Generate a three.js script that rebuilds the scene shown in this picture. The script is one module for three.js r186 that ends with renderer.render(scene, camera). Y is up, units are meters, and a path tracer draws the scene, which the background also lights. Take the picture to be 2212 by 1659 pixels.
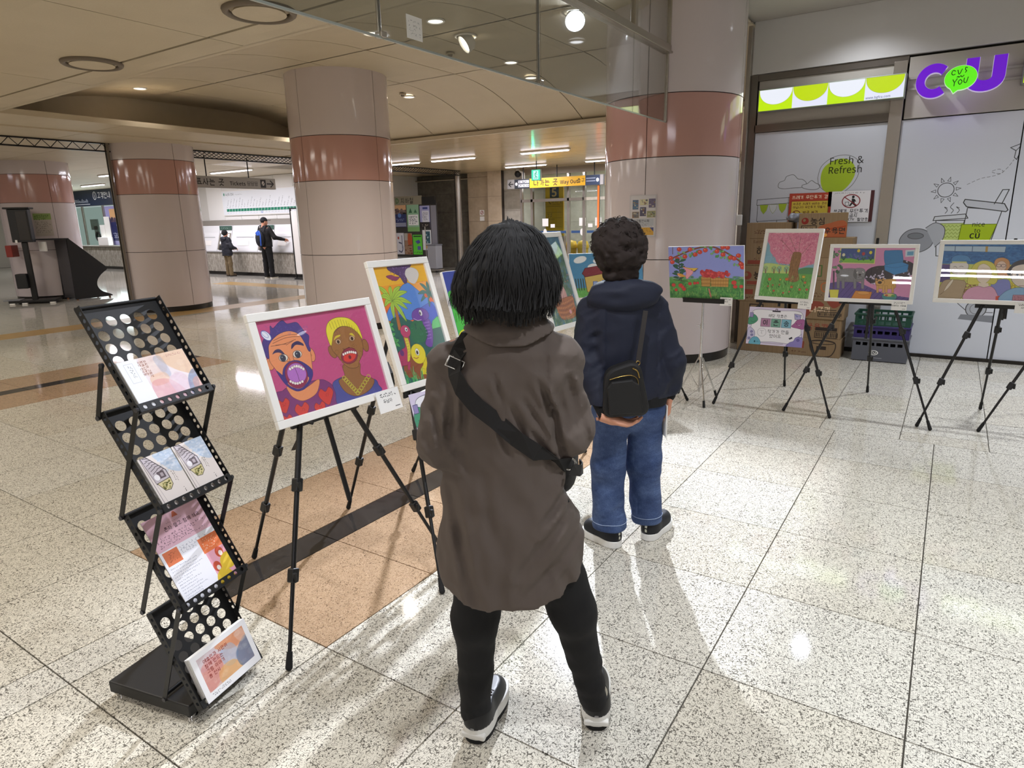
import * as THREE from 'three';
import { RoundedBoxGeometry } from 'three/addons/geometries/RoundedBoxGeometry.js';
import { mergeGeometries } from 'three/addons/utils/BufferGeometryUtils.js';
import { RectAreaLightUniformsLib } from 'three/addons/lights/RectAreaLightUniformsLib.js';
import { FontLoader } from 'three/addons/loaders/FontLoader.js';
import { TextGeometry } from 'three/addons/geometries/TextGeometry.js';

// ---------------------------------------------------------------- camera, background, exposure
const scene = new THREE.Scene();
scene.background = new THREE.Color(0x000000);
const camera = new THREE.PerspectiveCamera(60.68, 2212 / 1659, 0.05, 120);
camera.rotation.order = 'YXZ';
camera.position.set(1.148, 1.508, 4.962);
camera.rotation.set(THREE.MathUtils.degToRad(-14.107), THREE.MathUtils.degToRad(33.585), THREE.MathUtils.degToRad(-1.273));
const renderer = new THREE.WebGLRenderer({ antialias: true });
renderer.toneMapping = THREE.LinearToneMapping;
renderer.toneMappingExposure = 1.0;
renderer.shadowMap.enabled = true;
RectAreaLightUniformsLib.init();

// ---------------------------------------------------------------- lights of the room: position, aim, strength
const LK = 0.12; // common strength of the room lights
const NEUTRAL = 0xfff6ea, COOL = 0xf2f6ff, WARM = 0xfff3e6;
const DOWNLIGHTS = [ // recessed ceiling downlights: x, y, z, candela, colour, cone
  [-8.9, 3.45, -0.65, 110, WARM], [-4.26, 3.45, -0.64, 110, WARM], [-3.45, 3.452, -0.72, 80, NEUTRAL],
  [-4.04, 3.416, -3.5, 100, WARM], [-6.3, 3.416, -3.5, 100, WARM], [-8.6, 3.416, -3.5, 100, WARM], [-3.9, 3.474, -2.78, 25, NEUTRAL],  // unseen ones continue the far row, lighting vault and pillars
];
const STORE_LIGHTS = [ // out of view downlights in the higher ceiling, lighting shop front and floor
  [0.36, 3.5, 3.55, 130], [2.02, 3.5, 3.47, 150], [0.1, 3.5, 8.3, 130], [3.7, 3.5, 3.5, 130],
  [1.75, 3.5, -0.9, 190], [3.3, 3.5, -0.9, 150], [4.9, 3.5, -0.9, 100], [0.2, 3.5, -2.5, 40],
];
const TUBES = [ // fluorescent strips: x0, x1, y, z, nits
  [-9.47, -8.23, 2.9, -7.8, 1100], [-6.94, -5.79, 2.9, -7.8, 1100], [-4.45, -3.2, 2.9, -7.8, 1100],
  [-9.36, -8.1, 2.9, -10.8, 1100], [-6.9, -5.65, 2.9, -10.8, 1100], [-11.1, -9.9, 2.9, -7.8, 1100],
  [-18.6, -16.9, 2.9, -6.2, 1050], [-15.9, -14.2, 2.9, -6.2, 1050], [-18.6, -16.9, 2.9, -4.6, 800], [-15.9, -14.2, 2.9, -4.6, 800],
  [-23.6, -22.2, 2.9, -6.4, 900], [-26.8, -25.4, 2.9, -6.4, 900], [-20.5, -19.2, 2.9, 1.5, 900], [-16, -14.7, 2.9, 3.0, 700], [-13.4, -12.2, 2.9, 6.0, 700],  // leftmost strips out of view, placed to light the ticket hall
  [0.93, 3.6, 3.5, 8.25, 500], [0.93, 3.6, 3.5, 8.6, 500],
  [-9.6, -8.3, 2.73, -14.0, 2600], [-6.6, -5.3, 2.73, -14.0, 2600],  // unseen stairwell strips, placed to brighten the space behind the doors
];
const SOFFIT_FILL = [ // added soffit fill panels, out of view: x, y, z, nits
  [-2.2, 2.9, 4.6, 84], [-2.6, 2.9, 7.2, 84], [-5.4, 2.9, 4.3, 100], [-5.4, 2.9, 7.2, 84], [-8.2, 2.9, 3.6, 107], [-8.2, 2.9, 7.2, 84], [-12.6, 2.9, 1.6, 104], [-12.6, 2.9, 5.0, 88],
];
const ACCENT = { pos: [-2.19, 3.38, -1.32], aim: [0.35, 0, 3.0], cd: 1500 };
const ACCENT_SIDE = { pos: [-3.6, 3.4, -1.42], aim: [-6.5, 0, 2.6], cd: 60 };

// ---------------------------------------------------------------- helpers
const V = (x, y, z) => new THREE.Vector3(x, y, z);
const R = THREE.MathUtils.degToRad;
let rs = 12345;
const rnd = () => { rs = (rs + 0x6d2b79f5) | 0; let t = Math.imul(rs ^ (rs >>> 15), 1 | rs); t = (t + Math.imul(t ^ (t >>> 7), 61 | t)) ^ t; return ((t ^ (t >>> 14)) >>> 0) / 4294967296; };
const rr = (a, b) => a + (b - a) * rnd();
const lerp = (a, b, t) => a + (b - a) * t, clamp = (x, a, b) => Math.min(b, Math.max(a, x)), smooth = (t) => t * t * (3 - 2 * t);
const hash3 = (x, y, z) => { let h = Math.imul(x, 374761393) ^ Math.imul(y, 668265263) ^ Math.imul(z, 2147483647 - 1274126177); h = Math.imul(h ^ (h >>> 13), 1274126177); return ((h ^ (h >>> 16)) >>> 0) / 4294967296; };
function noise3(x, y, z) { // value noise, -1..1
  const i = Math.floor(x), j = Math.floor(y), k = Math.floor(z), u = smooth(x - i), v = smooth(y - j), w = smooth(z - k);
  const c = (a, b, d) => hash3(i + a, j + b, k + d);
  return 2 * lerp(lerp(lerp(c(0, 0, 0), c(1, 0, 0), u), lerp(c(0, 1, 0), c(1, 1, 0), u), v), lerp(lerp(c(0, 0, 1), c(1, 0, 1), u), lerp(c(0, 1, 1), c(1, 1, 1), u), v), w) - 1;
}
const used = new Map();
const numbered = (n) => { const k = used.get(n) || 0; used.set(n, k + 1); return k ? n + '_' + String(k).padStart(3, '0') : n; };
function mat(color, roughness = 0.6, o = {}) { return new THREE.MeshStandardMaterial({ color, roughness, ...o }); }
function pmat(color, roughness = 0.6, o = {}) { return new THREE.MeshPhysicalMaterial({ color, roughness, ...o }); }
function shade(m) { m.castShadow = m.receiveShadow = true; return m; }
function thing(name, label, category, pos = [0, 0, 0], turn = 0, group) {
  const o = new THREE.Group(); o.name = numbered(name); o.position.set(...pos); o.rotation.y = turn;
  o.userData = { label, category }; if (group) o.userData.group = group;
  scene.add(o); return o;
}
function part(parent, name, geo, material, label) {
  const m = shade(new THREE.Mesh(Array.isArray(geo) ? merged(geo) : geo, material)); m.name = numbered(name);
  if (label) m.userData.label = label;
  parent.add(m); return m;
}
function sub(parent, name) { const g = new THREE.Group(); g.name = numbered(name); parent.add(g); return g; }
function solo(name, geo, material, label, category, group) {
  const m = part(scene, name, geo, material); m.userData = { label, category }; if (group) m.userData.group = group; return m;
}
function struct(name, geo, material) {
  let m;
  if (geo) m = part(scene, name, geo, material); else { m = new THREE.Group(); m.name = numbered(name); scene.add(m); }
  m.userData.kind = 'structure'; return m;
}
const plain = (g) => { const h = g.index ? g.toNonIndexed() : g; for (const k of Object.keys(h.attributes)) if (!['position', 'normal', 'uv'].includes(k)) h.deleteAttribute(k); return h; };
const merged = (list) => mergeGeometries(list.map(plain));
const box = (w, h, d, x = 0, y = 0, z = 0, ry = 0, rx = 0, rz = 0) => { const g = new THREE.BoxGeometry(w, h, d); if (rz) g.rotateZ(rz); if (rx) g.rotateX(rx); if (ry) g.rotateY(ry); return g.translate(x, y, z); };
const rbox = (w, h, d, r, x = 0, y = 0, z = 0, ry = 0) => { const g = new RoundedBoxGeometry(w, h, d, 2, Math.min(r, w / 2.01, h / 2.01, d / 2.01)); if (ry) g.rotateY(ry); return g.translate(x, y, z); };
const span = (x0, x1, y0, y1, z0, z1) => box(Math.abs(x1 - x0), Math.abs(y1 - y0), Math.abs(z1 - z0), (x0 + x1) / 2, (y0 + y1) / 2, (z0 + z1) / 2);
function rod(a, b, r0, r1 = r0, seg = 10) { // tapered round bar between two points
  a = Array.isArray(a) ? V(...a) : a; b = Array.isArray(b) ? V(...b) : b;
  const d = b.clone().sub(a), L = d.length(), g = new THREE.CylinderGeometry(r1, r0, L, seg);
  g.translate(0, L / 2, 0).applyQuaternion(new THREE.Quaternion().setFromUnitVectors(V(0, 1, 0), d.normalize())); return g.translate(a.x, a.y, a.z);
}
function flatBar(a, b, w, t, side) { // flat bar from a to b, its wide face square to "side"
  a = V(...a); b = V(...b); const d = b.clone().sub(a), L = d.length(), y = d.normalize(), z = V(...side).addScaledVector(y, -V(...side).dot(y)).normalize(), x = y.clone().cross(z);
  return new THREE.BoxGeometry(w, L, t).applyMatrix4(new THREE.Matrix4().makeBasis(x, y, z).setPosition(a.clone().add(b).multiplyScalar(0.5)));
}
const tube = (pts, r, n = 24, seg = 8, closed = false) => new THREE.TubeGeometry(new THREE.CatmullRomCurve3(pts.map((p) => Array.isArray(p) ? V(...p) : p), closed), n, r, seg, closed);
const disc = (r, h, x, y, z, seg = 28) => new THREE.CylinderGeometry(r, r, h, seg).translate(x, y, z);
const poly = (pts) => { const s = new THREE.Shape(); pts.forEach((p, i) => (i ? s.lineTo(...p) : s.moveTo(...p))); s.closePath(); return s; };
const extr = (s, depth, bev = 0) => new THREE.ExtrudeGeometry(s, { depth, bevelEnabled: bev > 0, bevelSize: bev, bevelThickness: bev, bevelSegments: 2, curveSegments: 16 });
function band(pts, w) { // ribbon solid along points: pts [[pos, normal]], thin strap 2.5 mm thick
  const P = [], I = []; const n = pts.length, T = 0.0028;
  for (let i = 0; i < n; i++) {
    const p = V(...pts[i][0]), q = V(...pts[Math.min(n - 1, i + 1)][0]).sub(V(...pts[Math.max(0, i - 1)][0])).normalize(), nn = V(...pts[i][1]).normalize(), s = q.clone().cross(nn).normalize();
    for (const [a, b] of [[-1, 0], [1, 0], [1, 1], [-1, 1]]) { const v = p.clone().addScaledVector(s, a * w / 2).addScaledVector(nn, b * T); P.push(v.x, v.y, v.z); }
  }
  for (let i = 0; i + 1 < n; i++) for (let k = 0; k < 4; k++) { const a = i * 4 + k, b = i * 4 + (k + 1) % 4; I.push(a, a + 4, b, b, a + 4, b + 4); }
  I.push(0, 1, 2, 0, 2, 3, n * 4 - 4, n * 4 - 2, n * 4 - 3, n * 4 - 4, n * 4 - 1, n * 4 - 2);
  const g = new THREE.BufferGeometry(); g.setAttribute('position', new THREE.Float32BufferAttribute(P, 3)); g.setIndex(I);
  const f = g.toNonIndexed(); f.computeVertexNormals(); f.setAttribute('uv', new THREE.Float32BufferAttribute(new Float32Array(f.attributes.position.count * 2), 2)); return f;
}

// ---- signed-distance modelling: naive surface nets
function nets(fn, lo, hi, cell) {
  const nx = Math.ceil((hi[0] - lo[0]) / cell) + 1, ny = Math.ceil((hi[1] - lo[1]) / cell) + 1, nz = Math.ceil((hi[2] - lo[2]) / cell) + 1;
  const f = new Float32Array(nx * ny * nz), id = (i, j, k) => i + nx * (j + ny * k);
  for (let k = 0; k < nz; k++) for (let j = 0; j < ny; j++) for (let i = 0; i < nx; i++) f[id(i, j, k)] = fn(lo[0] + i * cell, lo[1] + j * cell, lo[2] + k * cell);
  const vert = new Int32Array(nx * ny * nz).fill(-1), P = [], I = [], E = [[0, 1], [2, 3], [4, 5], [6, 7], [0, 2], [1, 3], [4, 6], [5, 7], [0, 4], [1, 5], [2, 6], [3, 7]];
  const c = new Float32Array(8);
  for (let k = 0; k + 1 < nz; k++) for (let j = 0; j + 1 < ny; j++) for (let i = 0; i + 1 < nx; i++) {
    let m = 0; for (let q = 0; q < 8; q++) { c[q] = f[id(i + (q & 1), j + ((q >> 1) & 1), k + (q >> 2))]; if (c[q] < 0) m |= 1 << q; }
    if (m === 0 || m === 255) continue;
    let x = 0, y = 0, z = 0, n = 0;
    for (const [a, b] of E) if ((c[a] < 0) !== (c[b] < 0)) { const t = c[a] / (c[a] - c[b]); x += lerp(a & 1, b & 1, t); y += lerp((a >> 1) & 1, (b >> 1) & 1, t); z += lerp(a >> 2, b >> 2, t); n++; }
    vert[id(i, j, k)] = P.length / 3; P.push(lo[0] + (i + x / n) * cell, lo[1] + (j + y / n) * cell, lo[2] + (k + z / n) * cell);
  }
  const quad = (a, b, d, e, flip) => flip ? I.push(a, d, b, a, e, d) : I.push(a, b, d, a, d, e);
  for (let k = 1; k + 1 < nz; k++) for (let j = 1; j + 1 < ny; j++) for (let i = 1; i + 1 < nx; i++) {
    const s = f[id(i, j, k)] < 0;
    if (s !== f[id(i + 1, j, k)] < 0) quad(vert[id(i, j - 1, k - 1)], vert[id(i, j, k - 1)], vert[id(i, j, k)], vert[id(i, j - 1, k)], !s);
    if (s !== f[id(i, j + 1, k)] < 0) quad(vert[id(i - 1, j, k - 1)], vert[id(i - 1, j, k)], vert[id(i, j, k)], vert[id(i, j, k - 1)], !s);
    if (s !== f[id(i, j, k + 1)] < 0) quad(vert[id(i - 1, j - 1, k)], vert[id(i, j - 1, k)], vert[id(i, j, k)], vert[id(i - 1, j, k)], !s);
  }
  const g = new THREE.BufferGeometry(); g.setAttribute('position', new THREE.Float32BufferAttribute(P, 3)); g.setIndex(I); g.computeVertexNormals();
  const uv = new Float32Array(P.length / 3 * 2); for (let i = 0; i < P.length / 3; i++) { uv[2 * i] = P[3 * i] + P[3 * i + 2]; uv[2 * i + 1] = P[3 * i + 1]; } g.setAttribute('uv', new THREE.BufferAttribute(uv, 2));
  return g;
}
const smin = (a, b, k) => { const h = Math.max(k - Math.abs(a - b), 0) / k; return Math.min(a, b) - h * h * k * 0.25; };
function cap(x, y, z, a, b, ra, rb) { // distance to a tapered capsule
  const dx = b[0] - a[0], dy = b[1] - a[1], dz = b[2] - a[2], px = x - a[0], py = y - a[1], pz = z - a[2];
  const t = clamp((px * dx + py * dy + pz * dz) / (dx * dx + dy * dy + dz * dz + 1e-9), 0, 1);
  return Math.hypot(px - t * dx, py - t * dy, pz - t * dz) - lerp(ra, rb, t);
}
const ell = (x, y, z, c, r) => { const k = Math.hypot((x - c[0]) / r[0], (y - c[1]) / r[1], (z - c[2]) / r[2]); return (k - 1) * Math.min(r[0], r[1], r[2]); };
function loft(x, y, z, S) { // sections from low to high: [h, xc, zc, a, b]
  let i = 0; while (i < S.length - 2 && y > S[i + 1][0]) i++;
  const A = S[i], B = S[i + 1], t = smooth(clamp((y - A[0]) / (B[0] - A[0]), 0, 1)), l = (k) => lerp(A[k], B[k], t), a = l(3), b = l(4);
  const d = (Math.pow(Math.pow(Math.abs(x - l(1)) / a, 2.3) + Math.pow(Math.abs(z - l(2)) / b, 2.3), 1 / 2.3) - 1) * Math.min(a, b);
  return Math.max(d, S[0][0] - y, y - S[S.length - 1][0]);
}

// ---- canvas prints
const texCache = [];
function print(w, h, draw, o = {}) {
  const c = document.createElement('canvas'); c.width = w; c.height = h; const x = c.getContext('2d'); x.lineJoin = x.lineCap = 'round'; draw(x, w, h);
  const t = new THREE.CanvasTexture(c); t.colorSpace = THREE.SRGBColorSpace; t.anisotropy = 8; Object.assign(t, o); texCache.push(t); return t;
}
const prn = (w, h, draw, rough = 0.7, o = {}) => new THREE.MeshStandardMaterial({ map: print(w, h, draw), roughness: rough, ...o });
function facePlate(w, h, d, x = 0, y = 0, z = 0) { // thin board whose front (+z) carries the whole print; the other faces take its first pixels
  const g = new THREE.BoxGeometry(w, h, d), uv = g.attributes.uv; for (let i = 0; i < uv.count; i++) if (i < 16 || i > 19) uv.setXY(i, 0.002, 0.998);
  return g.translate(x, y, z);
}
// shapes for drawing
const P2 = (x, pts, fill, stroke, lw = 2, close = true) => { x.beginPath(); pts.forEach((p, i) => (i ? x.lineTo(p[0], p[1]) : x.moveTo(p[0], p[1]))); if (close) x.closePath(); if (fill) { x.fillStyle = fill; x.fill(); } if (stroke) { x.strokeStyle = stroke; x.lineWidth = lw; x.stroke(); } };
function blob(x, pts, fill, stroke, lw = 2, close = true) { // smooth closed or open curve through points
  const n = pts.length, g = (i) => close ? pts[(i + n) % n] : pts[clamp(i, 0, n - 1)]; x.beginPath(); x.moveTo(...pts[0]);
  for (let i = 0; i < (close ? n : n - 1); i++) { const a = g(i - 1), b = g(i), c = g(i + 1), d = g(i + 2); x.bezierCurveTo(b[0] + (c[0] - a[0]) / 6, b[1] + (c[1] - a[1]) / 6, c[0] - (d[0] - b[0]) / 6, c[1] - (d[1] - b[1]) / 6, c[0], c[1]); }
  if (fill) { x.fillStyle = fill; x.fill(); } if (stroke) { x.strokeStyle = stroke; x.lineWidth = lw; x.stroke(); }
}
const oval = (x, cx, cy, rx, ry, fill, stroke, lw = 2, rot = 0) => { x.beginPath(); x.ellipse(cx, cy, rx, ry, rot, 0, 7); if (fill) { x.fillStyle = fill; x.fill(); } if (stroke) { x.strokeStyle = stroke; x.lineWidth = lw; x.stroke(); } };
const rect = (x, a, b, w, h, fill, stroke, lw = 2) => { if (fill) { x.fillStyle = fill; x.fillRect(a, b, w, h); } if (stroke) { x.strokeStyle = stroke; x.lineWidth = lw; x.strokeRect(a, b, w, h); } };
function pencil(x, w, h, n, amp = 0.1) { for (let i = 0; i < n; i++) { const px = rnd() * w, py = rnd() * h, a = rr(-1.2, 0.2), l = rr(8, 34), d = rnd() < 0.5; x.strokeStyle = d ? `rgba(0,0,0,${amp * rnd()})` : `rgba(255,255,255,${amp * 1.3 * rnd()})`; x.lineWidth = rr(0.7, 2.2); x.beginPath(); x.moveTo(px, py); x.lineTo(px + Math.cos(a) * l, py + Math.sin(a) * l); x.stroke(); } }
function type(x, s, px, py, size, fill = '#111', font = 'sans-serif', weight = '') { x.fillStyle = fill; x.font = `${weight} ${size}px ${font}`; x.textBaseline = 'alphabetic'; x.fillText(s, px, py); }
// Hangul drawn from strokes
const J = {
  'ㄱ': [[0, .1, 1, .1, .9, .6, .55, 1]], 'ㄴ': [[.05, 0, .05, .9, 1, .9]], 'ㄷ': [[1, .08, .08, .08, .08, .92, 1, .92]], 'ㄹ': [[0, .05, .95, .05, .95, .5, .05, .5, .05, .95, 1, .95]],
  'ㅁ': [[.08, .08, .92, .08, .92, .92, .08, .92, .08, .08]], 'ㅂ': [[.1, 0, .1, .95, .9, .95, .9, 0], [.1, .5, .9, .5]], 'ㅅ': [[.5, 0, .45, .4, 0, 1], [.48, .4, 1, 1]], 'ㅇ': ['o'],
  'ㅈ': [[.05, .1, .95, .1], [.5, .1, .45, .5, 0, 1], [.48, .5, 1, 1]], 'ㅊ': [[.35, 0, .65, 0], [.05, .25, .95, .25], [.5, .25, .45, .55, 0, 1], [.48, .55, 1, 1]], 'ㅋ': [[0, .05, 1, .05, .9, .6, .5, 1], [.05, .48, .92, .48]],
  'ㅌ': [[1, .05, .08, .05, .08, .95, 1, .95], [.1, .5, .9, .5]], 'ㅍ': [[.05, .08, .95, .08], [.3, .08, .3, .9], [.7, .08, .7, .9], [0, .92, 1, .92]], 'ㅎ': [[.35, 0, .65, 0], [.05, .22, .95, .22], 'h'],
};
const LEAD = 'ㄱ ㄱㄱ ㄴ ㄷ ㄷㄷ ㄹ ㅁ ㅂ ㅂㅂ ㅅ ㅅㅅ ㅇ ㅈ ㅈㅈ ㅊ ㅋ ㅌ ㅍ ㅎ'.split(' '), TAIL = ' |ㄱ|ㄱㄱ|ㄱㅅ|ㄴ|ㄴㅈ|ㄴㅎ|ㄷ|ㄹ|ㄹㄱ|ㄹㅁ|ㄹㅂ|ㄹㅅ|ㄹㅌ|ㄹㅍ|ㄹㅎ|ㅁ|ㅂ|ㅂㅅ|ㅅ|ㅅㅅ|ㅇ|ㅈ|ㅊ|ㅋ|ㅌ|ㅍ|ㅎ'.split('|');
// vowels: v = upright strokes, h = lying strokes (unit box)
const v1 = [[.4, 0, .4, 1]], v2 = [[.3, 0, .3, 1], [.8, 0, .8, 1]], h0 = [[0, .7, 1, .7]];
const VOW = [[[...v1, [.4, .5, .95, .5]]], [[...v2, [.3, .5, .8, .5]]], [[...v1, [.4, .35, .95, .35], [.4, .65, .95, .65]]], [[...v2, [.3, .35, .8, .35], [.3, .65, .8, .65]]], [[...v1.map(() => [.7, 0, .7, 1]), [.1, .5, .7, .5]]], [[[.5, 0, .5, 1], [.95, 0, .95, 1], [0, .5, .5, .5]]], [[[.7, 0, .7, 1], [.1, .35, .7, .35], [.1, .65, .7, .65]]], [[[.5, 0, .5, 1], [.95, 0, .95, 1], [0, .35, .5, .35], [0, .65, .5, .65]]],
  [null, [...h0, [.5, .05, .5, .7]]], [[...v1, [.4, .5, .95, .5]], [...h0, [.5, .05, .5, .7]]], [[...v2, [.3, .5, .8, .5]], [...h0, [.5, .05, .5, .7]]], [v1, [...h0, [.5, .05, .5, .7]]], [null, [...h0, [.3, .05, .3, .7], [.7, .05, .7, .7]]], [null, [[0, .3, 1, .3], [.5, .3, .5, 1]]], [[[.7, 0, .7, 1], [.1, .6, .7, .6]], [[0, .3, 1, .3], [.5, .3, .5, 1]]], [[[.5, 0, .5, 1], [.95, 0, .95, 1], [0, .6, .5, .6]], [[0, .3, 1, .3], [.5, .3, .5, 1]]], [v1, [[0, .3, 1, .3], [.5, .3, .5, 1]]], [null, [[0, .3, 1, .3], [.3, .3, .3, 1], [.7, .3, .7, 1]]], [null, h0], [v1, h0], [v1]];
function hangul(x, text, px, py, size, color = '#111', weight = 0.1) { // px, py = top left
  x.strokeStyle = color; x.lineWidth = size * weight; x.lineCap = 'butt'; x.lineJoin = 'miter';
  const put = (strokes, bx, by, bw, bh) => strokes.forEach((s) => {
    x.beginPath();
    if (s === 'o') x.ellipse(bx + bw / 2, by + bh / 2, bw * .42, bh * .46, 0, 0, 7); else if (s === 'h') x.ellipse(bx + bw / 2, by + bh * .68, bw * .33, bh * .28, 0, 0, 7);
    else for (let i = 0; i < s.length; i += 2) (i ? x.lineTo : x.moveTo).call(x, bx + s[i] * bw, by + s[i + 1] * bh);
    x.stroke();
  });
  const jam = (str, bx, by, bw, bh) => { const n = str.length; [...str].forEach((ch, i) => put(J[ch] || [], bx + bw * i / n + (i ? bw * .06 : 0), by, bw / n * (n > 1 ? .86 : 1), bh)); };
  for (const ch of text) {
    const c = ch.charCodeAt(0) - 0xac00;
    if (ch === ' ') { px += size * 0.45; continue; }
    if (c < 0 || c > 11171) { type(x, ch, px, py + size * .88, size * 0.95, color, 'sans-serif', 'bold'); px += x.measureText(ch).width + size * .04; continue; }
    const l = LEAD[Math.floor(c / 588)], [vv, hv] = VOW[Math.floor(c / 28) % 21], t = TAIL[c % 28].trim(), S = (a) => a * size;
    const H = t ? .56 : .95;
    if (hv && !vv) { jam(l, px + S(.2), py + S(.02), S(.6), S(H * .52)); put(hv, px + S(.04), py + S(H * .56), S(.92), S(H * .4)); }
    else if (hv) { jam(l, px + S(.08), py + S(.02), S(.5), S(H * .5)); put(hv, px + S(.02), py + S(H * .54), S(.6), S(H * .4)); put(vv, px + S(.62), py, S(.34), S(H)); }
    else { jam(l, px + S(.06), py + S(H * .08), S(.5), S(H * .8)); put(vv, px + S(.6), py, S(.36), S(H)); }
    if (t) jam(t, px + S(.18), py + S(.64), S(.66), S(.34));
    px += size * 1.04;
  }
  x.lineCap = x.lineJoin = 'round'; return px;
}
const scrawl = (x, px, py, w, lines, lh, color = '#333', lw = 1.6) => { x.strokeStyle = color; x.lineWidth = lw; for (let i = 0; i < lines; i++) { let q = px; const end = px + w * rr(.7, 1); while (q < end) { const l = rr(lh * .5, lh * 1.6); for (let m = 0; m < 3; m++) { x.beginPath(); const a = q + rnd() * l, b = py + i * lh + rr(-.3, .3) * lh; x.moveTo(a, b); x.lineTo(a + rr(-.3, .5) * lh, b + rr(-.3, .3) * lh); x.stroke(); } q += l + lh * .45; } } };
// ---------------------------------------------------------------- materials
function granite(base, dark, dens, seed, mid) {
  const n = 1024, d = new Uint8Array(n * n * 4);
  for (let j = 0; j < n; j++) for (let i = 0; i < n; i++) {
    const a = noise3(i / 9.5 + seed, j / 9.5, seed * 3), b = noise3(i / 5.2 + 40, j / 5.2, seed), c = noise3(i / 34, j / 34, seed + 9), w = Math.abs(a + b * .35), k = clamp((dens + c * .05 - w) / .07, 0, 1), s = hash3(i, j, seed) * 10 - 5, g = noise3(i / 17 + 7, j / 17, seed + 3) * 7;
    const o = (j * n + i) * 4; for (let q = 0; q < 3; q++) d[o + q] = clamp(lerp(base[q] + g + (b > .55 ? mid[q] : 0), dark[q], k * .82) + s, 0, 255); d[o + 3] = 255;
  }
  const t = new THREE.DataTexture(d, n, n); t.colorSpace = THREE.SRGBColorSpace; t.wrapS = t.wrapT = THREE.RepeatWrapping; t.magFilter = THREE.LinearFilter; t.minFilter = THREE.LinearMipmapLinearFilter; t.generateMipmaps = true; t.needsUpdate = true; return t;
}
function cloudy(base, amp, sx, sy, seed, n = 512, fine = 4) { // soft mottling
  const d = new Uint8Array(n * n * 4);
  for (let j = 0; j < n; j++) for (let i = 0; i < n; i++) { const v = noise3(i / sx, j / sy, seed) * .6 + noise3(i / sx * 3.1, j / sy * 3.1, seed + 5) * .4, s = (hash3(i, j, seed) - .5) * fine, o = (j * n + i) * 4; for (let q = 0; q < 3; q++) d[o + q] = clamp(base[q] + v * amp + s, 0, 255); d[o + 3] = 255; }
  const t = new THREE.DataTexture(d, n, n); t.colorSpace = THREE.SRGBColorSpace; t.wrapS = t.wrapT = THREE.RepeatWrapping; t.magFilter = THREE.LinearFilter; t.minFilter = THREE.LinearMipmapLinearFilter; t.generateMipmaps = true; t.needsUpdate = true; return t;
}
const GL = 0.07;
const whiteTile = mat(0xffffff, GL, { map: granite([212, 208, 195], [74, 71, 65], .18, 3, [-14, -14, -14]) });
const whiteTile2 = mat(0xfaf8f4, GL, { map: whiteTile.map });
const brownTile = mat(0xffffff, GL, { map: granite([174, 148, 120], [86, 68, 52], .13, 17, [-14, -16, -14]) });
const blackTile = mat(0xffffff, GL, { map: cloudy([50, 47, 45], 6, 14, 14, 5, 256, 14) });
const tactileTile = mat(0xa98a55, .3);
const grout = mat(0x4d483f, .9);
const ceilTex = cloudy([198, 186, 162], 5, 120, 120, 2, 512, 6);
const ceilM = mat(0xffffff, .55, { map: ceilTex });
const ceilDark = mat(0x4a4238, .9);
const storeCeil = mat(0xb3aea6, .6);
const metalCeil = mat(0xd9c198, .2, { metalness: .25 });
const enamel = mat(0xcdc2c1, .09), enamelPink = mat(0xb98f85, .09), colCore = mat(0x2a2523, .8), plinthM = mat(0x1d1a19, .25);
const stainless = mat(0xb3aca2, .26, { metalness: .75 }), stainDark = mat(0x7a736b, .28, { metalness: .7 }), chrome = mat(0xd8d8d8, .08, { metalness: 1 });
const blackMetal = mat(0x0b0b0c, .38), blackPlastic = mat(0x0d0d0e, .45), blackSatin = mat(0x141415, .5), rubber = mat(0x101010, .8);
const whitePaint = mat(0xf4f2ec, .45), paper = mat(0xf2f0ea, .75), card = mat(0xf6f5f2, .7);
const glassM = pmat(0xdfe6e2, .02, { transmission: 1, thickness: 0, ior: 1.5 });
const smokeGlass = pmat(0xdcdedc, .03, { transmission: 1, thickness: 0, ior: 1.52 });
const acrylic = pmat(0xffffff, .004, { transmission: 1, thickness: 0, ior: 1.45 });
const wallPaint = mat(0xb9b2a6, .7), stoneTan = mat(0xffffff, .3, { map: cloudy([186, 168, 142], 12, 60, 60, 21) }), stoneGrey = mat(0xffffff, .3, { map: cloudy([172, 166, 152], 16, 70, 50, 22) }), stoneDark = mat(0xffffff, .35, { map: cloudy([104, 99, 88], 16, 60, 40, 23) });
const marble = mat(0xffffff, .2, { map: cloudy([166, 160, 148], 46, 12, 70, 24, 512, 6) });
const panelWhite = mat(0xb9bbc0, .16), fasciaGrey = mat(0xcfcdca, .5), fasciaBeige = mat(0xb9b3a8, .45);

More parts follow.
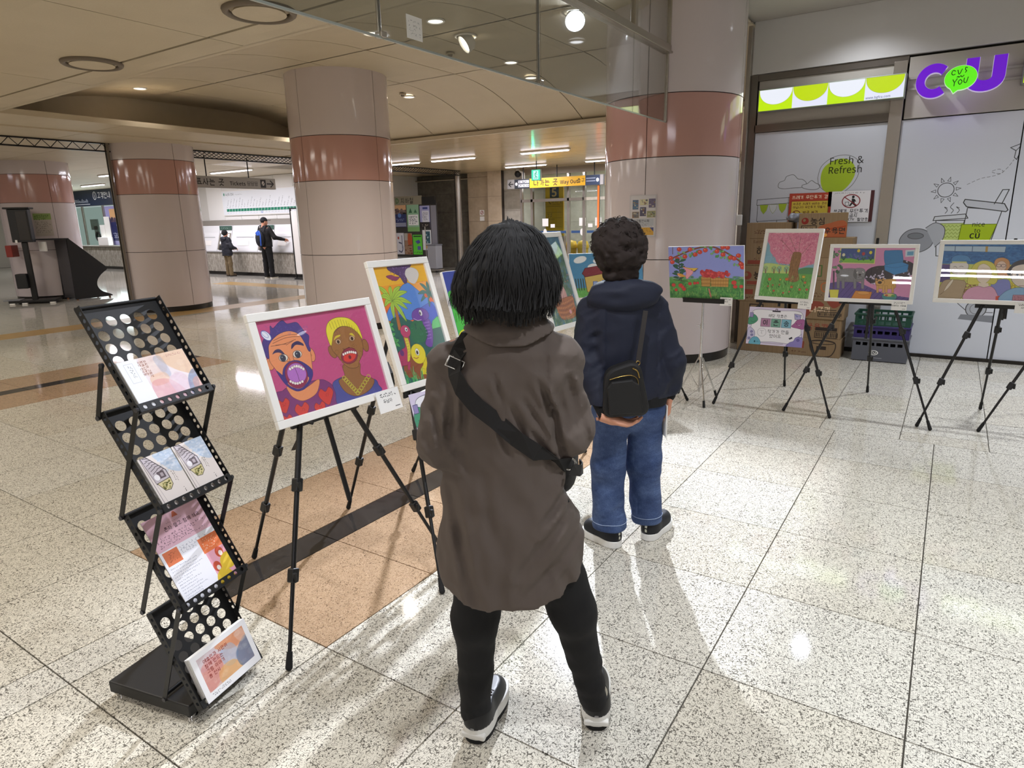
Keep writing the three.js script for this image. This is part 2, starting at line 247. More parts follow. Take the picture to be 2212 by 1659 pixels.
// ---------------------------------------------------------------- floor: slab with separate stone tiles
const floor = struct('floor');
part(floor, 'slab', span(-32, 6.2, -.3, -.006, -17.5, 10.8), grout);
{
  const cells = []; const edgesX = [-1.98, -1.38, -1.2, -.6];
  const xs = []; for (let x = 6; x > -.65; x -= .6) xs.push(+x.toFixed(3)); xs.push(-1.2, -1.38, -1.98); for (let i = 1; i <= 6; i++) xs.push(-1.98 - .6 * i); xs.push(-6.18, -6.36, -6.96); for (let i = 1; i <= 41; i++) xs.push(-6.96 - .6 * i);
  for (let i = 0; i + 1 < xs.length; i++) {
    const x1 = xs[i], x0 = xs[i + 1], xc = (x0 + x1) / 2;
    for (let j = -29; j < 18; j++) {
      const z0 = j * .6, z1 = z0 + .6, zc = z0 + .3;
      if (xc > -.6 && z0 < -.01) continue;
      let k = 'w';
      const b1 = xc < -.6 && xc > -1.98 && zc < 3.6 && zc > -.1, b2 = xc < -5.58 && xc > -6.96 && zc > .6;
      if (b1 || b2) k = (x1 - x0) < .3 ? 'k' : 'b';
      if (xc < -9.9 && xc > -10.5 && Math.abs(xc + 10.26) < .01 && zc > -7) k = 't';
      if (zc < -5.6 && zc > -6.2 && xc < -10.4 && xc > -15.6 && j === -10) k = 't';
      cells.push([x0, x1, z0, z1, k]);
    }
  }
  const sx = []; for (let i = -1; i < 12; i++) sx.push(i * .5);
  for (let i = 0; i + 1 < sx.length; i++) { // strip and half-metre tiles in front of the shop
    cells.push([sx[i] - .001, sx[i + 1] - .001, -.2, 0, 'w']);
    for (let j = 0; j < 6; j++) cells.push([sx[i], sx[i + 1], -.2 - .49 * (j + 1), -.2 - .49 * j, 'w']);
  }
  cells.push([-.6, -.5, -3.14, 0, 'w']);
  const toC = new THREE.Matrix4(); camera.updateMatrixWorld(); camera.updateProjectionMatrix(); toC.multiplyMatrices(camera.projectionMatrix, camera.matrixWorldInverse);
  const size = ([x0, x1, z0, z1]) => { let m = 0, inside = false; const q = []; for (const [a, b] of [[x0, z0], [x1, z0], [x1, z1], [x0, z1]]) { const p = new THREE.Vector4(a, 0, b, 1).applyMatrix4(toC); if (p.w < .1) return 0; const u = p.x / p.w, v = p.y / p.w; q.push([u, v]); if (Math.abs(u) < 1.08 && Math.abs(v) < 1.08) inside = true; } if (!inside) return 0; for (let i = 0; i < 4; i++) { const a = q[i], b = q[(i + 1) % 4]; m += a[0] * b[1] - a[1] * b[0]; } return Math.abs(m) / 2; };
  for (const c of cells) c.push(size(c));
  cells.sort((a, b) => b[5] - a[5]);
  const geo = (c, v) => { const w = c[1] - c[0] - .005, d = c[3] - c[2] - .005, g = new THREE.BoxGeometry(w, .03, d), uv = g.attributes.uv, p = g.attributes.position; for (let i = 0; i < uv.count; i++) { let a = (p.getX(i) + w / 2) / .62, b = (p.getZ(i) + d / 2) / .62; if (v & 1) a = 1 - a; if (v & 2) b = 1 - b; if (v & 4) [a, b] = [b, a]; uv.setXY(i, a, b); } return g; };
  const M = { w: [whiteTile, whiteTile, whiteTile2], b: [brownTile], k: [blackTile], t: [tactileTile] }, cache = new Map(), rest = { w: [], b: [], k: [], t: [] };
  cells.forEach((c, n) => {
    const v = Math.floor(rnd() * 8), key = [(c[1] - c[0]).toFixed(2), (c[3] - c[2]).toFixed(2), v].join(); if (!cache.has(key)) cache.set(key, geo(c, v));
    const g = cache.get(key), x = (c[0] + c[1]) / 2, z = (c[2] + c[3]) / 2;
    if (n < 290) part(floor, 'tile', g, M[c[4]][Math.floor(rnd() * M[c[4]].length)]).position.set(x, -.015, z);
    else rest[c[4]].push(g.clone().translate(x, -.015, z));
  });
  for (const k of Object.keys(rest)) if (rest[k].length) part(floor, 'distant_tiles', rest[k], M[k][0]).userData.kind = 'stuff';
}

// ---------------------------------------------------------------- ceiling
const ceiling = struct('ceiling');
part(ceiling, 'upper_slab', span(-32, 6.2, 3.62, 3.9, -17.5, 10.8), ceilDark);
function panelField(x0, x1, z0, z1, y, px, pz, m, name = 'ceiling_panel') {
  const nx = Math.max(1, Math.round((x1 - x0) / px)), nz = Math.max(1, Math.round((z1 - z0) / pz)), w = (x1 - x0) / nx, d = (z1 - z0) / nz, g = new THREE.BoxGeometry(w - .012, .02, d - .012);
  { const uv = g.attributes.uv, p = g.attributes.position; for (let i = 0; i < uv.count; i++) uv.setXY(i, p.getX(i) * .4, p.getZ(i) * .4); }
  for (let i = 0; i < nx; i++) for (let j = 0; j < nz; j++) part(ceiling, name, g, m).position.set(x0 + w * (i + .5), y + .01, z0 + d * (j + .5));
  part(ceiling, 'panel_backing', span(x0, x1, y + .026, y + .04, z0, z1), ceilDark);
}
panelField(-8.9, -1.34, 1.58, 10.6, 2.92, 2.34, 2.2, ceilM);
panelField(-8.9, -1.34, 1.24, 1.56, 2.92, 2.34, .32, ceilM, 'edge_panel');
panelField(-11.4, -8.96, -4.75, 10.6, 2.92, 2.44, 2.2, ceilM);
panelField(-31.8, -11.4, -8.2, 10.6, 2.92, 2.4, 2.4, ceilM);
panelField(-13.9, -.95, -12.2, -4.82, 2.92, 2.5, .6, metalCeil, 'metal_ceiling_panel');
panelField(-13.9, -2, -17.2, -12.2, 2.75, 2.5, 2.5, ceilM);
panelField(-1.26, 6, -3.1, 10.6, 3.52, 1.8, 1.8, storeCeil);
part(ceiling, 'edge_moulding', [span(-8.96, -1.3, 2.92, 2.99, 1.2, 1.26), span(-8.96, -8.9, 2.92, 2.99, -4.75, 1.2), span(-8.96, -.95, 2.92, 2.985, -4.82, -4.75)], ceilM);
part(ceiling, 'bulkhead', [span(-1.36, -1.26, 2.92, 3.62, 1.2, 10.6), span(-.95, -.9, 2.9, 3.6, -12, -3.1)], fasciaGrey);
{ // shallow vault of bent panels
  const prof = (z) => { const d = Math.max(0, Math.abs(z + 2.05) - .85); return 3.48 - .5 * Math.pow(d / (z > -2 ? 2.5 : 1.95), 2); };
  const strip = (z0, z1, w) => { const n = 9, P = [], U = [], I = [], T = .015; for (let i = 0; i <= n; i++) { const z = lerp(z0, z1, i / n), y = prof(z); for (const [x, dy] of [[0, 0], [w, 0], [w, T], [0, T]]) { P.push(x, y + dy, z); U.push(x * .4, z * .4); } } for (let i = 0; i < n; i++) for (let k = 0; k < 4; k++) { const a = i * 4 + k, b = i * 4 + (k + 1) % 4; I.push(a, b, a + 4, b, b + 4, a + 4); } const g = new THREE.BufferGeometry(); g.setAttribute('position', new THREE.Float32BufferAttribute(P, 3)); g.setAttribute('uv', new THREE.Float32BufferAttribute(U, 2)); g.setIndex(I); const f = g.toNonIndexed(); f.computeVertexNormals(); return f; };
  const rows = [[1.3, -1.19], [-1.21, -2.89], [-2.91, -4.95]].map(([a, b]) => strip(a, b, .985));
  for (let i = 0; i < 9; i++) for (const g of rows) part(ceiling, 'vault_panel', g, ceilM).position.x = -9.9 + i;
  const s = new THREE.Shape(); s.moveTo(1.3, 2.9); for (let i = 0; i <= 24; i++) { const z = lerp(1.3, -4.95, i / 24); s.lineTo(z, prof(z) + .01); } s.lineTo(-4.95, 2.9); s.closePath();
  part(ceiling, 'vault_end', extr(s, .05).rotateY(-Math.PI / 2).translate(-9.92, 0, 0), ceilM);
}
// round grilles and sprinklers in the soffit
for (const [x, y, z, r, lab] of [[-2.98, 2.92, 1.75, .22, 'round recessed air diffuser in the beige soffit, the larger one beside the glass curtain'], [-5.36, 2.92, 1.72, .22, 'round recessed air diffuser in the beige soffit above the brochure stand']]) {
  const t = thing('ceiling_diffuser', lab, 'air vent', [x, y, z], 0, 'round ceiling diffusers');
  part(t, 'ring', new THREE.TorusGeometry(r, .025, 10, 40).rotateX(Math.PI / 2).translate(0, -.004, 0), mat(0x6d6254, .5));
  part(t, 'disc', new THREE.CylinderGeometry(r * .74, r * .8, .022, 36).translate(0, -.012, 0), ceilM);
}
for (const [x, y, z, lab] of [[-6.3, 3.44, -3.35, 'small round smoke detector on the vault beside the middle pillar'], [-4.2, 3.47, -1.9, 'pale round smoke detector on the vault behind the glass curtain']]) { const t = thing('smoke_detector', lab, 'detector', [x, y, z]); part(t, 'base', disc(.055, .015, 0, -.008, 0), ceilM); part(t, 'sensor', new THREE.CylinderGeometry(.032, .022, .025, 20).translate(0, -.027, 0), mat(0x8b8273, .5)); }

// ---------------------------------------------------------------- walls that close the hall
struct('wall_west', span(-32, -31.8, 0, 3.62, -17.5, 10.8), wallPaint);
struct('wall_south', span(-32, 6.2, 0, 3.62, 10.6, 10.8), wallPaint);
struct('wall_east', span(6, 6.2, 0, 3.62, -17.5, 10.8), wallPaint);
struct('wall_north', span(-32, 6.2, 0, 3.62, -17.5, -17.2), wallPaint);
struct('wall_shop_side', [span(-.95, -.88, 0, 3.62, -17.2, -3.2), span(-.95, 6, 0, 3.62, -17.2, -3.45)], stoneGrey);
struct('wall_ticket_block', span(-31.8, -13.9, 0, 3.62, -12.5, -8.1), mat(0xdad8d0, .5));
// stone-clad back wall with separate slabs
function cladWall(name, x0, x1, y0, y1, z, w, h, m, base) {
  const t = struct(name); part(t, 'backing', span(x0, x1, y0, y1, z - .2, z - .02), base);
  const nx = Math.max(1, Math.round((x1 - x0) / w)), ny = Math.max(1, Math.round((y1 - y0) / h)), a = (x1 - x0) / nx, b = (y1 - y0) / ny;
  const gs = [0, 1, 2].map((k) => { const g = new THREE.BoxGeometry(a - .006, b - .006, .03), uv = g.attributes.uv, p = g.attributes.position; for (let i = 0; i < uv.count; i++) uv.setXY(i, p.getX(i) * .6 + k * .31, p.getY(i) * .6 + k * .17); return g; });
  for (let i = 0; i < nx; i++) for (let j = 0; j < ny; j++) part(t, 'stone_panel', gs[(i * 2 + j * 5) % 3], m).position.set(x0 + a * (i + .5), y0 + b * (j + .5), z - .015 + ((i + j) % 3) * .001);
  return t;
}
cladWall('wall_back_recess', -13.9, -11.75, 0, 2.92, -12.3, .72, .6, stoneDark, mat(0x26231f, .8));
cladWall('wall_back_tan', -11.75, -10.85, 0, 2.92, -12.2, .9, .73, stoneTan, mat(0x3a332b, .8));
cladWall('wall_back_pillar', -10.85, -10.35, 0, 2.92, -12.0, .5, .73, stoneTan, mat(0x3a332b, .8));
cladWall('wall_back_grey', -10.35, -9.78, 0, 2.92, -12.15, .57, .6, stoneGrey, mat(0x3a332b, .8));
cladWall('wall_stairwell', -11, -2, 0, 2.75, -15.6, .75, .62, stoneGrey, mat(0x3a332b, .8));
struct('wall_stairwell_left', span(-11.2, -11, 0, 2.92, -15.6, -12.4), stoneGrey);

// ---------------------------------------------------------------- round pillars clad in curved enamel panels
function ringPanel(r, y0, y1, a0, a1, T = .02) {
  const n = 14, P = [], I = []; for (let i = 0; i <= n; i++) { const a = lerp(a0, a1, i / n), s = Math.sin(a), c = Math.cos(a); for (const [q, y] of [[r, y0], [r, y1], [r - T, y1], [r - T, y0]]) P.push(s * q, y, c * q); }
  for (let i = 0; i < n; i++) for (let k = 0; k < 4; k++) { const a = i * 4 + k, b = i * 4 + (k + 1) % 4; I.push(a, a + 4, b, b, a + 4, b + 4); }
  I.push(0, 1, 2, 0, 2, 3, n * 4, n * 4 + 2, n * 4 + 1, n * 4, n * 4 + 3, n * 4 + 2);
  const g = new THREE.BufferGeometry(); g.setAttribute('position', new THREE.Float32BufferAttribute(P, 3)); g.setIndex(I); g.computeVertexNormals();
  const f = g.toNonIndexed(), p = f.attributes.position, nn = f.attributes.normal; f.computeVertexNormals();
  for (let i = 0; i < p.count; i++) if (Math.hypot(p.getX(i), p.getZ(i)) > r - .001) { const fx = f.attributes.normal.getX(i), fz = f.attributes.normal.getZ(i); if (Math.hypot(fx, fz) > .9 && fx * p.getX(i) + fz * p.getZ(i) > .9 * r * Math.hypot(fx, fz)) { const l = Math.hypot(p.getX(i), p.getZ(i)); f.attributes.normal.setXYZ(i, p.getX(i) / l, 0, p.getZ(i) / l); } }
  f.setAttribute('uv', new THREE.Float32BufferAttribute(new Float32Array(p.count * 2), 2)); return f;
}
const rows = [[.095, 1.072], [1.08, 2.062], [2.07, 2.642], [2.65, 3.6]].map(([a, b]) => [0, 1, 2, 3].map((k) => ringPanel(.7, a, b, k * Math.PI / 2 + .006, (k + 1) * Math.PI / 2 - .006)));
for (const [x, z] of [[-1.481, -2.18], [-6.331, -2.02], [-11.175, -1.95], [-15.84, -1.85]]) {
  const c = struct('column'); c.position.set(x, 0, z);
  part(c, 'core', new THREE.CylinderGeometry(.682, .682, 3.6, 48).translate(0, 1.8, 0), colCore);
  part(c, 'plinth', new THREE.CylinderGeometry(.69, .69, .09, 48).translate(0, .045, 0), plinthM);
  rows.forEach((row, i) => row.forEach((g) => part(c, 'panel', g, i === 2 ? enamelPink : enamel)));
}
// ---------------------------------------------------------------- lamps
function spot(pos, aim, cd, color, angle, pen, radius, parent) {
  const l = new THREE.SpotLight(color, cd * LK, 0, angle, pen, 2); l.position.set(...pos); l.target.position.set(...aim); l.castShadow = true; l.shadow.radius = radius; l.shadow.mapSize.set(1024, 1024);
  (parent || scene).add(l); (parent || scene).add(l.target); return l;
}
const glow = (color, k) => new THREE.MeshStandardMaterial({ color: 0x111111, emissive: color, emissiveIntensity: k, roughness: .5 });
const lampGlow = { [WARM]: glow(0xffefd8, 5), [NEUTRAL]: glow(0xfff6ea, 5), [COOL]: glow(0xf6f8ff, 5) };
const rimGeo = new THREE.TorusGeometry(.085, .012, 8, 32).rotateX(Math.PI / 2), lensGeo = new THREE.CylinderGeometry(.078, .078, .012, 28);
function downlight(x, y, z, cd, color, label, cone = 1.15) {
  const t = thing('downlight', label, 'ceiling light', [x, y, z], 0, 'recessed ceiling downlights');
  part(t, 'rim', rimGeo, whitePaint); part(t, 'lens', lensGeo, lampGlow[color]).position.y = .004;
  spot([0, -.03, 0], [0, -2, 0], cd, color, cone, .9, 3, t);
}
DOWNLIGHTS.forEach(([x, y, z, cd, c], i) => downlight(x, y, z, cd, c, ['downlight at the far left end of the vault above the low beam', 'round downlight seen through the glass curtain near its first post', 'round white downlight seen through the glass beside its small sticker', 'downlight on the far curve of the vault beside the second glass post', 'unseen downlight on the far curve of the vault behind the middle pillar', 'unseen downlight on the far curve at the ticket hall end', 'small pale downlight beyond the glass above the second post lamp'][i]));
STORE_LIGHTS.forEach(([x, y, z, cd], i) => downlight(x, y, z, cd, COOL, y > 3 && z < -2 ? 'small unseen downlight lighting the shop fascia above the cartons' : 'unseen cool white downlight in the high ceiling, lighting the shop front and floor', 1.2));
SOFFIT_FILL.forEach(([x, y, z, nits]) => { // added fill panels brightening the left hall
  const t = thing('fill_panel', 'added fill light panel in the low soffit, out of view', 'ceiling light', [x, y, z], 0, 'added soffit fill panels'); part(t, 'frame', rbox(1.24, .03, .64, .006, 0, .003, 0), whitePaint); part(t, 'diffuser', rbox(1.18, .01, .58, .004, 0, -.014, 0), glow(0xfffaf2, 2.2));
  const l = new THREE.RectAreaLight(0xfff6ea, nits * LK * 1.4, 1.18, .58); l.position.set(0, -.03, 0); l.rotation.set(-Math.PI / 2, 0, 0); t.add(l);
});
TUBES.forEach(([x0, x1, y, z, nits], i) => {
  const far = z < -7, t = thing('strip_light', ['slim lit ceiling strip nearest above the notice boards', 'slim lit ceiling strip above the green exit sign', 'slim lit ceiling strip behind the wide pillar', 'farther ceiling strip over the yellow way-out sign left', 'farther ceiling strip beside the wide pillar', 'short ceiling strip at the lattice shutter', 'left of the two fluorescent strips right above the ticket machines', 'fluorescent strip above the man at the ticket machine', 0, 0, 'fluorescent strip near the information booth, closer to the pillar', 'fluorescent strip farthest left over the information booth', 0, 0, 0, 'nearer of two long fluorescent strips mirrored in the picture glazing', 'farther of two long fluorescent strips mirrored in the picture glazing', 'unseen strip light brightening the stairwell behind the exit guide', 'unseen strip light brightening the stairwell behind the orange light'][i] || 'unseen fluorescent strip placed to light the ticket hall', 'ceiling light', [(x0 + x1) / 2, y, z], 0, i > 5 ? 'fluorescent strips of the ticket hall' : undefined);
  const L = x1 - x0; part(t, 'housing', rbox(L + .06, .03, z > 8 ? .08 : .13, .01, 0, .003, 0), whitePaint); part(t, 'diffuser', rbox(L, .03, z > 8 ? .04 : .09, .01, 0, -.018, 0), glow(0xf8f4ff, z > 8 ? 24 : 4));
  const l = new THREE.RectAreaLight(0xf6f2ff, nits * LK * (z > 8 ? 1.6 : 1), L, z > 8 ? .04 : .09); l.position.set(0, -.045, 0); t.add(l); l.rotation.set(-Math.PI / 2, 0, 0);
});
function accent(name, label, o, color, r, k) { // tilting accent lamp: ring, barrel, lens
  const t = thing(name, label, 'spotlight', o.pos), d = V(...o.aim).sub(V(...o.pos)).normalize(), q = new THREE.Quaternion().setFromUnitVectors(V(0, -1, 0), d);
  part(t, 'ceiling_ring', new THREE.TorusGeometry(r * 1.15, .012, 8, 32).rotateX(Math.PI / 2).translate(0, .07, 0), whitePaint);
  const b = part(t, 'barrel', new THREE.LatheGeometry([[r * .55, .09], [r * .9, .05], [r, -.03], [r * .93, -.03], [r * .86, .0]].map((p) => new THREE.Vector2(...p)), 32), whitePaint); b.quaternion.copy(q);
  const l = part(t, 'lens', new THREE.CylinderGeometry(r * .82, r * .82, .01, 28).translate(0, -.005, 0), glow(color, k)); l.quaternion.copy(q);
  spot(d.clone().multiplyScalar(.05).toArray(), d.clone().multiplyScalar(4).toArray(), o.cd, color, .46, .6, 2.2, t);
}
accent('accent_spotlight', 'glaring tilted spotlight shining through the glass curtain near the rail', ACCENT, 0xeaf0ff, .1, 60);
accent('accent_spotlight', 'tilted white spotlight turned away, between the sticker and the second glass post', ACCENT_SIDE, 0xfff4e2, .1, 6);

// ---------------------------------------------------------------- glass curtain hanging from the ceiling along x = -1.3
{
  const c = thing('glass_curtain', 'hanging smoke curtain of grey glass panes with steel posts and rail', 'glass partition', [-1.3, 0, 0]);
  const zs = [-1.52, -.7, .843, 2.35, 3.85, 5.35];
  for (let i = 0; i + 1 < zs.length; i++) {
    part(c, 'pane', span(-.004, .004, 2.385, 3.0, zs[i] + .004, zs[i + 1] - .004), smokeGlass);
    part(c, 'bottom_edge', span(-.006, .006, 2.376, 2.386, zs[i] + .004, zs[i + 1] - .004), mat(0x9fa6a0, .2));
    if (zs[i] < 1.2) part(c, 'upper_pane', span(-.004, .004, 3.06, 3.5, zs[i] + .004, Math.min(1.2, zs[i + 1]) - .004), smokeGlass);
  }
  part(c, 'rail', [rbox(.06, .06, 6.9, .008, 0, 3.03, 1.93), rbox(.09, .02, 6.9, .006, 0, 2.995, 1.93)], stainless);
  for (const z of [.843, 2.35]) { part(c, 'post', rod([-.02, 2.4, z], [-.02, 3.0, z], .011), stainless); part(c, 'clamp', rbox(.05, .03, .04, .006, -.01, 2.395, z), stainless); }
  part(c, 'end_post', [rbox(.045, .62, .03, .005, 0, 2.69, -1.535), rbox(.03, .62, .025, .005, .0, 2.69, -1.49)], stainless);
  for (const [z, w] of [[-.7, .05], [-1.53, .06]]) part(c, 'upper_post', rbox(.05, .46, w, .006, 0, 3.28, z), stainless);
}
solo('notice_sticker', facePlate(.12, .11, .002).rotateY(Math.PI / 2).translate(-1.292, 2.47, 2.12), prn(128, 116, (x, w, h) => { rect(x, 0, 0, w, h, '#e9e7e2'); x.globalAlpha = .5; scrawl(x, 18, 30, 90, 4, 20, '#777', 3); }), 'small white square sticker low on the hanging glass', 'sticker');

// ---------------------------------------------------------------- shop front (wall plane z = -3.1)
const SZ = -3.1;
{
  const s = struct('wall_shop');
  part(s, 'fascia', rbox(6.9, .53, .06, .004, 2.53, 3.255, SZ + .0), fasciaGrey);
  part(s, 'backing', span(-.9, 6, 0, 3.55, SZ - .35, SZ - .08), mat(0x55524e, .8));
  part(s, 'sign_band', rbox(1.3, .46, .05, .004, -.19, 2.69, SZ - .03), fasciaBeige);
  part(s, 'sign_band', rbox(5.4, .57, .06, .004, 3.29, 2.68, SZ - .012), fasciaBeige);
  part(s, 'frame', [span(-.86, .58, 2.92, 2.985, SZ - .06, SZ + .012), span(-.86, .47, 2.385, 2.465, SZ - .06, SZ + .02), span(-.93, -.85, 0, 2.985, SZ - .06, SZ + .02)], stainDark);
  part(s, 'mullion', rbox(.118, 2.94, .09, .004, .516, 1.47, SZ - .01), stainless);
  part(s, 'end_strip', rbox(.045, 3.5, .05, .006, -.945, 1.75, SZ + .06), stainless);
  part(s, 'threshold', [span(.575, 6, 0, .035, SZ - .05, SZ + .03), span(-.86, .46, 0, .04, SZ - .05, SZ + .02)], mat(0x302c28, .35, { metalness: .6 }));
  const ppm = 620;
  // printed glossy panels: metres on the wall to canvas
  const panel = (x0, x1, y0, y1, draw) => part(s, 'door_panel', facePlate(x1 - x0, y1 - y0, .03, (x0 + x1) / 2, (y0 + y1) / 2, SZ - .01), prn(Math.round((x1 - x0) * ppm), Math.round((y1 - y0) * ppm), (x) => {
    rect(x, 0, 0, 3000, 3000, '#c9ccd3'); x.save(); x.translate(-x0 * ppm, y1 * ppm); x.scale(ppm, -ppm); x.lineWidth = .006; draw(x); x.restore();
  }, .17));
  const line = (x, pts, w = .006, c = '#2b2b2b', close = false, fill) => blob(x, pts, fill, c, w, close), seg = (x, pts, w = .006, c = '#2b2b2b', close = false, fill) => P2(x, pts, fill, c, w, close);
  panel(-.846, .456, .045, 2.38, (x) => {
    // cloud
    line(x, [[-.56, 1.79], [-.5, 1.77], [-.4, 1.775], [-.3, 1.78], [-.27, 1.82], [-.31, 1.86], [-.36, 1.87], [-.41, 1.915], [-.48, 1.9], [-.5, 1.86], [-.55, 1.84]], .005, '#5a5a5a', true);
    line(x, [[-.3, 1.77], [-.22, 1.75], [-.15, 1.755], [-.13, 1.79], [-.18, 1.82], [-.22, 1.845], [-.26, 1.815], [-.31, 1.8]], .005, '#5a5a5a', true, '#c9ccd3');
    // green badge
    line(x, [[-.16, 1.87], [-.13, 1.99], [-.02, 2.075], [.12, 2.085], [.22, 2.02], [.235, 1.9], [.19, 1.79], [.12, 1.72]], .005, '#6a6a6a'); line(x, [[-.16, 1.87], [-.14, 1.79], [-.08, 1.73]], .005, '#6a6a6a');
    line(x, [[-.13, 1.88], [-.1, 1.98], [.0, 2.045], [.1, 2.05], [.18, 1.99], [.2, 1.89], [.15, 1.78], [.06, 1.705], [-.05, 1.71], [-.11, 1.77]], 0, 'rgba(0,0,0,0)', true, '#a5c02f');
    x.save(); x.scale(1, -1); x.fillStyle = '#161616'; x.font = '.097px sans-serif'; x.fillText('Fresh &', -.06, -1.91); x.fillText('Refresh', -.065, -1.815); x.restore();
    // shop awning
    seg(x, [[-.78, 1.66], [-.1, 1.69], [-.1, 1.63], [-.78, 1.6]], .005, '#4a4a4a', true); seg(x, [[-.77, 1.6], [-.77, 1.42], [-.1, 1.45]], .005, '#4a4a4a');
    for (let i = 0; i < 6; i++) { const a = -.7 + i * .1; P2(x, [[a - .045, 1.6 + i * .004], [a + .045, 1.6 + i * .004], [a + .03, 1.54 + i * .004], [a, 1.5 + i * .004], [a - .03, 1.54 + i * .004]], i % 2 ? '#d2d6d4' : '#a5c02f', '#8a9a50', .003); }
    seg(x, [[-.76, 1.42], [-.76, 1.0]], .005); seg(x, [[-.55, 1.43], [-.55, 1.3], [-.3, 1.31]], .005); seg(x, [[-.6, .9], [-.5, .5]], .004);
    // coffee cup rim down by the boxes
    line(x, [[.16, .58], [.25, .56], [.33, .6], [.3, .66], [.2, .63]], .006, '#4a4a4a', true); line(x, [[.2, .6], [.27, .6], [.31, .64]], .005, '#4a4a4a');
  });
  panel(.578, 1.568, .035, 2.385, (x) => {
    oval(x, 1.03, 1.695, .068, .068, null, '#3c3c3c', .006); for (let i = 0; i < 10; i++) { const a = i * Math.PI / 5 + .1, c = Math.cos(a), q = Math.sin(a), f = (r, t) => [1.03 + c * r - q * t, 1.695 + q * r + c * t]; seg(x, [f(.085, -.014), f(.125, 0), f(.085, .014)], .004, '#3c3c3c', true); }
    x.setLineDash([.025, .016]); line(x, [[1.2, 1.74], [1.3, 1.79], [1.4, 1.81], [1.47, 1.84], [1.44, 1.87], [1.38, 1.85], [1.45, 1.83], [1.5, 1.88], [1.54, 1.95]], .004, '#6a6a6a'); x.setLineDash([]);
    seg(x, [[1.5, 2.06], [1.6, 2.1], [1.56, 1.95], [1.54, 1.97], [1.545, 2.03], [1.5, 2.06]], .006, '#3c3c3c', true); seg(x, [[1.545, 2.03], [1.6, 2.1]], .005);
    // paper cup with steam
    seg(x, [[.98, 1.4], [1.02, 1.05], [1.17, 1.05], [1.22, 1.4]], .007, '#3a3a3a', true); seg(x, [[.995, 1.37], [1.015, 1.2], [1.2, 1.21], [1.215, 1.37]], .006, '#6f7f2c', true, '#b2c372'); for (let i = 0; i < 6; i++) for (let j = 0; j < 4; j++) seg(x, [[1.015 + i * .032, 1.23 + j * .035], [1.03 + i * .032, 1.25 + j * .035], [1.045 + i * .032, 1.23 + j * .035]], .004, '#7d8c3e');
    seg(x, [[.955, 1.4], [.965, 1.44], [1.22, 1.46], [1.245, 1.42]], .007, '#3a3a3a', true, '#c2c5ca'); for (const a of [1.05, 1.1, 1.15]) line(x, [[a, 1.47], [a + .015, 1.5], [a - .012, 1.53], [a + .012, 1.57 - Math.abs(a - 1.1)]], .005, '#3a3a3a');
    // big green drink
    seg(x, [[1.23, 1.52], [1.2, 1.0], [1.42, 1.0], [1.51, 1.49]], .007, '#3a3a3a', true); seg(x, [[1.2, 1.36], [1.185, 1.14], [1.43, 1.14], [1.485, 1.36]], .006, '#5c6c1c', true, '#9cb41f');
    seg(x, [[1.19, 1.57], [1.2, 1.6], [1.52, 1.55], [1.555, 1.49], [1.54, 1.475], [1.22, 1.53]], .008, '#333', true, '#b8bbc2'); seg(x, [[1.44, 1.55], [1.49, 1.68], [1.54, 1.68], [1.5, 1.55]], .007, '#333');
    x.save(); x.scale(1, -1); x.fillStyle = '#1c1c1c'; x.font = '.058px sans-serif'; x.fillText('nice', 1.285, -1.285); x.fillText('to', 1.31, -1.225); x.font = 'bold .068px sans-serif'; x.fillText('CU', 1.275, -1.16); x.restore();
    // ring cake and bread behind the picture
    line(x, [[.68, 1.2], [.74, 1.3], [.86, 1.32], [.96, 1.26], [.97, 1.16], [.88, 1.09], [.74, 1.09]], .006, '#4a4a4a', true, '#8d9096'); oval(x, .82, 1.25, .07, .03, '#74777c', '#4a4a4a', .005); line(x, [[.9, 1.33], [.98, 1.38], [1.06, 1.33], [1.06, 1.22], [1.0, 1.14]], .006, '#4a4a4a', false, '#a4a7ad');
    seg(x, [[.7, .98], [.86, 1.03], [1.5, 1.06]], .004, '#c8ccd2');
    // van
    seg(x, [[1.23, .76], [1.26, .58], [1.35, .5], [1.56, .5]], .006, '#4a4a4a'); seg(x, [[1.3, .76], [1.56, .78]], .006, '#4a4a4a'); oval(x, 1.42, .53, .085, .085, '#a9acb2', '#4a4a4a', .008); oval(x, 1.42, .53, .05, .05, null, '#6a6a6a', .005); seg(x, [[1.28, .42], [1.57, .4], [1.57, .47], [1.3, .47]], 0, 'rgba(0,0,0,0)', true, '#7f8288');
  });
  panel(1.578, 2.6, .035, 2.385, (x) => { seg(x, [[1.6, 2.1], [1.66, 2.12], [1.62, 2.0]], .006, '#3c3c3c'); seg(x, [[1.6, .78], [2.3, .8], [2.4, .5], [1.9, .5]], .006, '#4a4a4a'); });
  panel(2.61, 3.7, .035, 2.385, () => {}); panel(3.71, 5.9, .035, 2.385, () => {});
  // back-lit awning sign
  const lb = thing('lightbox_sign', 'long back-lit shop sign with green and white awning scallops', 'sign', [-.115, 2.698, SZ + .07]);
  part(lb, 'box', rbox(1.4, .23, .1, .006, 0, 0, 0), mat(0x8d918c, .4));
  const awn = print(1120, 176, (x, w, h) => { const q = w / 4; for (let i = 0; i < 4; i++) { const g = i % 2 ? '#c4e000' : '#f1f5ff', b = i % 2 ? '#e9ecff' : '#c4ee00'; rect(x, q * i, 0, q, h, b); x.beginPath(); x.moveTo(q * i + 4, 0); x.bezierCurveTo(q * i - 4, h * .98, q * (i + 1) + 4, h * .98, q * (i + 1) - 4, 0); x.closePath(); x.fillStyle = g; x.fill(); x.strokeStyle = '#8a9a50'; x.lineWidth = 1.5; x.stroke(); } type(x, 'www.bgfcu.com', q * 3 + 10, h * .95, 25, '#333a66'); });
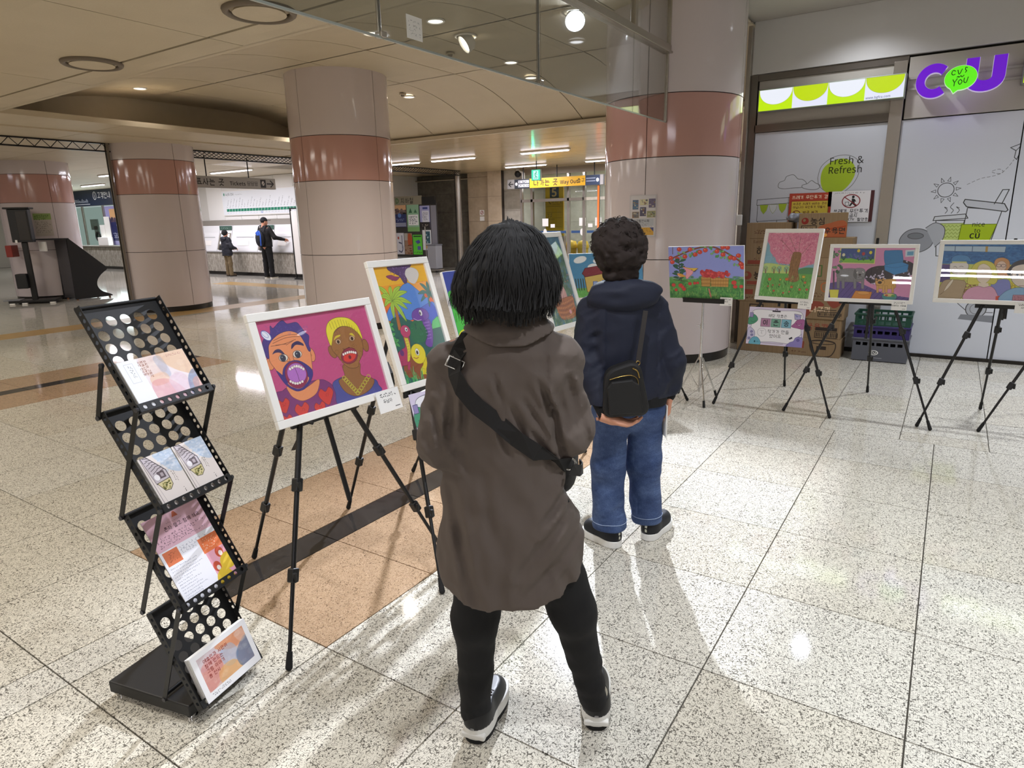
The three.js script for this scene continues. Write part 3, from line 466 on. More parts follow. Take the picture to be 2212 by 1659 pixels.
  part(lb, 'face', facePlate(1.375, .21, .006, 0, 0, .052), new THREE.MeshStandardMaterial({ color: 0x222222, emissive: 0xffffff, emissiveMap: awn, emissiveIntensity: .95, roughness: .3 }));
  const la = new THREE.RectAreaLight(0xf2ffe0, 1.6, 1.37, .2); la.position.set(0, 0, .065); la.rotation.y = Math.PI; lb.add(la);
  const lb2 = thing('lightbox_sign', 'edge of a second back-lit awning sign beside the purple letters', 'sign', [2.2, 2.712, SZ + .07]);
  part(lb2, 'box', rbox(1.4, .23, .1, .006), mat(0x8d918c, .4)); part(lb2, 'face', facePlate(1.375, .21, .006, 0, 0, .052), new THREE.MeshStandardMaterial({ color: 0x222222, emissive: 0xffffff, emissiveMap: awn, emissiveIntensity: .95, roughness: .3 }));
  const la2 = la.clone(); lb2.add(la2);
  // channel letters on two rails
  const cu = thing('shop_letters', 'purple illuminated letters CU with a lime speech bubble between', 'sign', [0, 0, SZ + .03]);
  part(cu, 'rail', [span(.6, 1.5, 2.755, 2.775, -.01, .02), span(.6, 1.5, 2.655, 2.675, -.01, .02)], mat(0xa9a49a, .4));
  const purple = new THREE.MeshStandardMaterial({ color: 0x3d0a78, emissive: 0x6a12c8, emissiveIntensity: .8, roughness: .35 }), lime = new THREE.MeshStandardMaterial({ color: 0x3c8a08, emissive: 0x62f01a, emissiveIntensity: .85, roughness: .35 }), edgeW = new THREE.MeshStandardMaterial({ color: 0x777777, emissive: 0xeadcff, emissiveIntensity: .5, roughness: .4 });
  const Cs = (r) => { const s = new THREE.Shape(), cx = .815, cy = 2.71, O = .152 + r, I = .075 - r; for (let i = 0; i <= 40; i++) { const a = R(48 + 262 * i / 40); const p = [cx + Math.cos(a) * O * .97, cy + Math.sin(a) * O]; i ? s.lineTo(...p) : s.moveTo(...p); } for (let i = 0; i <= 40; i++) { const a = R(314 - 270 * i / 40); s.lineTo(cx + Math.cos(a) * I, cy + Math.sin(a) * I); } s.closePath(); return s; };
  const Us = (r) => { const s = new THREE.Shape(), x0 = 1.062, x1 = 1.372, t = .1; s.moveTo(x0 - r, 2.872 + r); s.lineTo(x0 + t + r, 2.872 + r); s.lineTo(x0 + t + r, 2.70); s.bezierCurveTo(x0 + t + r, 2.655 - r, x1 - t - r, 2.655 - r, x1 - t - r, 2.70); s.lineTo(x1 - t - r, 2.872 + r); s.lineTo(x1 + r, 2.872 + r); s.lineTo(x1 + r, 2.70); s.bezierCurveTo(x1 + r, 2.53 - r, x0 - r, 2.53 - r, x0 - r, 2.70); s.closePath(); return s; };
  const Bs = (r) => { const s = new THREE.Shape(), cx = 1.03, cy = 2.705; for (let i = 0; i <= 36; i++) { const a = R(-95 + 330 * i / 36); const p = [cx + Math.cos(a) * (.127 + r), cy + Math.sin(a) * (.105 + r)]; i ? s.lineTo(...p) : s.moveTo(...p); } s.lineTo(.985 - r * .5, 2.575 - r * 1.5); s.closePath(); return s; };
  for (const f of [Cs, Us]) { const l = part(cu, 'letter', extr(f(0), .075).translate(0, 0, .012), purple); part(l, 'edge', extr(f(.0035), .06).translate(0, 0, .008), edgeW); }
  const bb = part(cu, 'speech_bubble', extr(Bs(0), .05).translate(0, 0, .075), lime); part(bb, 'edge', extr(Bs(.0035), .05).translate(0, 0, .068), new THREE.MeshStandardMaterial({ color: 0x777777, emissive: 0xd8ffc8, emissiveIntensity: .7 }));
  const txt = (pts) => tube(pts.map((p) => [p[0], p[1], .128]), .0035, 16, 5), ink = mat(0x12350a, .6);
  part(cu, 'lettering', [txt([[.985, 2.765], [.965, 2.775], [.955, 2.75], [.965, 2.735], [.985, 2.74]]), txt([[1.0, 2.775], [1.015, 2.735], [1.035, 2.78]]), txt([[1.075, 2.785], [1.06, 2.79], [1.06, 2.77], [1.07, 2.76], [1.06, 2.745]]), txt([[1.0, 2.71], [1.01, 2.72], [1.015, 2.708], [1.03, 2.722], [1.04, 2.71], [1.055, 2.725]]), txt([[.97, 2.695], [.985, 2.67], [1.005, 2.7]]), txt([[.985, 2.67], [.985, 2.635]]), txt([[1.03, 2.69], [1.015, 2.67], [1.03, 2.645], [1.045, 2.67], [1.03, 2.69]]), txt([[1.06, 2.7], [1.06, 2.665], [1.075, 2.655], [1.09, 2.705]])], ink);
  { const l = new THREE.PointLight(0xa070ff, .04, 0, 2); l.shadow.radius = 5; l.position.set(1.03, 2.5, .22); cu.add(l); }
}
solo('wall_switch', rbox(.06, .12, .04, .008, -.935, 1.44, SZ + .12), whitePaint, 'small white box on the steel strip beside the wide pillar', 'switch box');
// notices taped inside the shop door
solo('warning_poster', facePlate(.43, .3, .004, -.215, 1.565, SZ + .016), prn(430, 300, (x, w, h) => { rect(x, 0, 0, w, h, '#b8422c'); hangul(x, '쓰레기 무단투기 경고문', 26, 24, 40, '#f4e4c8', .13); rect(x, 26, 84, w - 52, h - 104, '#d9c046', '#8a2a1c', 5); hangul(x, '이곳은 쓰레기 버리는 곳이', 44, 100, 27, '#5a2a1c', .12); hangul(x, '아닙니다 무단투기 적발시', 44, 136, 27, '#5a2a1c', .12); oval(x, 84, 222, 40, 36, null, '#7a2418', 8); P2(x, [[58, 200], [112, 246]], null, '#7a2418', 8, false); hangul(x, '벌금 부과', 150, 190, 34, '#5a2a1c', .12); scrawl(x, 150, 245, 220, 2, 16, '#6a3a1c', 3); }), 'red and yellow warning poster in Korean above the cardboard boxes', 'poster');
solo('warning_poster', facePlate(.44, .32, .004, .185, 1.56, SZ + .016), prn(440, 320, (x, w, h) => { rect(x, 0, 0, w, h, '#e6e4e6'); rect(x, 0, 0, 34, h, '#4a1f20'); rect(x, w - 34, 0, 34, h, '#4a1f20'); type(x, 'CCTV', 190, 305, 34, '#333', 'sans-serif', 'bold'); scrawl(x, 60, 20, 320, 1, 14, '#555', 3); oval(x, w / 2 + 6, 104, 84, 66, null, '#8a2a30', 10); oval(x, w / 2 + 24, 62, 13, 14, '#1c1c1e'); P2(x, [[w / 2 + 12, 76], [w / 2 + 40, 84], [w / 2 + 56, 112], [w / 2 + 40, 108], [w / 2 + 44, 130], [w / 2 + 64, 154], [w / 2 + 46, 156], [w / 2 + 22, 132], [w / 2 + 4, 158], [w / 2 - 10, 150], [w / 2 + 12, 116]], '#1c1c1e'); rect(x, w / 2 - 48, 112, 34, 38, null, '#1c1c1e', 4); P2(x, [[w / 2 - 62, 60], [w / 2 + 66, 150]], null, '#8a2a30', 9, false); hangul(x, '쓰레기 무단투기', 62, 186, 44, '#1c1c1e', .11); hangul(x, '절대 금지', 120, 234, 40, '#1c1c1e', .11); hangul(x, '촬영중', 300, 278, 34, '#1c1c1e', .11); }), 'white no-littering notice with a crossed-out walking figure', 'poster');
// ---------------------------------------------------------------- lattice shutters on the pillar line
function lattice(label, z0, z1, rows) {
  const t = thing('shutter_lattice', label, 'shutter', [-11.2, 0, 0]), n = Math.round(Math.abs(z1 - z0) / (rows > 1 ? .1 : .115)), dz = (z1 - z0) / n, h = .115, y0 = 2.795;
  part(t, 'top_rail', span(-.03, .03, 2.9, 2.918, z0, z1), blackMetal); part(t, 'bottom_rail', span(-.03, .03, y0 - .022, y0, z0, z1), blackMetal);
  const a = rod([0, y0, 0], [0, y0 + h, dz * rows], .006, .006, 6), b = rod([0, y0 + h, 0], [0, y0, dz * rows], .006, .006, 6);
  for (let i = 0; i + rows <= n; i++) { if (rows > 1 || i % 2 === 0) part(t, 'bar', a, blackMetal).position.z = z0 + dz * i; if (rows > 1 || i % 2) part(t, 'bar', b, blackMetal).position.set(.013, 0, z0 + dz * i); }
}
lattice('black zigzag lattice of the rolled shutter under the beam at far left', -1.24, 3.2, 1);
lattice('black diamond lattice of the shutter between two middle pillars', -2.66, -8.0, 2);
lattice('dim far lattice of the shutter over the notice board recess', -8.05, -11.1, 2);
{
  const t = thing('shutter_rail', 'steel guide rail standing against the third pillar below the lattice', 'rail', [-11.2, 0, -1.215]);
  part(t, 'channel', [rbox(.07, 2.92, .012, .003, 0, 1.46, 0), rbox(.012, 2.92, .04, .003, -.03, 1.46, .02), rbox(.012, 2.92, .04, .003, .03, 1.46, .02)], mat(0x8d867c, .3, { metalness: .6 })); part(t, 'slide', rbox(.018, 2.9, .02, .003, 0, 1.45, .02), blackMetal);
  const p = thing('shutter_post', 'shiny round steel post at the edge of the dark recess', 'post', [-11.55, 0, -11.45]);
  part(p, 'pipe', disc(.085, 2.9, 0, 1.46, 0), stainless); part(p, 'guide', rbox(.05, 2.9, .03, .004, -.1, 1.46, 0), blackMetal);
}
// ---------------------------------------------------------------- ticket counter and machines
{
  const t = thing('ticket_counter', 'long marble counter with a dark kickboard below the ticket machines', 'counter', [0, 0, -7.6]);
  for (let i = 0; i < 6; i++) part(t, 'marble_slab', rbox(.93, .58, .03, .003, -19.3 + .47 + i * .94, .39, -.015), marble);
  part(t, 'body', span(-19.3, -13.7, .1, .68, -.45, -.03), stainDark); part(t, 'kickboard', span(-19.3, -13.7, 0, .1, -.4, -.02), plinthM); part(t, 'top', rbox(5.7, .035, .5, .006, -16.5, .695, -.22), mat(0x6a665f, .3));
  struct('trim_1', rbox(5.9, .16, .06, .005, -16.6, 1.585, -8.06), mat(0x9c968c, .35));
  const pw = mat(0xe9eaea, .28), wallW = mat(0xf1f0ea, .4);
  const up = struct('wall_ticket'); for (let i = 0; i < 7; i++) part(up, 'wall_panel', rbox(.84, 1.24, .03, .003, -19.2 + .43 + i * .855, 2.29, -8.08), wallW);
  const seg = (name, label, x0, x1, kind) => {
    const m = thing(name, label, 'ticket machine', [(x0 + x1) / 2, .713, -7.62], 0, kind === 'm' ? undefined : 'white counter panels'), w = x1 - x0 - .012;
    const s = poly([[0, 0], [0, .03], [-.17, .58], [-.22, .79], [-.43, .79], [-.43, 0]]); // side profile: z, y
    part(m, 'body', extr(s, w).rotateY(-Math.PI / 2).translate(w / 2, 0, 0), pw);
    const tilt = -Math.atan2(.17, .55), on = (g, y, d = .006) => g.rotateX(tilt).translate(0, y, -.17 * (y - .03) / .55 + d);
    if (kind === 'm') {
      part(m, 'header', rbox(w * .96, .13, .03, .004, 0, .715, -.185), prn(256, 64, (x) => { rect(x, 0, 0, 256, 64, '#3c5a4e'); scrawl(x, 30, 34, 190, 1, 26, '#b8cfc4', 4); }));
      part(m, 'steel_plate', on(rbox(w * .92, .52, .012, .004), .31), stainless);
      part(m, 'screen', on(rbox(w * .46, .16, .014, .004, -.06), .46, .012), glow(0xf4f8ff, .9)); part(m, 'button_panel', on(rbox(w * .3, .16, .014, .004, .14), .46, .012), whitePaint); part(m, 'note_slot', on(rbox(w * .4, .09, .016, .004, -.09), .27, .012), whitePaint); part(m, 'card_reader', on(rbox(w * .3, .1, .016, .004, .13), .3, .012), pw); part(m, 'ticket_tray', on(rbox(w * .34, .15, .02, .006, -.1), .12, .012), blackPlastic); part(m, 'coin_tray', on(rbox(w * .3, .12, .02, .006, .13), .11, .012), stainDark);
    } else { part(m, 'line_plate', on(rbox(w * .62, .02, .012, .003), .44), mat(0xb9bcbc, .3)); part(m, 'notice', on(rbox(w * .4, .16, .008, .002, -.05), .26), paper); }
    return m;
  };
  seg('counter_panel', 'blank white sloping panel at the left end of the ticket counter', -19.3, -18.32);
  seg('ticket_machine', 'ticket machine with green header left of the small figure in a hood', -18.31, -17.66, 'm');
  seg('counter_panel', 'white sloping panel behind the small hooded figure', -17.65, -16.28);
  seg('ticket_machine', 'ticket machine with green header between the two standing people', -16.27, -15.62, 'm');
  seg('counter_panel', 'white sloping panel next to the man with the blue backpack', -15.61, -14.65);
  seg('ticket_machine', 'ticket machine at which the man in black is reaching', -14.64, -13.95, 'm');
  const d = thing('notice_case', 'tall white notice case in a thin black frame beside the machines', 'notice board', [-13.98, 0, -7.25]);
  part(d, 'frame', [rbox(.035, 1.9, .035, .004, -.15, .96, 0), rbox(.035, 1.9, .035, .004, .17, .96, 0), rbox(.36, .035, .035, .004, 0, 1.92, 0), rbox(.36, .04, .12, .004, 0, .02, 0)], blackMetal); part(d, 'board', rbox(.3, 1.7, .012, .002, .01, 1.0, 0), paper);
  const map = thing('line_map', 'wide white route board with slanted station names over a green line', 'sign', [-16.43, 2.18, -8.035]);
  part(map, 'frame', rbox(3.76, .76, .05, .008), whitePaint);
  part(map, 'print', facePlate(3.7, .7, .004, 0, 0, .028), prn(1110, 210, (x, w, h) => { rect(x, 0, 0, w, h, '#eef2f4'); oval(x, 34, 26, 9, 13, '#2c8a66'); hangul(x, '노선도 안내', 56, 16, 22, '#46514e', .1); scrawl(x, 200, 30, 120, 1, 8, '#8a9290', 2); for (let i = 0; i < 24; i++) { const a = 52 + i * 43.5; x.save(); x.translate(a + 14, 148); x.rotate(-1.12); scrawl(x, 0, -4, rr(38, 105), 1, 9, '#4a4f50', 2.4); x.restore(); rect(x, a, 158, 39, 24, '#0d7f5c'); rect(x, a + 6, 163, 8, 6, 'rgba(255,255,255,.35)'); rect(x, a + 22, 172, 10, 5, 'rgba(255,255,255,.3)'); scrawl(x, a + 6, 194, 22, 1, 4, '#9aa3a3', 1.6); } oval(x, 574, 194, 12, 8, '#dfe8f4', '#3a5fae', 3); }, .35));
}
{ // hanging sign over the ticket hall
  const t = thing('hanging_sign', 'grey hanging sign reading Tickets with a black arrow', 'sign', [-11.9, 2.39, -3.9]);
  part(t, 'box', rbox(.09, .23, 2.4, .006), mat(0x8d8b86, .45));
  part(t, 'face', facePlate(2.38, .22, .004).rotateY(Math.PI / 2).translate(.048, 0, 0), prn(1190, 110, (x, w, h) => { rect(x, 0, 0, w, h, '#a5a29d'); hangul(x, '표사는 곳', 230, 20, 70, '#1d1c1b', .12); type(x, 'Tickets', 615, 82, 56, '#1d1c1b', 'sans-serif', 'bold'); for (let i = 0; i < 3; i++) { const a = 830 + i * 46; rect(x, a, 40, 34, 14, null, '#2a2928', 4); rect(x, a + 4, 56, 26, 24, null, '#2a2928', 4); P2(x, [[a + 4, 68], [a + 30, 68]], null, '#2a2928', 4, false); } rect(x, 995, 12, 70, 86, '#161514'); oval(x, 1030, 52, 18, 24, '#cfccc6'); P2(x, [[1016, 70], [1046, 40]], null, '#161514', 5, false); P2(x, [[1082, 55], [1160, 55]], null, '#161514', 13, false); P2(x, [[1128, 22], [1164, 55], [1128, 88]], null, '#161514', 13, false); }, .5));
  for (const z of [-.55, .45]) part(t, 'rod', rod([0, .11, z], [0, .53, z], .012), blackMetal);
}
{ // information booth at the far end
  const t = thing('information_booth', 'glazed information booth with a dark blue fascia and marble base', 'booth', [0, 0, -8]);
  part(t, 'fascia', facePlate(4.4, .6, .1, -26.5, 2.65, .02), prn(1100, 150, (x, w, h) => { rect(x, 0, 0, w, h, '#26344e'); rect(x, 0, 0, w, 22, '#2f3f55'); x.strokeStyle = '#b9c4d6'; x.lineWidth = 4; for (let i = 0; i < 40; i++) { const a = 20 + i * 12, b = rr(10, 58) * (i % 7 === 3 ? 1.2 : .6); x.beginPath(); x.moveTo(a, 118); x.lineTo(a, 118 - b); x.lineTo(a + 9, 118 - b * .8); x.lineTo(a + 9, 118); x.stroke(); } rect(x, 0, 132, 530, 7, '#dfe6f0'); oval(x, 640, 62, 30, 34, null, '#f2f4f8', 8); type(x, 'i', 630, 82, 56, '#f2f4f8', 'sans-serif', 'bold'); hangul(x, '고객안내', 690, 34, 58, '#f2f4f8', .13); }, .4));
  part(t, 'glowing_backing', span(-28.6, -24.3, .88, 2.33, -.075, -.06), glow(0xe4f6f4, .55)); part(t, 'side_panel', span(-25.75, -24.3, .88, 2.3, -.05, -.03), mat(0xa9a6d8, .4));  // backing glows in place of a lit booth room
  part(t, 'pane', span(-28.6, -25.8, .88, 2.3, .0, .008), glassM); for (const x of [-25.8, -27.4]) part(t, 'mullion', span(x - .04, x + .04, .85, 2.33, -.03, .03), stainless);
  part(t, 'counter_top', span(-28.6, -24.3, .82, .87, -.05, .3), mat(0x8e887c, .3)); for (let i = 0; i < 4; i++) part(t, 'marble_slab', rbox(1.05, .7, .03, .003, -28.05 + i * 1.07, .45, .2), marble); part(t, 'plinth', span(-28.6, -24.3, 0, .1, 0, .19), plinthM); part(t, 'base', span(-28.6, -24.3, .1, .82, -.05, .185), stainDark);
  part(t, 'poster', facePlate(.75, 1.15, .01, -25.05, 1.62, -.02), prn(150, 230, (x) => { rect(x, 0, 0, 150, 90, '#e6b37c'); for (let i = 0; i < 14; i++) oval(x, rr(10, 140), rr(60, 100), 16, 12, i % 2 ? '#5d4a5c' : '#3b3048'); rect(x, 0, 95, 150, 135, '#23285e'); oval(x, 84, 118, 10, 10, '#9fb2e6'); scrawl(x, 16, 178, 110, 3, 14, '#dfe4f6', 4); }, .5));
  part(t, 'leaflet', rbox(.4, .95, .01, .002, -25.62, 1.45, .03), paper); part(t, 'monitor', [rbox(.55, .4, .05, .01, -26.7, 1.65, -.03), rbox(.3, .5, .05, .01, -26.6, 1.35, -.03)], mat(0x8b948f, .5)); part(t, 'fan', new THREE.TorusGeometry(.16, .03, 8, 24).translate(-26.45, 1.2, .03), blackPlastic); part(t, 'desk_box', [rbox(.75, .3, .2, .01, -25.75, 1.02, .12), rbox(.35, .55, .02, .004, -26.0, 1.35, .04)], paper);
  const l = new THREE.RectAreaLight(0xe4f6f4, 3, 4.2, 1.4); l.position.set(-26.5, 1.6, .06); l.rotation.y = Math.PI; t.add(l);  // area light stands in for light from inside the booth
}
// ---------------------------------------------------------------- black lectern kiosk and stand before the fourth pillar
{
  const t = thing('kiosk', 'black wedge-shaped kiosk with a concave back beside the fourth pillar', 'kiosk', [-14.55, 0, 0]);
  const s = new THREE.Shape(); s.moveTo(1.722, .03); s.lineTo(1.37 + .38, 1.29); s.lineTo(1.79, 1.304); s.lineTo(2.46, .665); s.quadraticCurveTo(2.48, .63, 2.42, .595); s.bezierCurveTo(2.19, .46, 2.12, .26, 2.3, .14); s.bezierCurveTo(2.4, .09, 2.47, .08, 2.49, .04); s.lineTo(2.3, .03); s.closePath();
  for (const x of [-.56, -.02]) part(t, 'side_panel', extr(s, .02, .003).rotateY(Math.PI / 2).translate(x, 0, 0), blackSatin);
  part(t, 'front_panel', span(-.55, -.02, .05, 1.29, -1.76, -1.735), mat(0x47464a, .35)); part(t, 'sloped_top', rbox(.54, .02, .92, .004).rotateX(-.76).translate(-.28, .98, -2.12), mat(0x1a1a1c, .2)); part(t, 'ledge', rbox(.58, .03, .42, .005, -.28, 1.305, -1.58), blackSatin); part(t, 'leaflet_holder', rbox(.3, .2, .04, .006, -.4, 1.16, -1.44), paper);
  for (const [x, z] of [[-.5, -1.78], [-.06, -1.78], [-.5, -2.4], [-.06, -2.45]]) part(t, 'foot', disc(.02, .032, x, .016, z, 12), mat(0x8a5a34, .5));
  const q = thing('umbrella_wrapper', 'black upright umbrella bag dispenser with a flat cap and small bin', 'dispenser', [-14.95, 0, -1.12], .9);
  part(q, 'base', rbox(.85, .05, .42, .01, .0, .055, 0), blackPlastic); part(q, 'plate', rbox(.3, .02, .3, .006, -.38, .085, .02), mat(0x8a8d93, .3)); for (const x of [-.36, -.14, .36]) part(q, 'pad', rbox(.1, .03, .07, .01, x, .015, .19), whitePaint);
  part(q, 'pole', rbox(.1, 1.2, .08, .012, 0, .66, 0), blackPlastic); part(q, 'cabinet', [rbox(.36, .66, .2, .012, 0, 1.59, 0)], blackSatin); part(q, 'panel', rbox(.19, .58, .012, .004, .06, 1.59, .104), mat(0x26221f, .4)); part(q, 'cap', rbox(.46, .035, .3, .014, 0, 1.94, 0), blackPlastic); part(q, 'bin', rbox(.2, .3, .22, .02, -.14, .47, .05), blackSatin); part(q, 'tag', rbox(.04, .06, .01, .002, -.1, 1.28, .12), paper);
}
solo('alarm_box', [rbox(.12, .24, .28, .01, -15.36, 1.08, -1.02, .8)], mat(0x8a2a1e, .4), 'small dark red alarm box on the fourth pillar', 'alarm box');
function bentPoster(name, c, r, a0, a1, y0, y1, m, label) { const g = ringPanel(r, y0, y1, a0, a1, .003), p = g.attributes.position, uv = g.attributes.uv; for (let i = 0; i < p.count; i++) { const a = Math.atan2(p.getX(i), p.getZ(i)); uv.setXY(i, clamp((a - a0) / (a1 - a0), .002, .998), clamp((p.getY(i) - y0) / (y1 - y0), .002, .998)); } return solo(name, g.translate(c[0], 0, c[1]), m, label, 'poster'); }
bentPoster('event_poster', [-1.481, -2.18], .7045, R(-14), R(10), 1.3, 1.715, prn(290, 450, (x, w, h) => { rect(x, 0, 0, w, h, '#b9b4b4'); rect(x, 16, 12, w - 32, h - 24, '#c4c0c0'); const pic = (a, b, c, d, f, e) => { rect(x, a, b, c, d, e || '#4a4660'); rect(x, a + 4, b + 4, c - 8, d - 8, f); for (let i = 0; i < 9; i++) oval(x, a + rr(8, c - 8), b + rr(10, d - 8), rr(5, 13), rr(4, 9), ['#8e8470', '#b8b09a', '#5a5a66', '#7d5c48', '#6e7d8e'][i % 5]); }; pic(36, 52, 66, 100, '#557089'); pic(118, 48, 86, 60, '#c3bd98', '#b8b08a'); pic(212, 44, 66, 92, '#6a5f7a'); pic(32, 176, 80, 68, '#6e6a66', '#a08a70'); pic(120, 130, 66, 94, '#504c62'); pic(194, 170, 88, 70, '#8d8f6a', '#a89a70'); rect(x, 24, 250, w - 48, 76, '#aeb0b4'); hangul(x, '그림전시회', 80, 262, 28, '#4c4a4e', .13); scrawl(x, 40, 306, 210, 3, 12, '#6d6a6c', 3); rect(x, 24, 345, w - 48, 80, '#c99a3a'); P2(x, [[w - 64, 345], [w - 24, 345], [w - 24, 390]], '#454a7a'); scrawl(x, 50, 362, 180, 3, 20, '#8a6a30', 4); }, .5), 'event poster with six small pictures on the wide pillar above the curly head');
bentPoster('green_notice', [-15.84, -1.85], .7045, R(58), R(84), 1.37, 1.84, prn(200, 220, (x) => { rect(x, 0, 0, 200, 220, '#b7afa4'); rect(x, 0, 0, 200, 60, '#8fa860'); scrawl(x, 10, 22, 170, 3, 16, '#5c7a3a', 6); scrawl(x, 14, 84, 170, 6, 20, '#7a746c', 4); }, .5), 'small green-headed notice on the fourth pillar behind the black dispenser');
// ---------------------------------------------------------------- notice boards in the dark recess
{
  const bz = -10.8, t = thing('notice_board', 'free-standing grey notice board covered with posters in the dark recess', 'notice board', [0, 0, bz]);
  part(t, 'backboard', span(-13.9, -11.92, .42, 2.02, -.06, -.02), mat(0x3a3835, .6)); part(t, 'header', facePlate(1.25, .26, .03, -13.1, 2.13, -.02), prn(250, 52, (x) => { rect(x, 0, 0, 250, 52, '#8f8a78'); type(x, 'D', 36, 42, 44, '#3f6a3c', 'sans-serif', 'bold'); hangul(x, '지하철', 82, 10, 34, '#45423a', .12); }, .5)); part(t, 'header_block', span(-12.45, -11.95, 1.99, 2.22, -.05, 0), blackSatin); part(t, 'grey_sheet', span(-12.14, -11.93, .8, 1.96, -.02, -.012), mat(0x83838c, .5)); for (const x of [-13.8, -12.0]) part(t, 'leg', span(x - .03, x + .03, 0, .45, -.07, -.02), blackMetal);
  const post = (label, x0, x1, y0, y1, draw) => solo('poster', facePlate(x1 - x0, y1 - y0, .006, (x0 + x1) / 2, (y0 + y1) / 2, bz - .006), prn(120, 180, draw, .6), label, 'poster', 'posters on the recess board');
  post('dusk poster of a crowd over a navy lower half, top left of the board', -13.6, -13.12, 1.34, 2.0, (x) => { rect(x, 0, 0, 120, 60, '#d9ae84'); for (let i = 0; i < 16; i++) oval(x, rr(4, 116), rr(34, 72), 13, 10, i % 2 ? '#5a4648' : '#7b6a66'); rect(x, 0, 74, 120, 106, '#2a3568'); oval(x, 50, 84, 18, 18, '#5a7ec0'); scrawl(x, 10, 116, 90, 2, 12, '#8f9bc6', 4); for (let i = 0; i < 3; i++) rect(x, 6, 146 + i * 11, 108, 6, '#c9cfdf'); });
  post('mint green poster with two small houses and a white text box', -13.09, -12.6, 1.2, 2.0, (x) => { rect(x, 0, 0, 120, 180, '#8fbb9a'); P2(x, [[20, 54], [38, 22], [54, 54]], '#35684a'); P2(x, [[70, 54], [86, 30], [102, 54]], '#3f7453'); rect(x, 12, 66, 100, 72, '#eceff0'); scrawl(x, 22, 82, 76, 4, 14, '#4c5a6a', 4); rect(x, 0, 150, 120, 30, '#7fb56c'); });
  post('lilac and white poster with navy lettering, top right of the board', -12.56, -12.17, 1.29, 1.96, (x) => { rect(x, 0, 0, 120, 130, '#a4a6d2'); rect(x, 26, 40, 84, 90, '#d6d9e4'); rect(x, 36, 12, 60, 16, '#3b4a8c'); scrawl(x, 34, 58, 64, 5, 13, '#6a7088', 4); rect(x, 0, 132, 120, 48, '#2b2626'); scrawl(x, 24, 156, 70, 1, 18, '#c9bfae', 4); });
  post('pale poster with a curved grey figure, lower left of the board', -13.58, -13.27, .5, 1.16, (x) => { rect(x, 0, 0, 120, 180, '#d9dae2'); blob(x, [[36, 80], [84, 92], [96, 130], [70, 160], [30, 150]], null, '#5b5f7a', 12, false); oval(x, 30, 42, 14, 12, '#b8584a'); rect(x, 80, 20, 16, 110, '#8f93a4'); });
  post('rust brown photo poster on the recess board', -13.25, -12.93, .5, 1.15, (x) => { rect(x, 0, 0, 120, 180, '#9c7d64'); blob(x, [[70, 4], [112, 20], [118, 90], [60, 96], [52, 50]], '#b5552c'); for (let i = 0; i < 20; i++) oval(x, rr(0, 120), rr(90, 180), 18, 5, i % 2 ? '#6e4028' : '#a88a70'); rect(x, 0, 0, 50, 60, '#b4b0a6'); });
  post('bright lime poster with two blue patches', -12.9, -12.53, .5, 1.1, (x) => { rect(x, 0, 0, 120, 180, '#63d23a'); rect(x, 10, 8, 100, 12, '#2c5a2a'); P2(x, [[30, 60], [80, 44], [100, 70], [60, 84]], '#4a4f9c'); rect(x, 56, 104, 44, 34, '#5a62a8'); scrawl(x, 14, 160, 92, 1, 16, '#2c5a2a', 5); });
  post('white poster with teal shapes and a yellow corner', -12.5, -12.16, .64, 1.24, (x) => { rect(x, 0, 0, 120, 180, '#dfe3e4'); rect(x, 40, 12, 66, 108, '#38606e'); for (let i = 0; i < 10; i++) oval(x, rr(46, 100), rr(18, 114), 9, 6, i % 2 ? '#b9d2d6' : '#233c48'); oval(x, 66, 150, 26, 18, '#e0b23a'); });
  solo('paper_sheet', span(-12.1, -11.9, .42, .7, bz - .02, bz - .012), paper, 'small white sheet hanging under the grey board edge', 'paper');
  const k = thing('cart', 'small grey trolley with a flat front beside the board', 'cart', [-11.88, 0, -10.55]); part(k, 'bin', rbox(.34, .68, .3, .02, .05, .45, 0), mat(0x8b8c90, .5)); part(k, 'lid', rbox(.36, .04, .32, .01, .05, .81, 0), mat(0x6a6b70, .5)); part(k, 'frame', [rod([-.14, .06, .16], [-.2, 1.35, .1], .014), rbox(.4, .03, .34, .008, .05, .08, 0)], chrome); for (const x of [-.08, .2]) part(k, 'wheel', new THREE.CylinderGeometry(.035, .035, .025, 16).rotateX(Math.PI / 2).translate(x, .035, .14), rubber);
}
{ const t = thing('wall_notice', 'small white notice with a red crossed symbol on the tan wall', 'notice', [-11.22, 1.62, -12.19]); part(t, 'card', [rbox(.17, .16, .006, .002, 0, .1, 0), rbox(.17, .13, .006, .002, 0, -.08, 0)], paper); part(t, 'symbol', [new THREE.TorusGeometry(.05, .008, 6, 20).translate(0, .1, .005), box(.1, .012, .004, 0, .1, .005, 0, 0, .8)], mat(0x9a3028, .6)); }
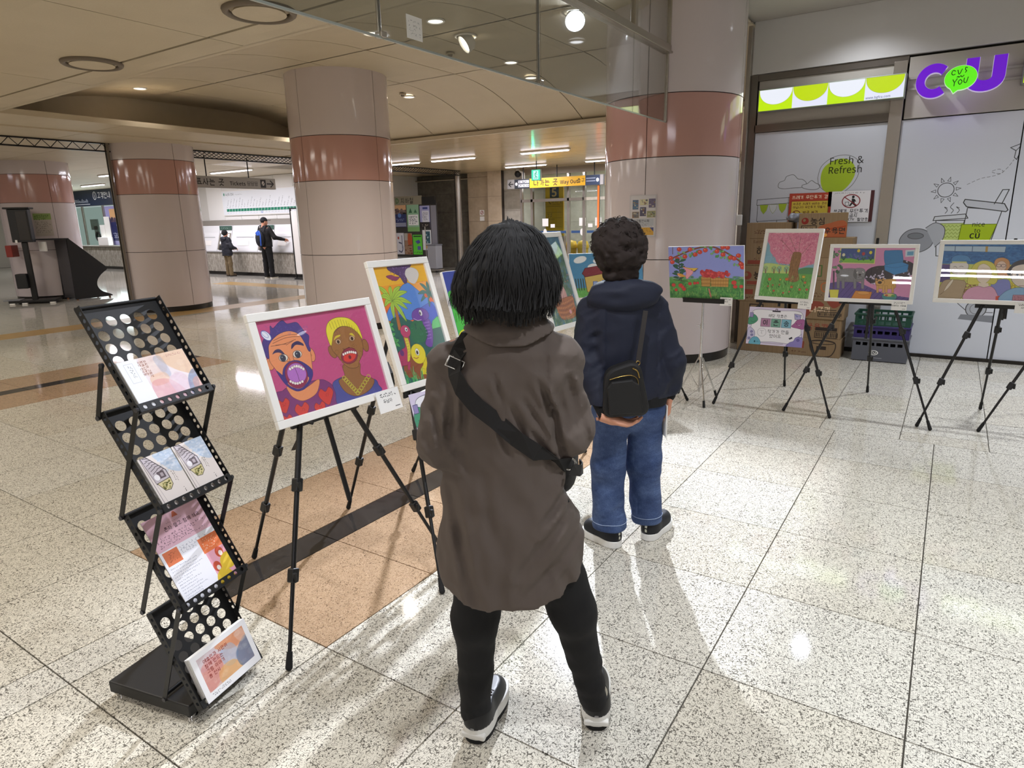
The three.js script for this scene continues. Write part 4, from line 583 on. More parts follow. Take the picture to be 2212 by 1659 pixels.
// ---------------------------------------------------------------- exit doors, way-out signs
{
  const t = thing('glass_doors', 'glazed exit doors with steel frame behind the yellow hanging sign', 'door', [0, 0, -12.2]);
  for (const x of [-9.75, -9.38, -8.16, -7.66, -6.3]) part(t, 'post', span(x - .035, x + .035, 0, 2.9, -.05, .05), stainless); part(t, 'header', span(-9.75, -7.66, 1.98, 2.06, -.05, .05), stainless); part(t, 'lintel', span(-9.8, -2, 2.74, 2.93, -.06, .06), mat(0x9b8f7c, .4));
  for (const [a, b] of [[-9.7, -9.42], [-9.34, -8.2], [-8.12, -7.7], [-7.62, -6.34]]) { part(t, 'transom_pane', span(a, b, 2.06, 2.75, -.004, .004), glassM); const g = part(t, 'door_pane', span(a, b, .08, 1.98, -.004, .004), glassM); if (b - a > .4) { part(g, 'push_bar', span(a + .05, b - .05, 1.08, 1.15, .006, .02), mat(0x2e4f7c, .4)); part(g, 'sticker', [span(a + .3, a + .5, 1.28, 1.5, .006, .01), span(a + .58, a + .72, 1.24, 1.34, .006, .01)], paper); part(g, 'emblem', new THREE.CylinderGeometry(.07, .07, .01, 20).rotateX(Math.PI / 2).scale(.8, 1.4, 1).translate(a + .4, 1.11, .026), paper); part(g, 'bottom_rail', span(a, b, .02, .1, -.02, .02), stainless); } }
  const y = thing('exit_guide', 'tall yellow exit guide board with a large number 5', 'sign', [-9.02, 0, -12.9]);
  part(y, 'board', facePlate(.62, 1.46, .05, 0, 1.7, 0), prn(248, 584, (x, w, h) => { rect(x, 0, 0, w, h, '#d3a41c'); rect(x, 62, 0, 124, 132, '#323f57'); type(x, '5', 84, 118, 140, '#d3a86a', 'sans-serif', 'bold'); P2(x, [[40, 168], [70, 200]], null, '#3d3312', 9, false); hangul(x, '나가는 곳', 90, 164, 30, '#4a3f1a', .11); scrawl(x, 100, 210, 100, 1, 12, '#5a4a1c', 3); for (const a of [232, 300, 366, 470]) rect(x, 14, a, w - 40, 3, '#6a541a'); scrawl(x, 20, 322, 90, 2, 26, '#5a4a1c', 5); rect(x, 18, 382, 110, 4, '#5a4a1c'); }, .5)); part(y, 'plinth', span(-.33, .33, 0, .98, -.1, .04), mat(0x9d8a80, .5));
  for (const x of [-8.72, -8.32]) { const b = thing('waste_bin', x < -8.5 ? 'yellow tapered litter bin seen through the glass exit door' : 'second yellow litter bin half hidden by the curly head', 'bin', [x, 0, -13.4]); part(b, 'body', new THREE.LatheGeometry([[.0, 0], [.12, 0], [.17, .62], [.0, .62]].map((p) => new THREE.Vector2(...p)), 24), mat(0xc39a1e, .45)); part(b, 'lid', new THREE.LatheGeometry([[.185, .6], [.185, .66], [.14, .8], [.0, .84]].map((p) => new THREE.Vector2(...p)), 24), mat(0xd3ab28, .45)); part(b, 'foot_ring', disc(.125, .03, 0, .015, 0), blackPlastic); }
  const o = thing('light_strip', 'thin upright glowing orange strip at the side of the exit doors', 'light', [-7.18, 1.7, -12.12]); part(o, 'channel', rbox(.07, 2.4, .04, .005, 0, -.5, 0), stainDark); part(o, 'diffuser', rbox(.05, 1.3, .02, .005, 0, 0, .02), glow(0xff7a35, 1.3)); const ol = new THREE.RectAreaLight(0xff8a45, 1.5, .05, 1.3); ol.position.z = .035; ol.rotation.y = Math.PI; o.add(ol);
  const s = thing('hanging_sign', 'yellow hanging way-out sign with dark blue end panels', 'sign', [0, 2.47, -11.5]);
  part(s, 'box', rbox(3.04, .26, .1, .006, -8.24, 0, 0), mat(0x6a6a68, .5));
  part(s, 'face', facePlate(3.02, .25, .004, -8.24, 0, .054), prn(1208, 100, (x, w, h) => { rect(x, 0, 0, w, h, '#d9a61e'); rect(x, 0, 0, 96, h, '#8f8c88'); P2(x, [[20, 50], [78, 50]], null, '#1d1c1b', 11, false); P2(x, [[46, 24], [18, 50], [46, 76]], null, '#1d1c1b', 11, false); rect(x, 96, 0, 204, h, '#2a2d33'); oval(x, 122, 50, 16, 18, '#d6d6d4'); for (const a of [12, 54]) { rect(x, 146, a, 146, 32, '#b9bbbc'); scrawl(x, 152, a + 17, 130, 1, 20, '#3a3c40', 5); } hangul(x, '나가는 곳', 352, 16, 68, '#2a2208', .13); type(x, 'Way Out', 690, 74, 54, '#2a2208', 'sans-serif', 'bold'); hangul(x, '출구', 900, 26, 46, '#2a2208', .1); rect(x, 1000, 0, 172, h, '#2f3b50'); for (const a of [26, 54]) rect(x, 1010, a, 110, 10, '#8d97a8'); oval(x, 1144, 50, 17, 20, '#d9dde4'); rect(x, 1172, 0, 40, h, '#8f8c88'); }, .45));
  for (const x of [-9.24, -8.15, -7.01]) part(s, 'rod', rod([x, .12, 0], [x, .45, 0], .014), blackMetal);
  const e = thing('exit_sign', 'small glowing green emergency exit sign with a running figure', 'exit sign', [-7.9, 2.58, -10]);
  part(e, 'box', rbox(.27, .27, .06, .008), mat(0x9aa09c, .4)); part(e, 'face', facePlate(.25, .25, .004, 0, 0, .033), new THREE.MeshStandardMaterial({ color: 0x222222, emissive: 0xffffff, emissiveIntensity: 1.1, roughness: .4, emissiveMap: print(128, 128, (x) => { rect(x, 0, 0, 128, 128, '#35e0b4'); rect(x, 26, 10, 76, 108, '#c8fff0'); oval(x, 72, 28, 9, 9, '#0f8a6a'); P2(x, [[66, 40], [52, 66], [62, 80], [50, 108]], null, '#0f8a6a', 9, false); P2(x, [[64, 76], [82, 88], [78, 108]], null, '#0f8a6a', 9, false); P2(x, [[48, 48], [66, 46], [88, 60]], null, '#0f8a6a', 7, false); }) })); part(e, 'rod', rod([0, .13, 0], [0, .34, 0], .012), blackMetal); const el = new THREE.PointLight(0x50ffc8, .12, 0, 2); el.position.set(0, 0, .15); e.add(el);
  const c = thing('security_camera', 'dark domed security camera on a bracket by the exit', 'camera', [-9.6, 2.9, -11.9]); part(c, 'dome', new THREE.SphereGeometry(.1, 20, 12).translate(-.08, -.12, 0), blackPlastic); part(c, 'bracket', [rod([-.08, -.02, 0], [.1, -.1, 0], .03), rod([.1, -.1, 0], [.12, -.32, 0], .05), rod([-.08, 0, 0], [-.08, -.08, 0], .05)], whitePaint);
}
// ---------------------------------------------------------------- easels, framed pictures and cards
function easel(label, A, B, C, hub, tilt, face, ledgeY, opt = {}) { // A rear foot, B and C front feet [x, z]
  const t = thing('easel', label, 'easel', [hub[0], 0, hub[2]]), H = V(0, hub[1], 0), n = V(Math.sin(face), 0, Math.cos(face));
  const up = n.clone().multiplyScalar(-Math.sin(tilt)).add(V(0, Math.cos(tilt), 0));
  [A, B, C].forEach(([x, z], i) => {
    const F = V(x - hub[0], 0, z - hub[2]), d = V(F.x, 0, F.z).normalize(), top = H.clone().addScaledVector(d, .03), P = (s) => top.clone().lerp(V(F.x, .012, F.z), s), g = sub(t, 'leg'), side = d.toArray();
    part(g, 'upper_tube', rod(P(0), P(.46), .0115, .0115, 8), blackMetal); part(g, 'middle_tube', rod(P(.44), P(.74), .0098, .0098, 8), blackMetal); part(g, 'lower_tube', rod(P(.72), P(.985), .008, .0075, 8), blackMetal);
    for (const s of [.45, .73]) { const p = P(s), q = new THREE.Quaternion().setFromUnitVectors(V(0, 1, 0), P(0).sub(P(1)).normalize()); const c = part(g, 'clamp', rbox(.034, .05, .03, .006), blackPlastic); c.position.copy(p); c.quaternion.copy(q); part(g, 'clamp_lever', rbox(.014, .036, .012, .003, .02, 0, .008), blackPlastic).position.copy(p); }
    part(g, 'foot', [new THREE.SphereGeometry(.013, 12, 8).translate(F.x, .013, F.z), rod([F.x, .013, F.z], P(.955), .0125, .010, 10)], rubber);
  });
  part(t, 'hub', disc(.042, .05, 0, hub[1], 0, 18), blackPlastic);
  const mT = opt.mast ?? .12; part(t, 'mast', rod(H.clone().addScaledVector(up, -(opt.stub ?? .5)), H.clone().addScaledVector(up, mT), .010, .010, 8), blackMetal);
  const fb = (1 - ledgeY / hub[1]), at = ([x, z]) => V((x - hub[0]) * fb, ledgeY, (z - hub[2]) * fb), b = at(B), c = at(C); b.addScaledVector(n, .012); c.addScaledVector(n, .012);
  const e = c.clone().sub(b).normalize(); part(t, 'ledge', flatBar(b.clone().addScaledVector(e, -.06).toArray(), c.clone().addScaledVector(e, .06).toArray(), .03, .012, n.toArray()), blackPlastic);
  for (const p of [b, c]) part(t, 'peg', rod(p.clone(), p.clone().addScaledVector(n, .05), .006, .006, 6), blackPlastic);
  if (opt.strap) { const [s, dx] = opt.strap, F = V(A[0] - hub[0], 0, A[1] - hub[2]), p = H.clone().lerp(F, s), q = n.clone().multiplyScalar(dx); part(t, 'strap', band([0, .25, .5, .75, 1].map((k) => [[p.x + q.x * Math.sin(k * 3), p.y - .2 * k, p.z + q.z * Math.sin(k * 3) + .03 * k], [n.x, 0.2 * k, n.z]]), .018), blackPlastic); }
  return t;
}
const woodEdge = mat(0xd9d2bd, .6);
function hung(name, label, cat, [x, y, z], yaw, tilt, roll = 0, group) { const t = thing(name, label, cat, [x, y, z], 0, group); t.rotation.order = 'YXZ'; t.rotation.set(-tilt, yaw, roll); return t; }
const along = (bl, yaw, w) => [bl[0] + Math.cos(yaw) * w / 2, bl[1], bl[2] - Math.sin(yaw) * w / 2]; // middle of the lower edge
function framed(label, bl, w, h, yaw, tilt, art, o = {}) {
  const p = along(bl, yaw, w), b = o.b ?? .03, t = hung('framed_picture', label, 'picture', p, yaw, tilt, o.roll || 0);
  const bar = (L) => rbox(L, b, .022, .003);
  part(t, 'frame', [rbox(w, b, .022, .003, 0, b / 2, -.011), rbox(w, b, .022, .003, 0, h - b / 2, -.011), rbox(b, h - b * 2, .022, .003, -w / 2 + b / 2, h / 2, -.011), rbox(b, h - b * 2, .022, .003, w / 2 - b / 2, h / 2, -.011)], whitePaint);
  part(t, 'backing_board', rbox(w - .012, h - .012, .004, .001, 0, h / 2, -.022), woodEdge);
  part(t, 'painting', facePlate(w - b * 2 + .004, h - b * 2 + .004, .004, 0, h / 2, -.014), art);
  if (o.glass !== 0) part(t, 'glazing', rbox(w - b * 2 + .006, h - b * 2 + .006, .0015, .0005, 0, h / 2, -.007), acrylic);
  return t;
}
function canvasPic(label, bl, w, h, yaw, tilt, art, o = {}) { const t = hung('canvas_picture', label, 'picture', along(bl, yaw, w), yaw, tilt, o.roll || 0); part(t, 'canvas', rbox(w, h, .017, .004, 0, h / 2, -.009), o.side || paper); part(t, 'painting', facePlate(w - .004, h - .004, .002, 0, h / 2, .0006), art); return t; }
function cardOn(label, bl, w, yaw, tilt, u0, u1, y0, y1, text, off = .004) {
  const c = Math.cos(yaw), s = Math.sin(yaw), m = w * (u0 + u1) / 2, t = hung('caption_card', label, 'card', [bl[0] + c * m + s * off, bl[1], bl[2] - s * m + c * off], yaw, tilt, 0, 'white caption cards under the pictures');
  const cw = w * (u1 - u0), ch = y1 - y0; part(t, 'card', facePlate(cw, ch, .003, 0, (y0 + y1) / 2, 0), prn(160, Math.round(160 * ch / cw), (x, W, H) => { rect(x, 0, 0, W, H, '#f4f3f0'); scrawl(x, 24, H * .18, 110, 2, H * .1, '#444', 3); hangul(x, text, (W - text.length * H * .19) / 2 * .8, H * .42, H * .18, '#333', .1); rect(x, W * .7, H * .82, 34, 4, '#555'); }));
}
function unwarp(c, w, h) { // picture corners in a sketch (TL, TR, BR, BL) to canvas coordinates
  const [a, b, d, e] = c, dx1 = b[0] - d[0], dx2 = e[0] - d[0], sx = a[0] - b[0] + d[0] - e[0], dy1 = b[1] - d[1], dy2 = e[1] - d[1], sy = a[1] - b[1] + d[1] - e[1], D = dx1 * dy2 - dx2 * dy1, g = (sx * dy2 - dx2 * sy) / D, k = (dx1 * sy - sx * dy1) / D;
  const M = new THREE.Matrix3().set(b[0] - a[0] + g * b[0], e[0] - a[0] + k * e[0], a[0], b[1] - a[1] + g * b[1], e[1] - a[1] + k * e[1], a[1], g, k, 1).invert().elements;
  const f = (x, y) => { const q = M[2] * x + M[5] * y + M[8]; return [(M[0] * x + M[3] * y + M[6]) / q * w, (M[1] * x + M[4] * y + M[7]) / q * h]; };
  f.l = (...v) => { const o = []; for (let i = 0; i < v.length; i += 2) o.push(f(v[i], v[i + 1])); return o; };
  f.r = (x, y, r) => { const p = f(x, y), q = f(x + r, y); return Math.hypot(q[0] - p[0], q[1] - p[1]); };
  f.o = (ctx, x, y, rx, ry, fill, st, lw, rot) => { const p = f(x, y); oval(ctx, p[0], p[1], f.r(x, y, rx), f.r(x, y, rx) * ry / rx, fill, st, lw, rot); };
  return f;
}
const K = '#2a2026';
const lift = (d) => (x, w, h) => { d(x, w, h); x.globalCompositeOperation = 'screen'; rect(x, 0, 0, w, h, '#1c1a18'); x.globalCompositeOperation = 'source-over'; };
const art1 = prn(900, 630, lift((x, w, h) => {
  rect(x, 0, 0, w, h, '#c2437a'); pencil(x, w, h, 700, .1); const q = unwarp([[152, 595], [1098, 452], [1312, 1190], [425, 1462]], w, h), L = q.l;
  blob(x, L(352, 1245, 420, 1200, 480, 1165, 720, 1105, 800, 1120, 850, 1165, 880, 1240, 895, 1320, 420, 1480), '#74296c', '#4a1848', 3);
  for (const [a, b, r] of [[432, 1330, 58], [595, 1372, 62], [795, 1245, 64], [745, 1350, 48], [470, 1455, 44]]) { const p = q(a, b), s = q.r(a, b, r); blob(x, [[p[0], p[1] - s * .5], [p[0] + s * .6, p[1] - s * .9], [p[0] + s, p[1] - s * .3], [p[0] + s * .5, p[1] + s * .5], [p[0], p[1] + s], [p[0] - s * .6, p[1] + s * .5], [p[0] - s, p[1] - s * .3], [p[0] - s * .5, p[1] - s * .9]], '#d3302a', '#7a1a20', 3); scrawl(x, p[0] - s * .1, p[1] - s * .2, s * .5, 2, 10, '#8a1a1c', 2); }
  blob(x, L(460, 1160, 600, 1180, 722, 1100, 724, 1180, 690, 1240, 600, 1286, 520, 1262, 480, 1220), '#e98d58', '#7a3a20', 2);
  q.o(x, 306, 968, 34, 46, '#e98d58', '#5a2a20', 3); q.o(x, 658, 886, 30, 50, '#e98d58', '#5a2a20', 3); P2(x, L(648, 870, 662, 890, 650, 915), null, '#8a4a30', 2, false);
  blob(x, L(290, 800, 330, 720, 430, 670, 540, 680, 600, 760, 645, 850, 664, 960, 668, 1040, 640, 1120, 580, 1190, 490, 1180, 430, 1110, 360, 1020, 300, 930), '#ec8f5a', '#6a3426', 3);
  blob(x, L(296, 918, 262, 890, 236, 810, 245, 750, 285, 735, 300, 690, 298, 630, 325, 650, 370, 600, 405, 583, 445, 612, 520, 600, 562, 640, 600, 690, 632, 720, 632, 790, 650, 845, 632, 850, 592, 770, 545, 705, 470, 676, 390, 694, 330, 740, 292, 800, 292, 860), '#3c2b7c', '#241a50', 3);
  x.strokeStyle = '#5c46a8'; for (let i = 0; i < 40; i++) { const p = q(rr(250, 620), rr(620, 700)); x.lineWidth = 1.5; x.beginPath(); x.moveTo(...p); x.lineTo(p[0] + rr(-14, 14), p[1] + rr(4, 16)); x.stroke(); }
  q.o(x, 266, 716, 30, 48, '#eef0fa', '#3a4aa0', 4, -.7); q.o(x, 256, 706, 16, 34, null, '#7a86c8', 3, -.7);
  for (const d of [[330, 760, 430, 715, 540, 705], [325, 785, 440, 735, 555, 725], [310, 810, 420, 790, 520, 750], [350, 800, 440, 790], [440, 800, 500, 760]]) blob(x, L(...d), null, '#5a2a20', 2.5, false);
  blob(x, L(325, 880, 345, 845, 385, 836, 425, 872, 420, 884, 385, 866, 350, 868), '#2a2050'); blob(x, L(487, 836, 490, 790, 535, 765, 580, 785, 590, 806, 560, 800, 520, 800), '#2a2050');
  q.o(x, 420, 912, 38, 28, '#f4ead8', K, 3); q.o(x, 538, 880, 38, 28, '#f4ead8', K, 3); q.o(x, 416, 914, 25, 26, '#262b40'); q.o(x, 540, 882, 25, 26, '#262b40'); q.o(x, 408, 906, 5, 5, '#9aa'); q.o(x, 532, 875, 5, 5, '#9aa');
  blob(x, L(464, 905, 476, 938, 452, 945), null, '#5a2a20', 3, false); blob(x, L(500, 875, 508, 928, 535, 938), null, '#5a2a20', 3, false); for (const a of [478, 512, 530]) q.o(x, a, 966 - (a - 478) * .2, 9, 9, '#3a1c24');
  blob(x, L(416, 1060, 424, 1000, 466, 950, 535, 934, 604, 962, 668, 1020, 668, 1090, 622, 1170, 570, 1200, 520, 1196, 440, 1140, 362, 1026, 420, 1068), '#34277a', '#1f1850', 2);
  blob(x, L(462, 1130, 520, 1160, 580, 1150, 628, 1080, 640, 1100, 600, 1160, 550, 1180, 490, 1160), '#ec8f5a');
  q.o(x, 535, 1060, 94, 98, '#8c2045', '#5a1030', 3); q.o(x, 538, 1048, 80, 76, '#b46ac4', '#6a2a7a', 2);
  for (let i = 0; i < 7; i++) q.o(x, 478 + i * 19, 1010 - Math.sin(i / 6 * 3.1) * 25, 11, 12, '#f4efe4', '#5a1030', 1.5); for (let i = 0; i < 6; i++) q.o(x, 486 + i * 20, 1118 + Math.sin(i / 5 * 3.1) * 18, 11, 11, '#f4efe4', '#5a1030', 1.5);
  P2(x, L(515, 990, 545, 1060, 562, 1116), null, '#4a1850', 3, false);
  // second figure
  blob(x, L(846, 1132, 930, 1082, 1000, 1100, 1190, 1100, 1232, 1150, 1252, 1204, 1060, 1270, 900, 1320, 870, 1220), '#3f4491', '#26285a', 3);
  blob(x, L(930, 975, 1064, 955, 1084, 1060, 1192, 1104, 1160, 1190, 1060, 1246, 960, 1215, 895, 1118, 944, 1070), '#8f5a30', '#4a2a18', 3);
  q.o(x, 838, 862, 30, 46, '#935c30', '#4a2a18', 3, -.3); q.o(x, 1114, 806, 26, 42, '#935c30', '#4a2a18', 3);
  blob(x, L(824, 790, 850, 690, 920, 636, 1000, 645, 1062, 712, 1092, 800, 1092, 880, 1066, 945, 1052, 995, 985, 1002, 930, 960, 880, 900, 838, 850), '#97602f', '#4a2a18', 3);
  for (let i = 0; i < 60; i++) { const p = q(rr(850, 1080), rr(680, 980)); x.strokeStyle = i % 2 ? 'rgba(74,42,24,.5)' : 'rgba(190,130,70,.5)'; x.lineWidth = 2; x.beginPath(); x.arc(p[0], p[1], rr(6, 20), rr(0, 6), rr(1, 5)); x.stroke(); }
  blob(x, L(826, 808, 792, 740, 778, 660, 800, 596, 868, 560, 965, 568, 1040, 628, 1082, 720, 1084, 750, 1052, 702, 985, 648, 905, 640, 846, 690), '#e9da2c', '#6a5f10', 3);
  for (let i = 0; i < 11; i++) P2(x, L(800 + i * 24, 575 + Math.abs(i - 4) * 7 + (i > 6 ? (i - 6) * 14 : 0), 826 + i * 23, 640 + Math.abs(i - 4) * 6 + (i > 6 ? (i - 6) * 12 : 0)), null, '#5a5210', 2, false);
  blob(x, L(846, 760, 860, 725, 898, 712, 895, 726, 866, 742), '#d8c22a'); blob(x, L(976, 706, 1000, 698, 1022, 725, 1018, 738, 996, 718), '#d8c22a');
  q.o(x, 884, 772, 24, 18, '#c9a27a', K, 2); q.o(x, 1000, 744, 24, 18, '#c9a27a', K, 2); q.o(x, 884, 774, 11, 12, '#2a1a14'); q.o(x, 1000, 746, 11, 12, '#2a1a14');
  blob(x, L(918, 826, 936, 838, 962, 826, 980, 818, 976, 836, 940, 850), '#5a3018'); q.o(x, 982, 896, 72, 52, '#8a2238', '#4a1020', 3, -.2); q.o(x, 984, 904, 56, 32, '#d8322a', null, 2, -.2); for (let i = 0; i < 7; i++) q.o(x, 930 + i * 17, 884 - Math.sin(i / 6 * 3) * 14 - i * 2, 9, 10, '#f4efe4', '#4a1020', 1.5); q.o(x, 985, 908, 12, 14, '#6a1420');
  for (let i = 0; i < 14; i++) { const k = i / 13, a = k < .55 ? lerp(940, 1060, k / .55) : lerp(1060, 1146, (k - .55) / .45), b = k < .55 ? lerp(1090, 1222, k / .55) : lerp(1222, 1078, (k - .55) / .45); q.o(x, a, b, 15, 13, null, '#d6d23a', 5); q.o(x, a, b, 15, 13, null, '#6a6a18', 1.2); }
  pencil(x, w, h, 900, .09);
}), .5);
const leafFrond = (x, a, b, bend, wdt, fill, st) => { const mx = (a[0] + b[0]) / 2 + bend[0], my = (a[1] + b[1]) / 2 + bend[1], d = Math.hypot(b[0] - a[0], b[1] - a[1]), nx = -(b[1] - a[1]) / d * wdt, ny = (b[0] - a[0]) / d * wdt; blob(x, [a, [mx + nx, my + ny], b, [mx - nx, my - ny]], fill, st, 2.5); blob(x, [a, [mx, my], b], null, st, 2, false); };
const art2 = prn(640, 980, lift((x, w, h) => {
  const q = unwarp([[1160, 143], [1632, 95], [1845, 1030], [1482, 1140]], w, h), L = q.l; rect(x, 0, 0, w, h, '#f2b31e'); rect(x, 0, h * .16, w, h, '#f0971c'); rect(x, 0, h * .24, w, h, '#ee6f1c'); rect(x, 0, h * .36, w, h, '#ea5a22'); rect(x, 0, h * .5, w, h * .5, '#1d5a52');
  blob(x, L(1480, 300, 1440, 330, 1400, 420, 1330, 560, 1330, 640, 1500, 640, 1780, 560, 1760, 520, 1600, 380, 1510, 300), '#4a84da', '#23458a', 3); P2(x, L(1560, 560, 1690, 470, 1800, 640, 1640, 680), '#3552c4', '#23308a', 3); P2(x, L(1700, 640, 1740, 600, 1800, 680, 1690, 710), '#55c46a', '#2a7a3a', 3); P2(x, L(1390, 620, 1460, 560, 1500, 660), '#33409c');
  blob(x, L(1465, 300, 1420, 230, 1370, 200, 1310, 160, 1320, 125, 1420, 120, 1520, 105, 1500, 160, 1480, 220, 1490, 280), '#4a2c66', '#2c1a40', 3); for (let i = 0; i < 34; i++) { const p = q(rr(1340, 1490), rr(130, 270)); oval(x, p[0], p[1], 5, 5, i % 2 ? '#7a5c9c' : '#382050'); }
  blob(x, L(1300, 232, 1345, 218, 1380, 232, 1420, 240, 1390, 275, 1340, 262), '#8a2c5c', '#4a1838', 2);
  blob(x, L(1470, 210, 1480, 160, 1520, 140, 1570, 160, 1592, 210, 1580, 265, 1555, 302, 1515, 290, 1490, 255), '#dcd6d0', '#a8a098', 2);
  // dark bushes, ground
  blob(x, L(1360, 640, 1420, 610, 1520, 640, 1600, 690, 1640, 800, 1640, 900, 1500, 940, 1400, 880, 1360, 760), '#1d5a50'); blob(x, L(1530, 660, 1590, 630, 1640, 690, 1640, 800, 1560, 820, 1520, 760), '#1f6a42'); blob(x, L(1480, 930, 1560, 920, 1700, 960, 1800, 990, 1720, 1080, 1500, 1080), '#8a4424');
  for (let i = 0; i < 26; i++) { const p = q(rr(1380, 1640), rr(660, 880)); oval(x, p[0], p[1], rr(8, 18), rr(5, 10), i % 2 ? '#2c7a58' : '#174a44', null, 1, rr(0, 3)); }
  // palms
  P2(x, L(1380, 520, 1402, 520, 1450, 720, 1424, 724), '#b5652c', '#6a3a18', 3);
  const c1 = q(1365, 470); for (const e of [[1226, 330], [1290, 420], [1340, 328], [1430, 330], [1490, 380], [1530, 490], [1496, 540], [1490, 650], [1300, 520], [1385, 625], [1255, 430]]) leafFrond(x, c1, q(...e), [0, -24], 22, '#a9cf3a', '#4a6a1c');
  const c2 = q(1685, 400); for (const e of [[1600, 300], [1660, 280], [1740, 350], [1585, 400], [1610, 470], [1680, 520], [1760, 520], [1740, 440]]) leafFrond(x, c2, q(...e), [0, -16], 17, '#1f6a62', '#0f3c3c');
  for (const [a, b] of [[1650, 415], [1690, 455]]) q.o(x, a, b, 12, 12, '#e0542a');
  for (const e of [[1350, 700], [1400, 830], [1370, 780]]) { const p = q(...e); for (let i = 0; i < 5; i++) leafFrond(x, p, [p[0] + Math.cos(i * 1.1 - 2.6) * 60, p[1] + Math.sin(i * 1.1 - 2.6) * 60], [0, -6], 13, '#4fb35a', '#1f5a2c'); }
  // long-necked dinosaurs: purple, crimson, yellow
  blob(x, L(1640, 620, 1680, 640, 1700, 740, 1690, 850, 1640, 830, 1660, 740, 1620, 660), '#6a3aa0', '#38205c', 3); for (let i = 0; i < 6; i++) P2(x, L(1630 + i * 5, 660 + i * 26, 1672 + i * 3, 650 + i * 26), null, '#b58ad8', 4, false); blob(x, L(1532, 610, 1540, 560, 1590, 530, 1650, 548, 1672, 600, 1640, 640, 1590, 640, 1550, 636), '#6a3aa0', '#38205c', 3); q.o(x, 1604, 572, 13, 18, '#f1f1f1', K, 2); q.o(x, 1600, 576, 6, 9, K); P2(x, L(1546, 622, 1580, 640, 1610, 632), null, '#f0e0e8', 4, false);
  blob(x, L(1460, 760, 1510, 780, 1520, 900, 1510, 980, 1480, 1000, 1430, 990, 1424, 910, 1450, 880, 1480, 850), '#b02c5a', '#5c1430', 3); blob(x, L(1468, 770, 1492, 770, 1520, 860, 1518, 950, 1500, 970, 1496, 880), '#e0d03a', '#7a6c14', 2); for (let i = 0; i < 8; i++) P2(x, L(1474 + i * 5, 790 + i * 22, 1500 + i * 3, 784 + i * 22), null, '#8a7a18', 2, false); q.o(x, 1480, 732, 40, 36, '#c23a68', '#5c1430', 3); q.o(x, 1486, 716, 12, 13, '#f1f1f1', K, 2); q.o(x, 1488, 718, 5, 6, K); for (const a of [1440, 1500]) P2(x, L(a, 970, a + 22, 970, a + 20, 1030, a + 2, 1030), '#b02c5a', '#5c1430', 2); q.o(x, 1455, 905, 16, 18, '#5c2a70');
  blob(x, L(1600, 920, 1640, 930, 1700, 990, 1720, 1050, 1640, 1060, 1600, 1030, 1620, 980), '#e4cf1e', '#7a6c14', 3); q.o(x, 1582, 908, 56, 54, '#ecd826', '#7a6c14', 3); q.o(x, 1574, 894, 15, 20, '#f6f6f0', K, 2); q.o(x, 1574, 898, 8, 11, K); P2(x, L(1546, 938, 1570, 944, 1584, 934), null, '#a8402a', 6, false); for (const a of [1610, 1680]) P2(x, L(a, 1020, a + 22, 1020, a + 18, 1060, a + 2, 1060), '#e4cf1e', '#7a6c14', 2);
  for (let i = 0; i < 46; i++) { const p = q(rr(1470, 1800), rr(1060, 1140)); x.strokeStyle = i % 2 ? '#2c9a4a' : '#57c06a'; x.lineWidth = 6; x.beginPath(); x.moveTo(p[0], p[1] + 40); x.quadraticCurveTo(p[0] + rr(-10, 10), p[1], p[0] + rr(-40, 40), p[1] - rr(20, 70)); x.stroke(); }
  pencil(x, w, h, 900, .1);
}), .5);
const meadow = (x, w, h, y0, n, cols) => { for (let i = 0; i < n; i++) { const a = rnd() * w, b = lerp(y0, h * 1.04, Math.sqrt(rnd())), l = rr(14, 44); x.strokeStyle = cols[i % cols.length]; x.lineWidth = rr(1.5, 5); x.beginPath(); x.moveTo(a, b); x.quadraticCurveTo(a + rr(-6, 6), b - l * .6, a + rr(-14, 14), b - l); x.stroke(); } };
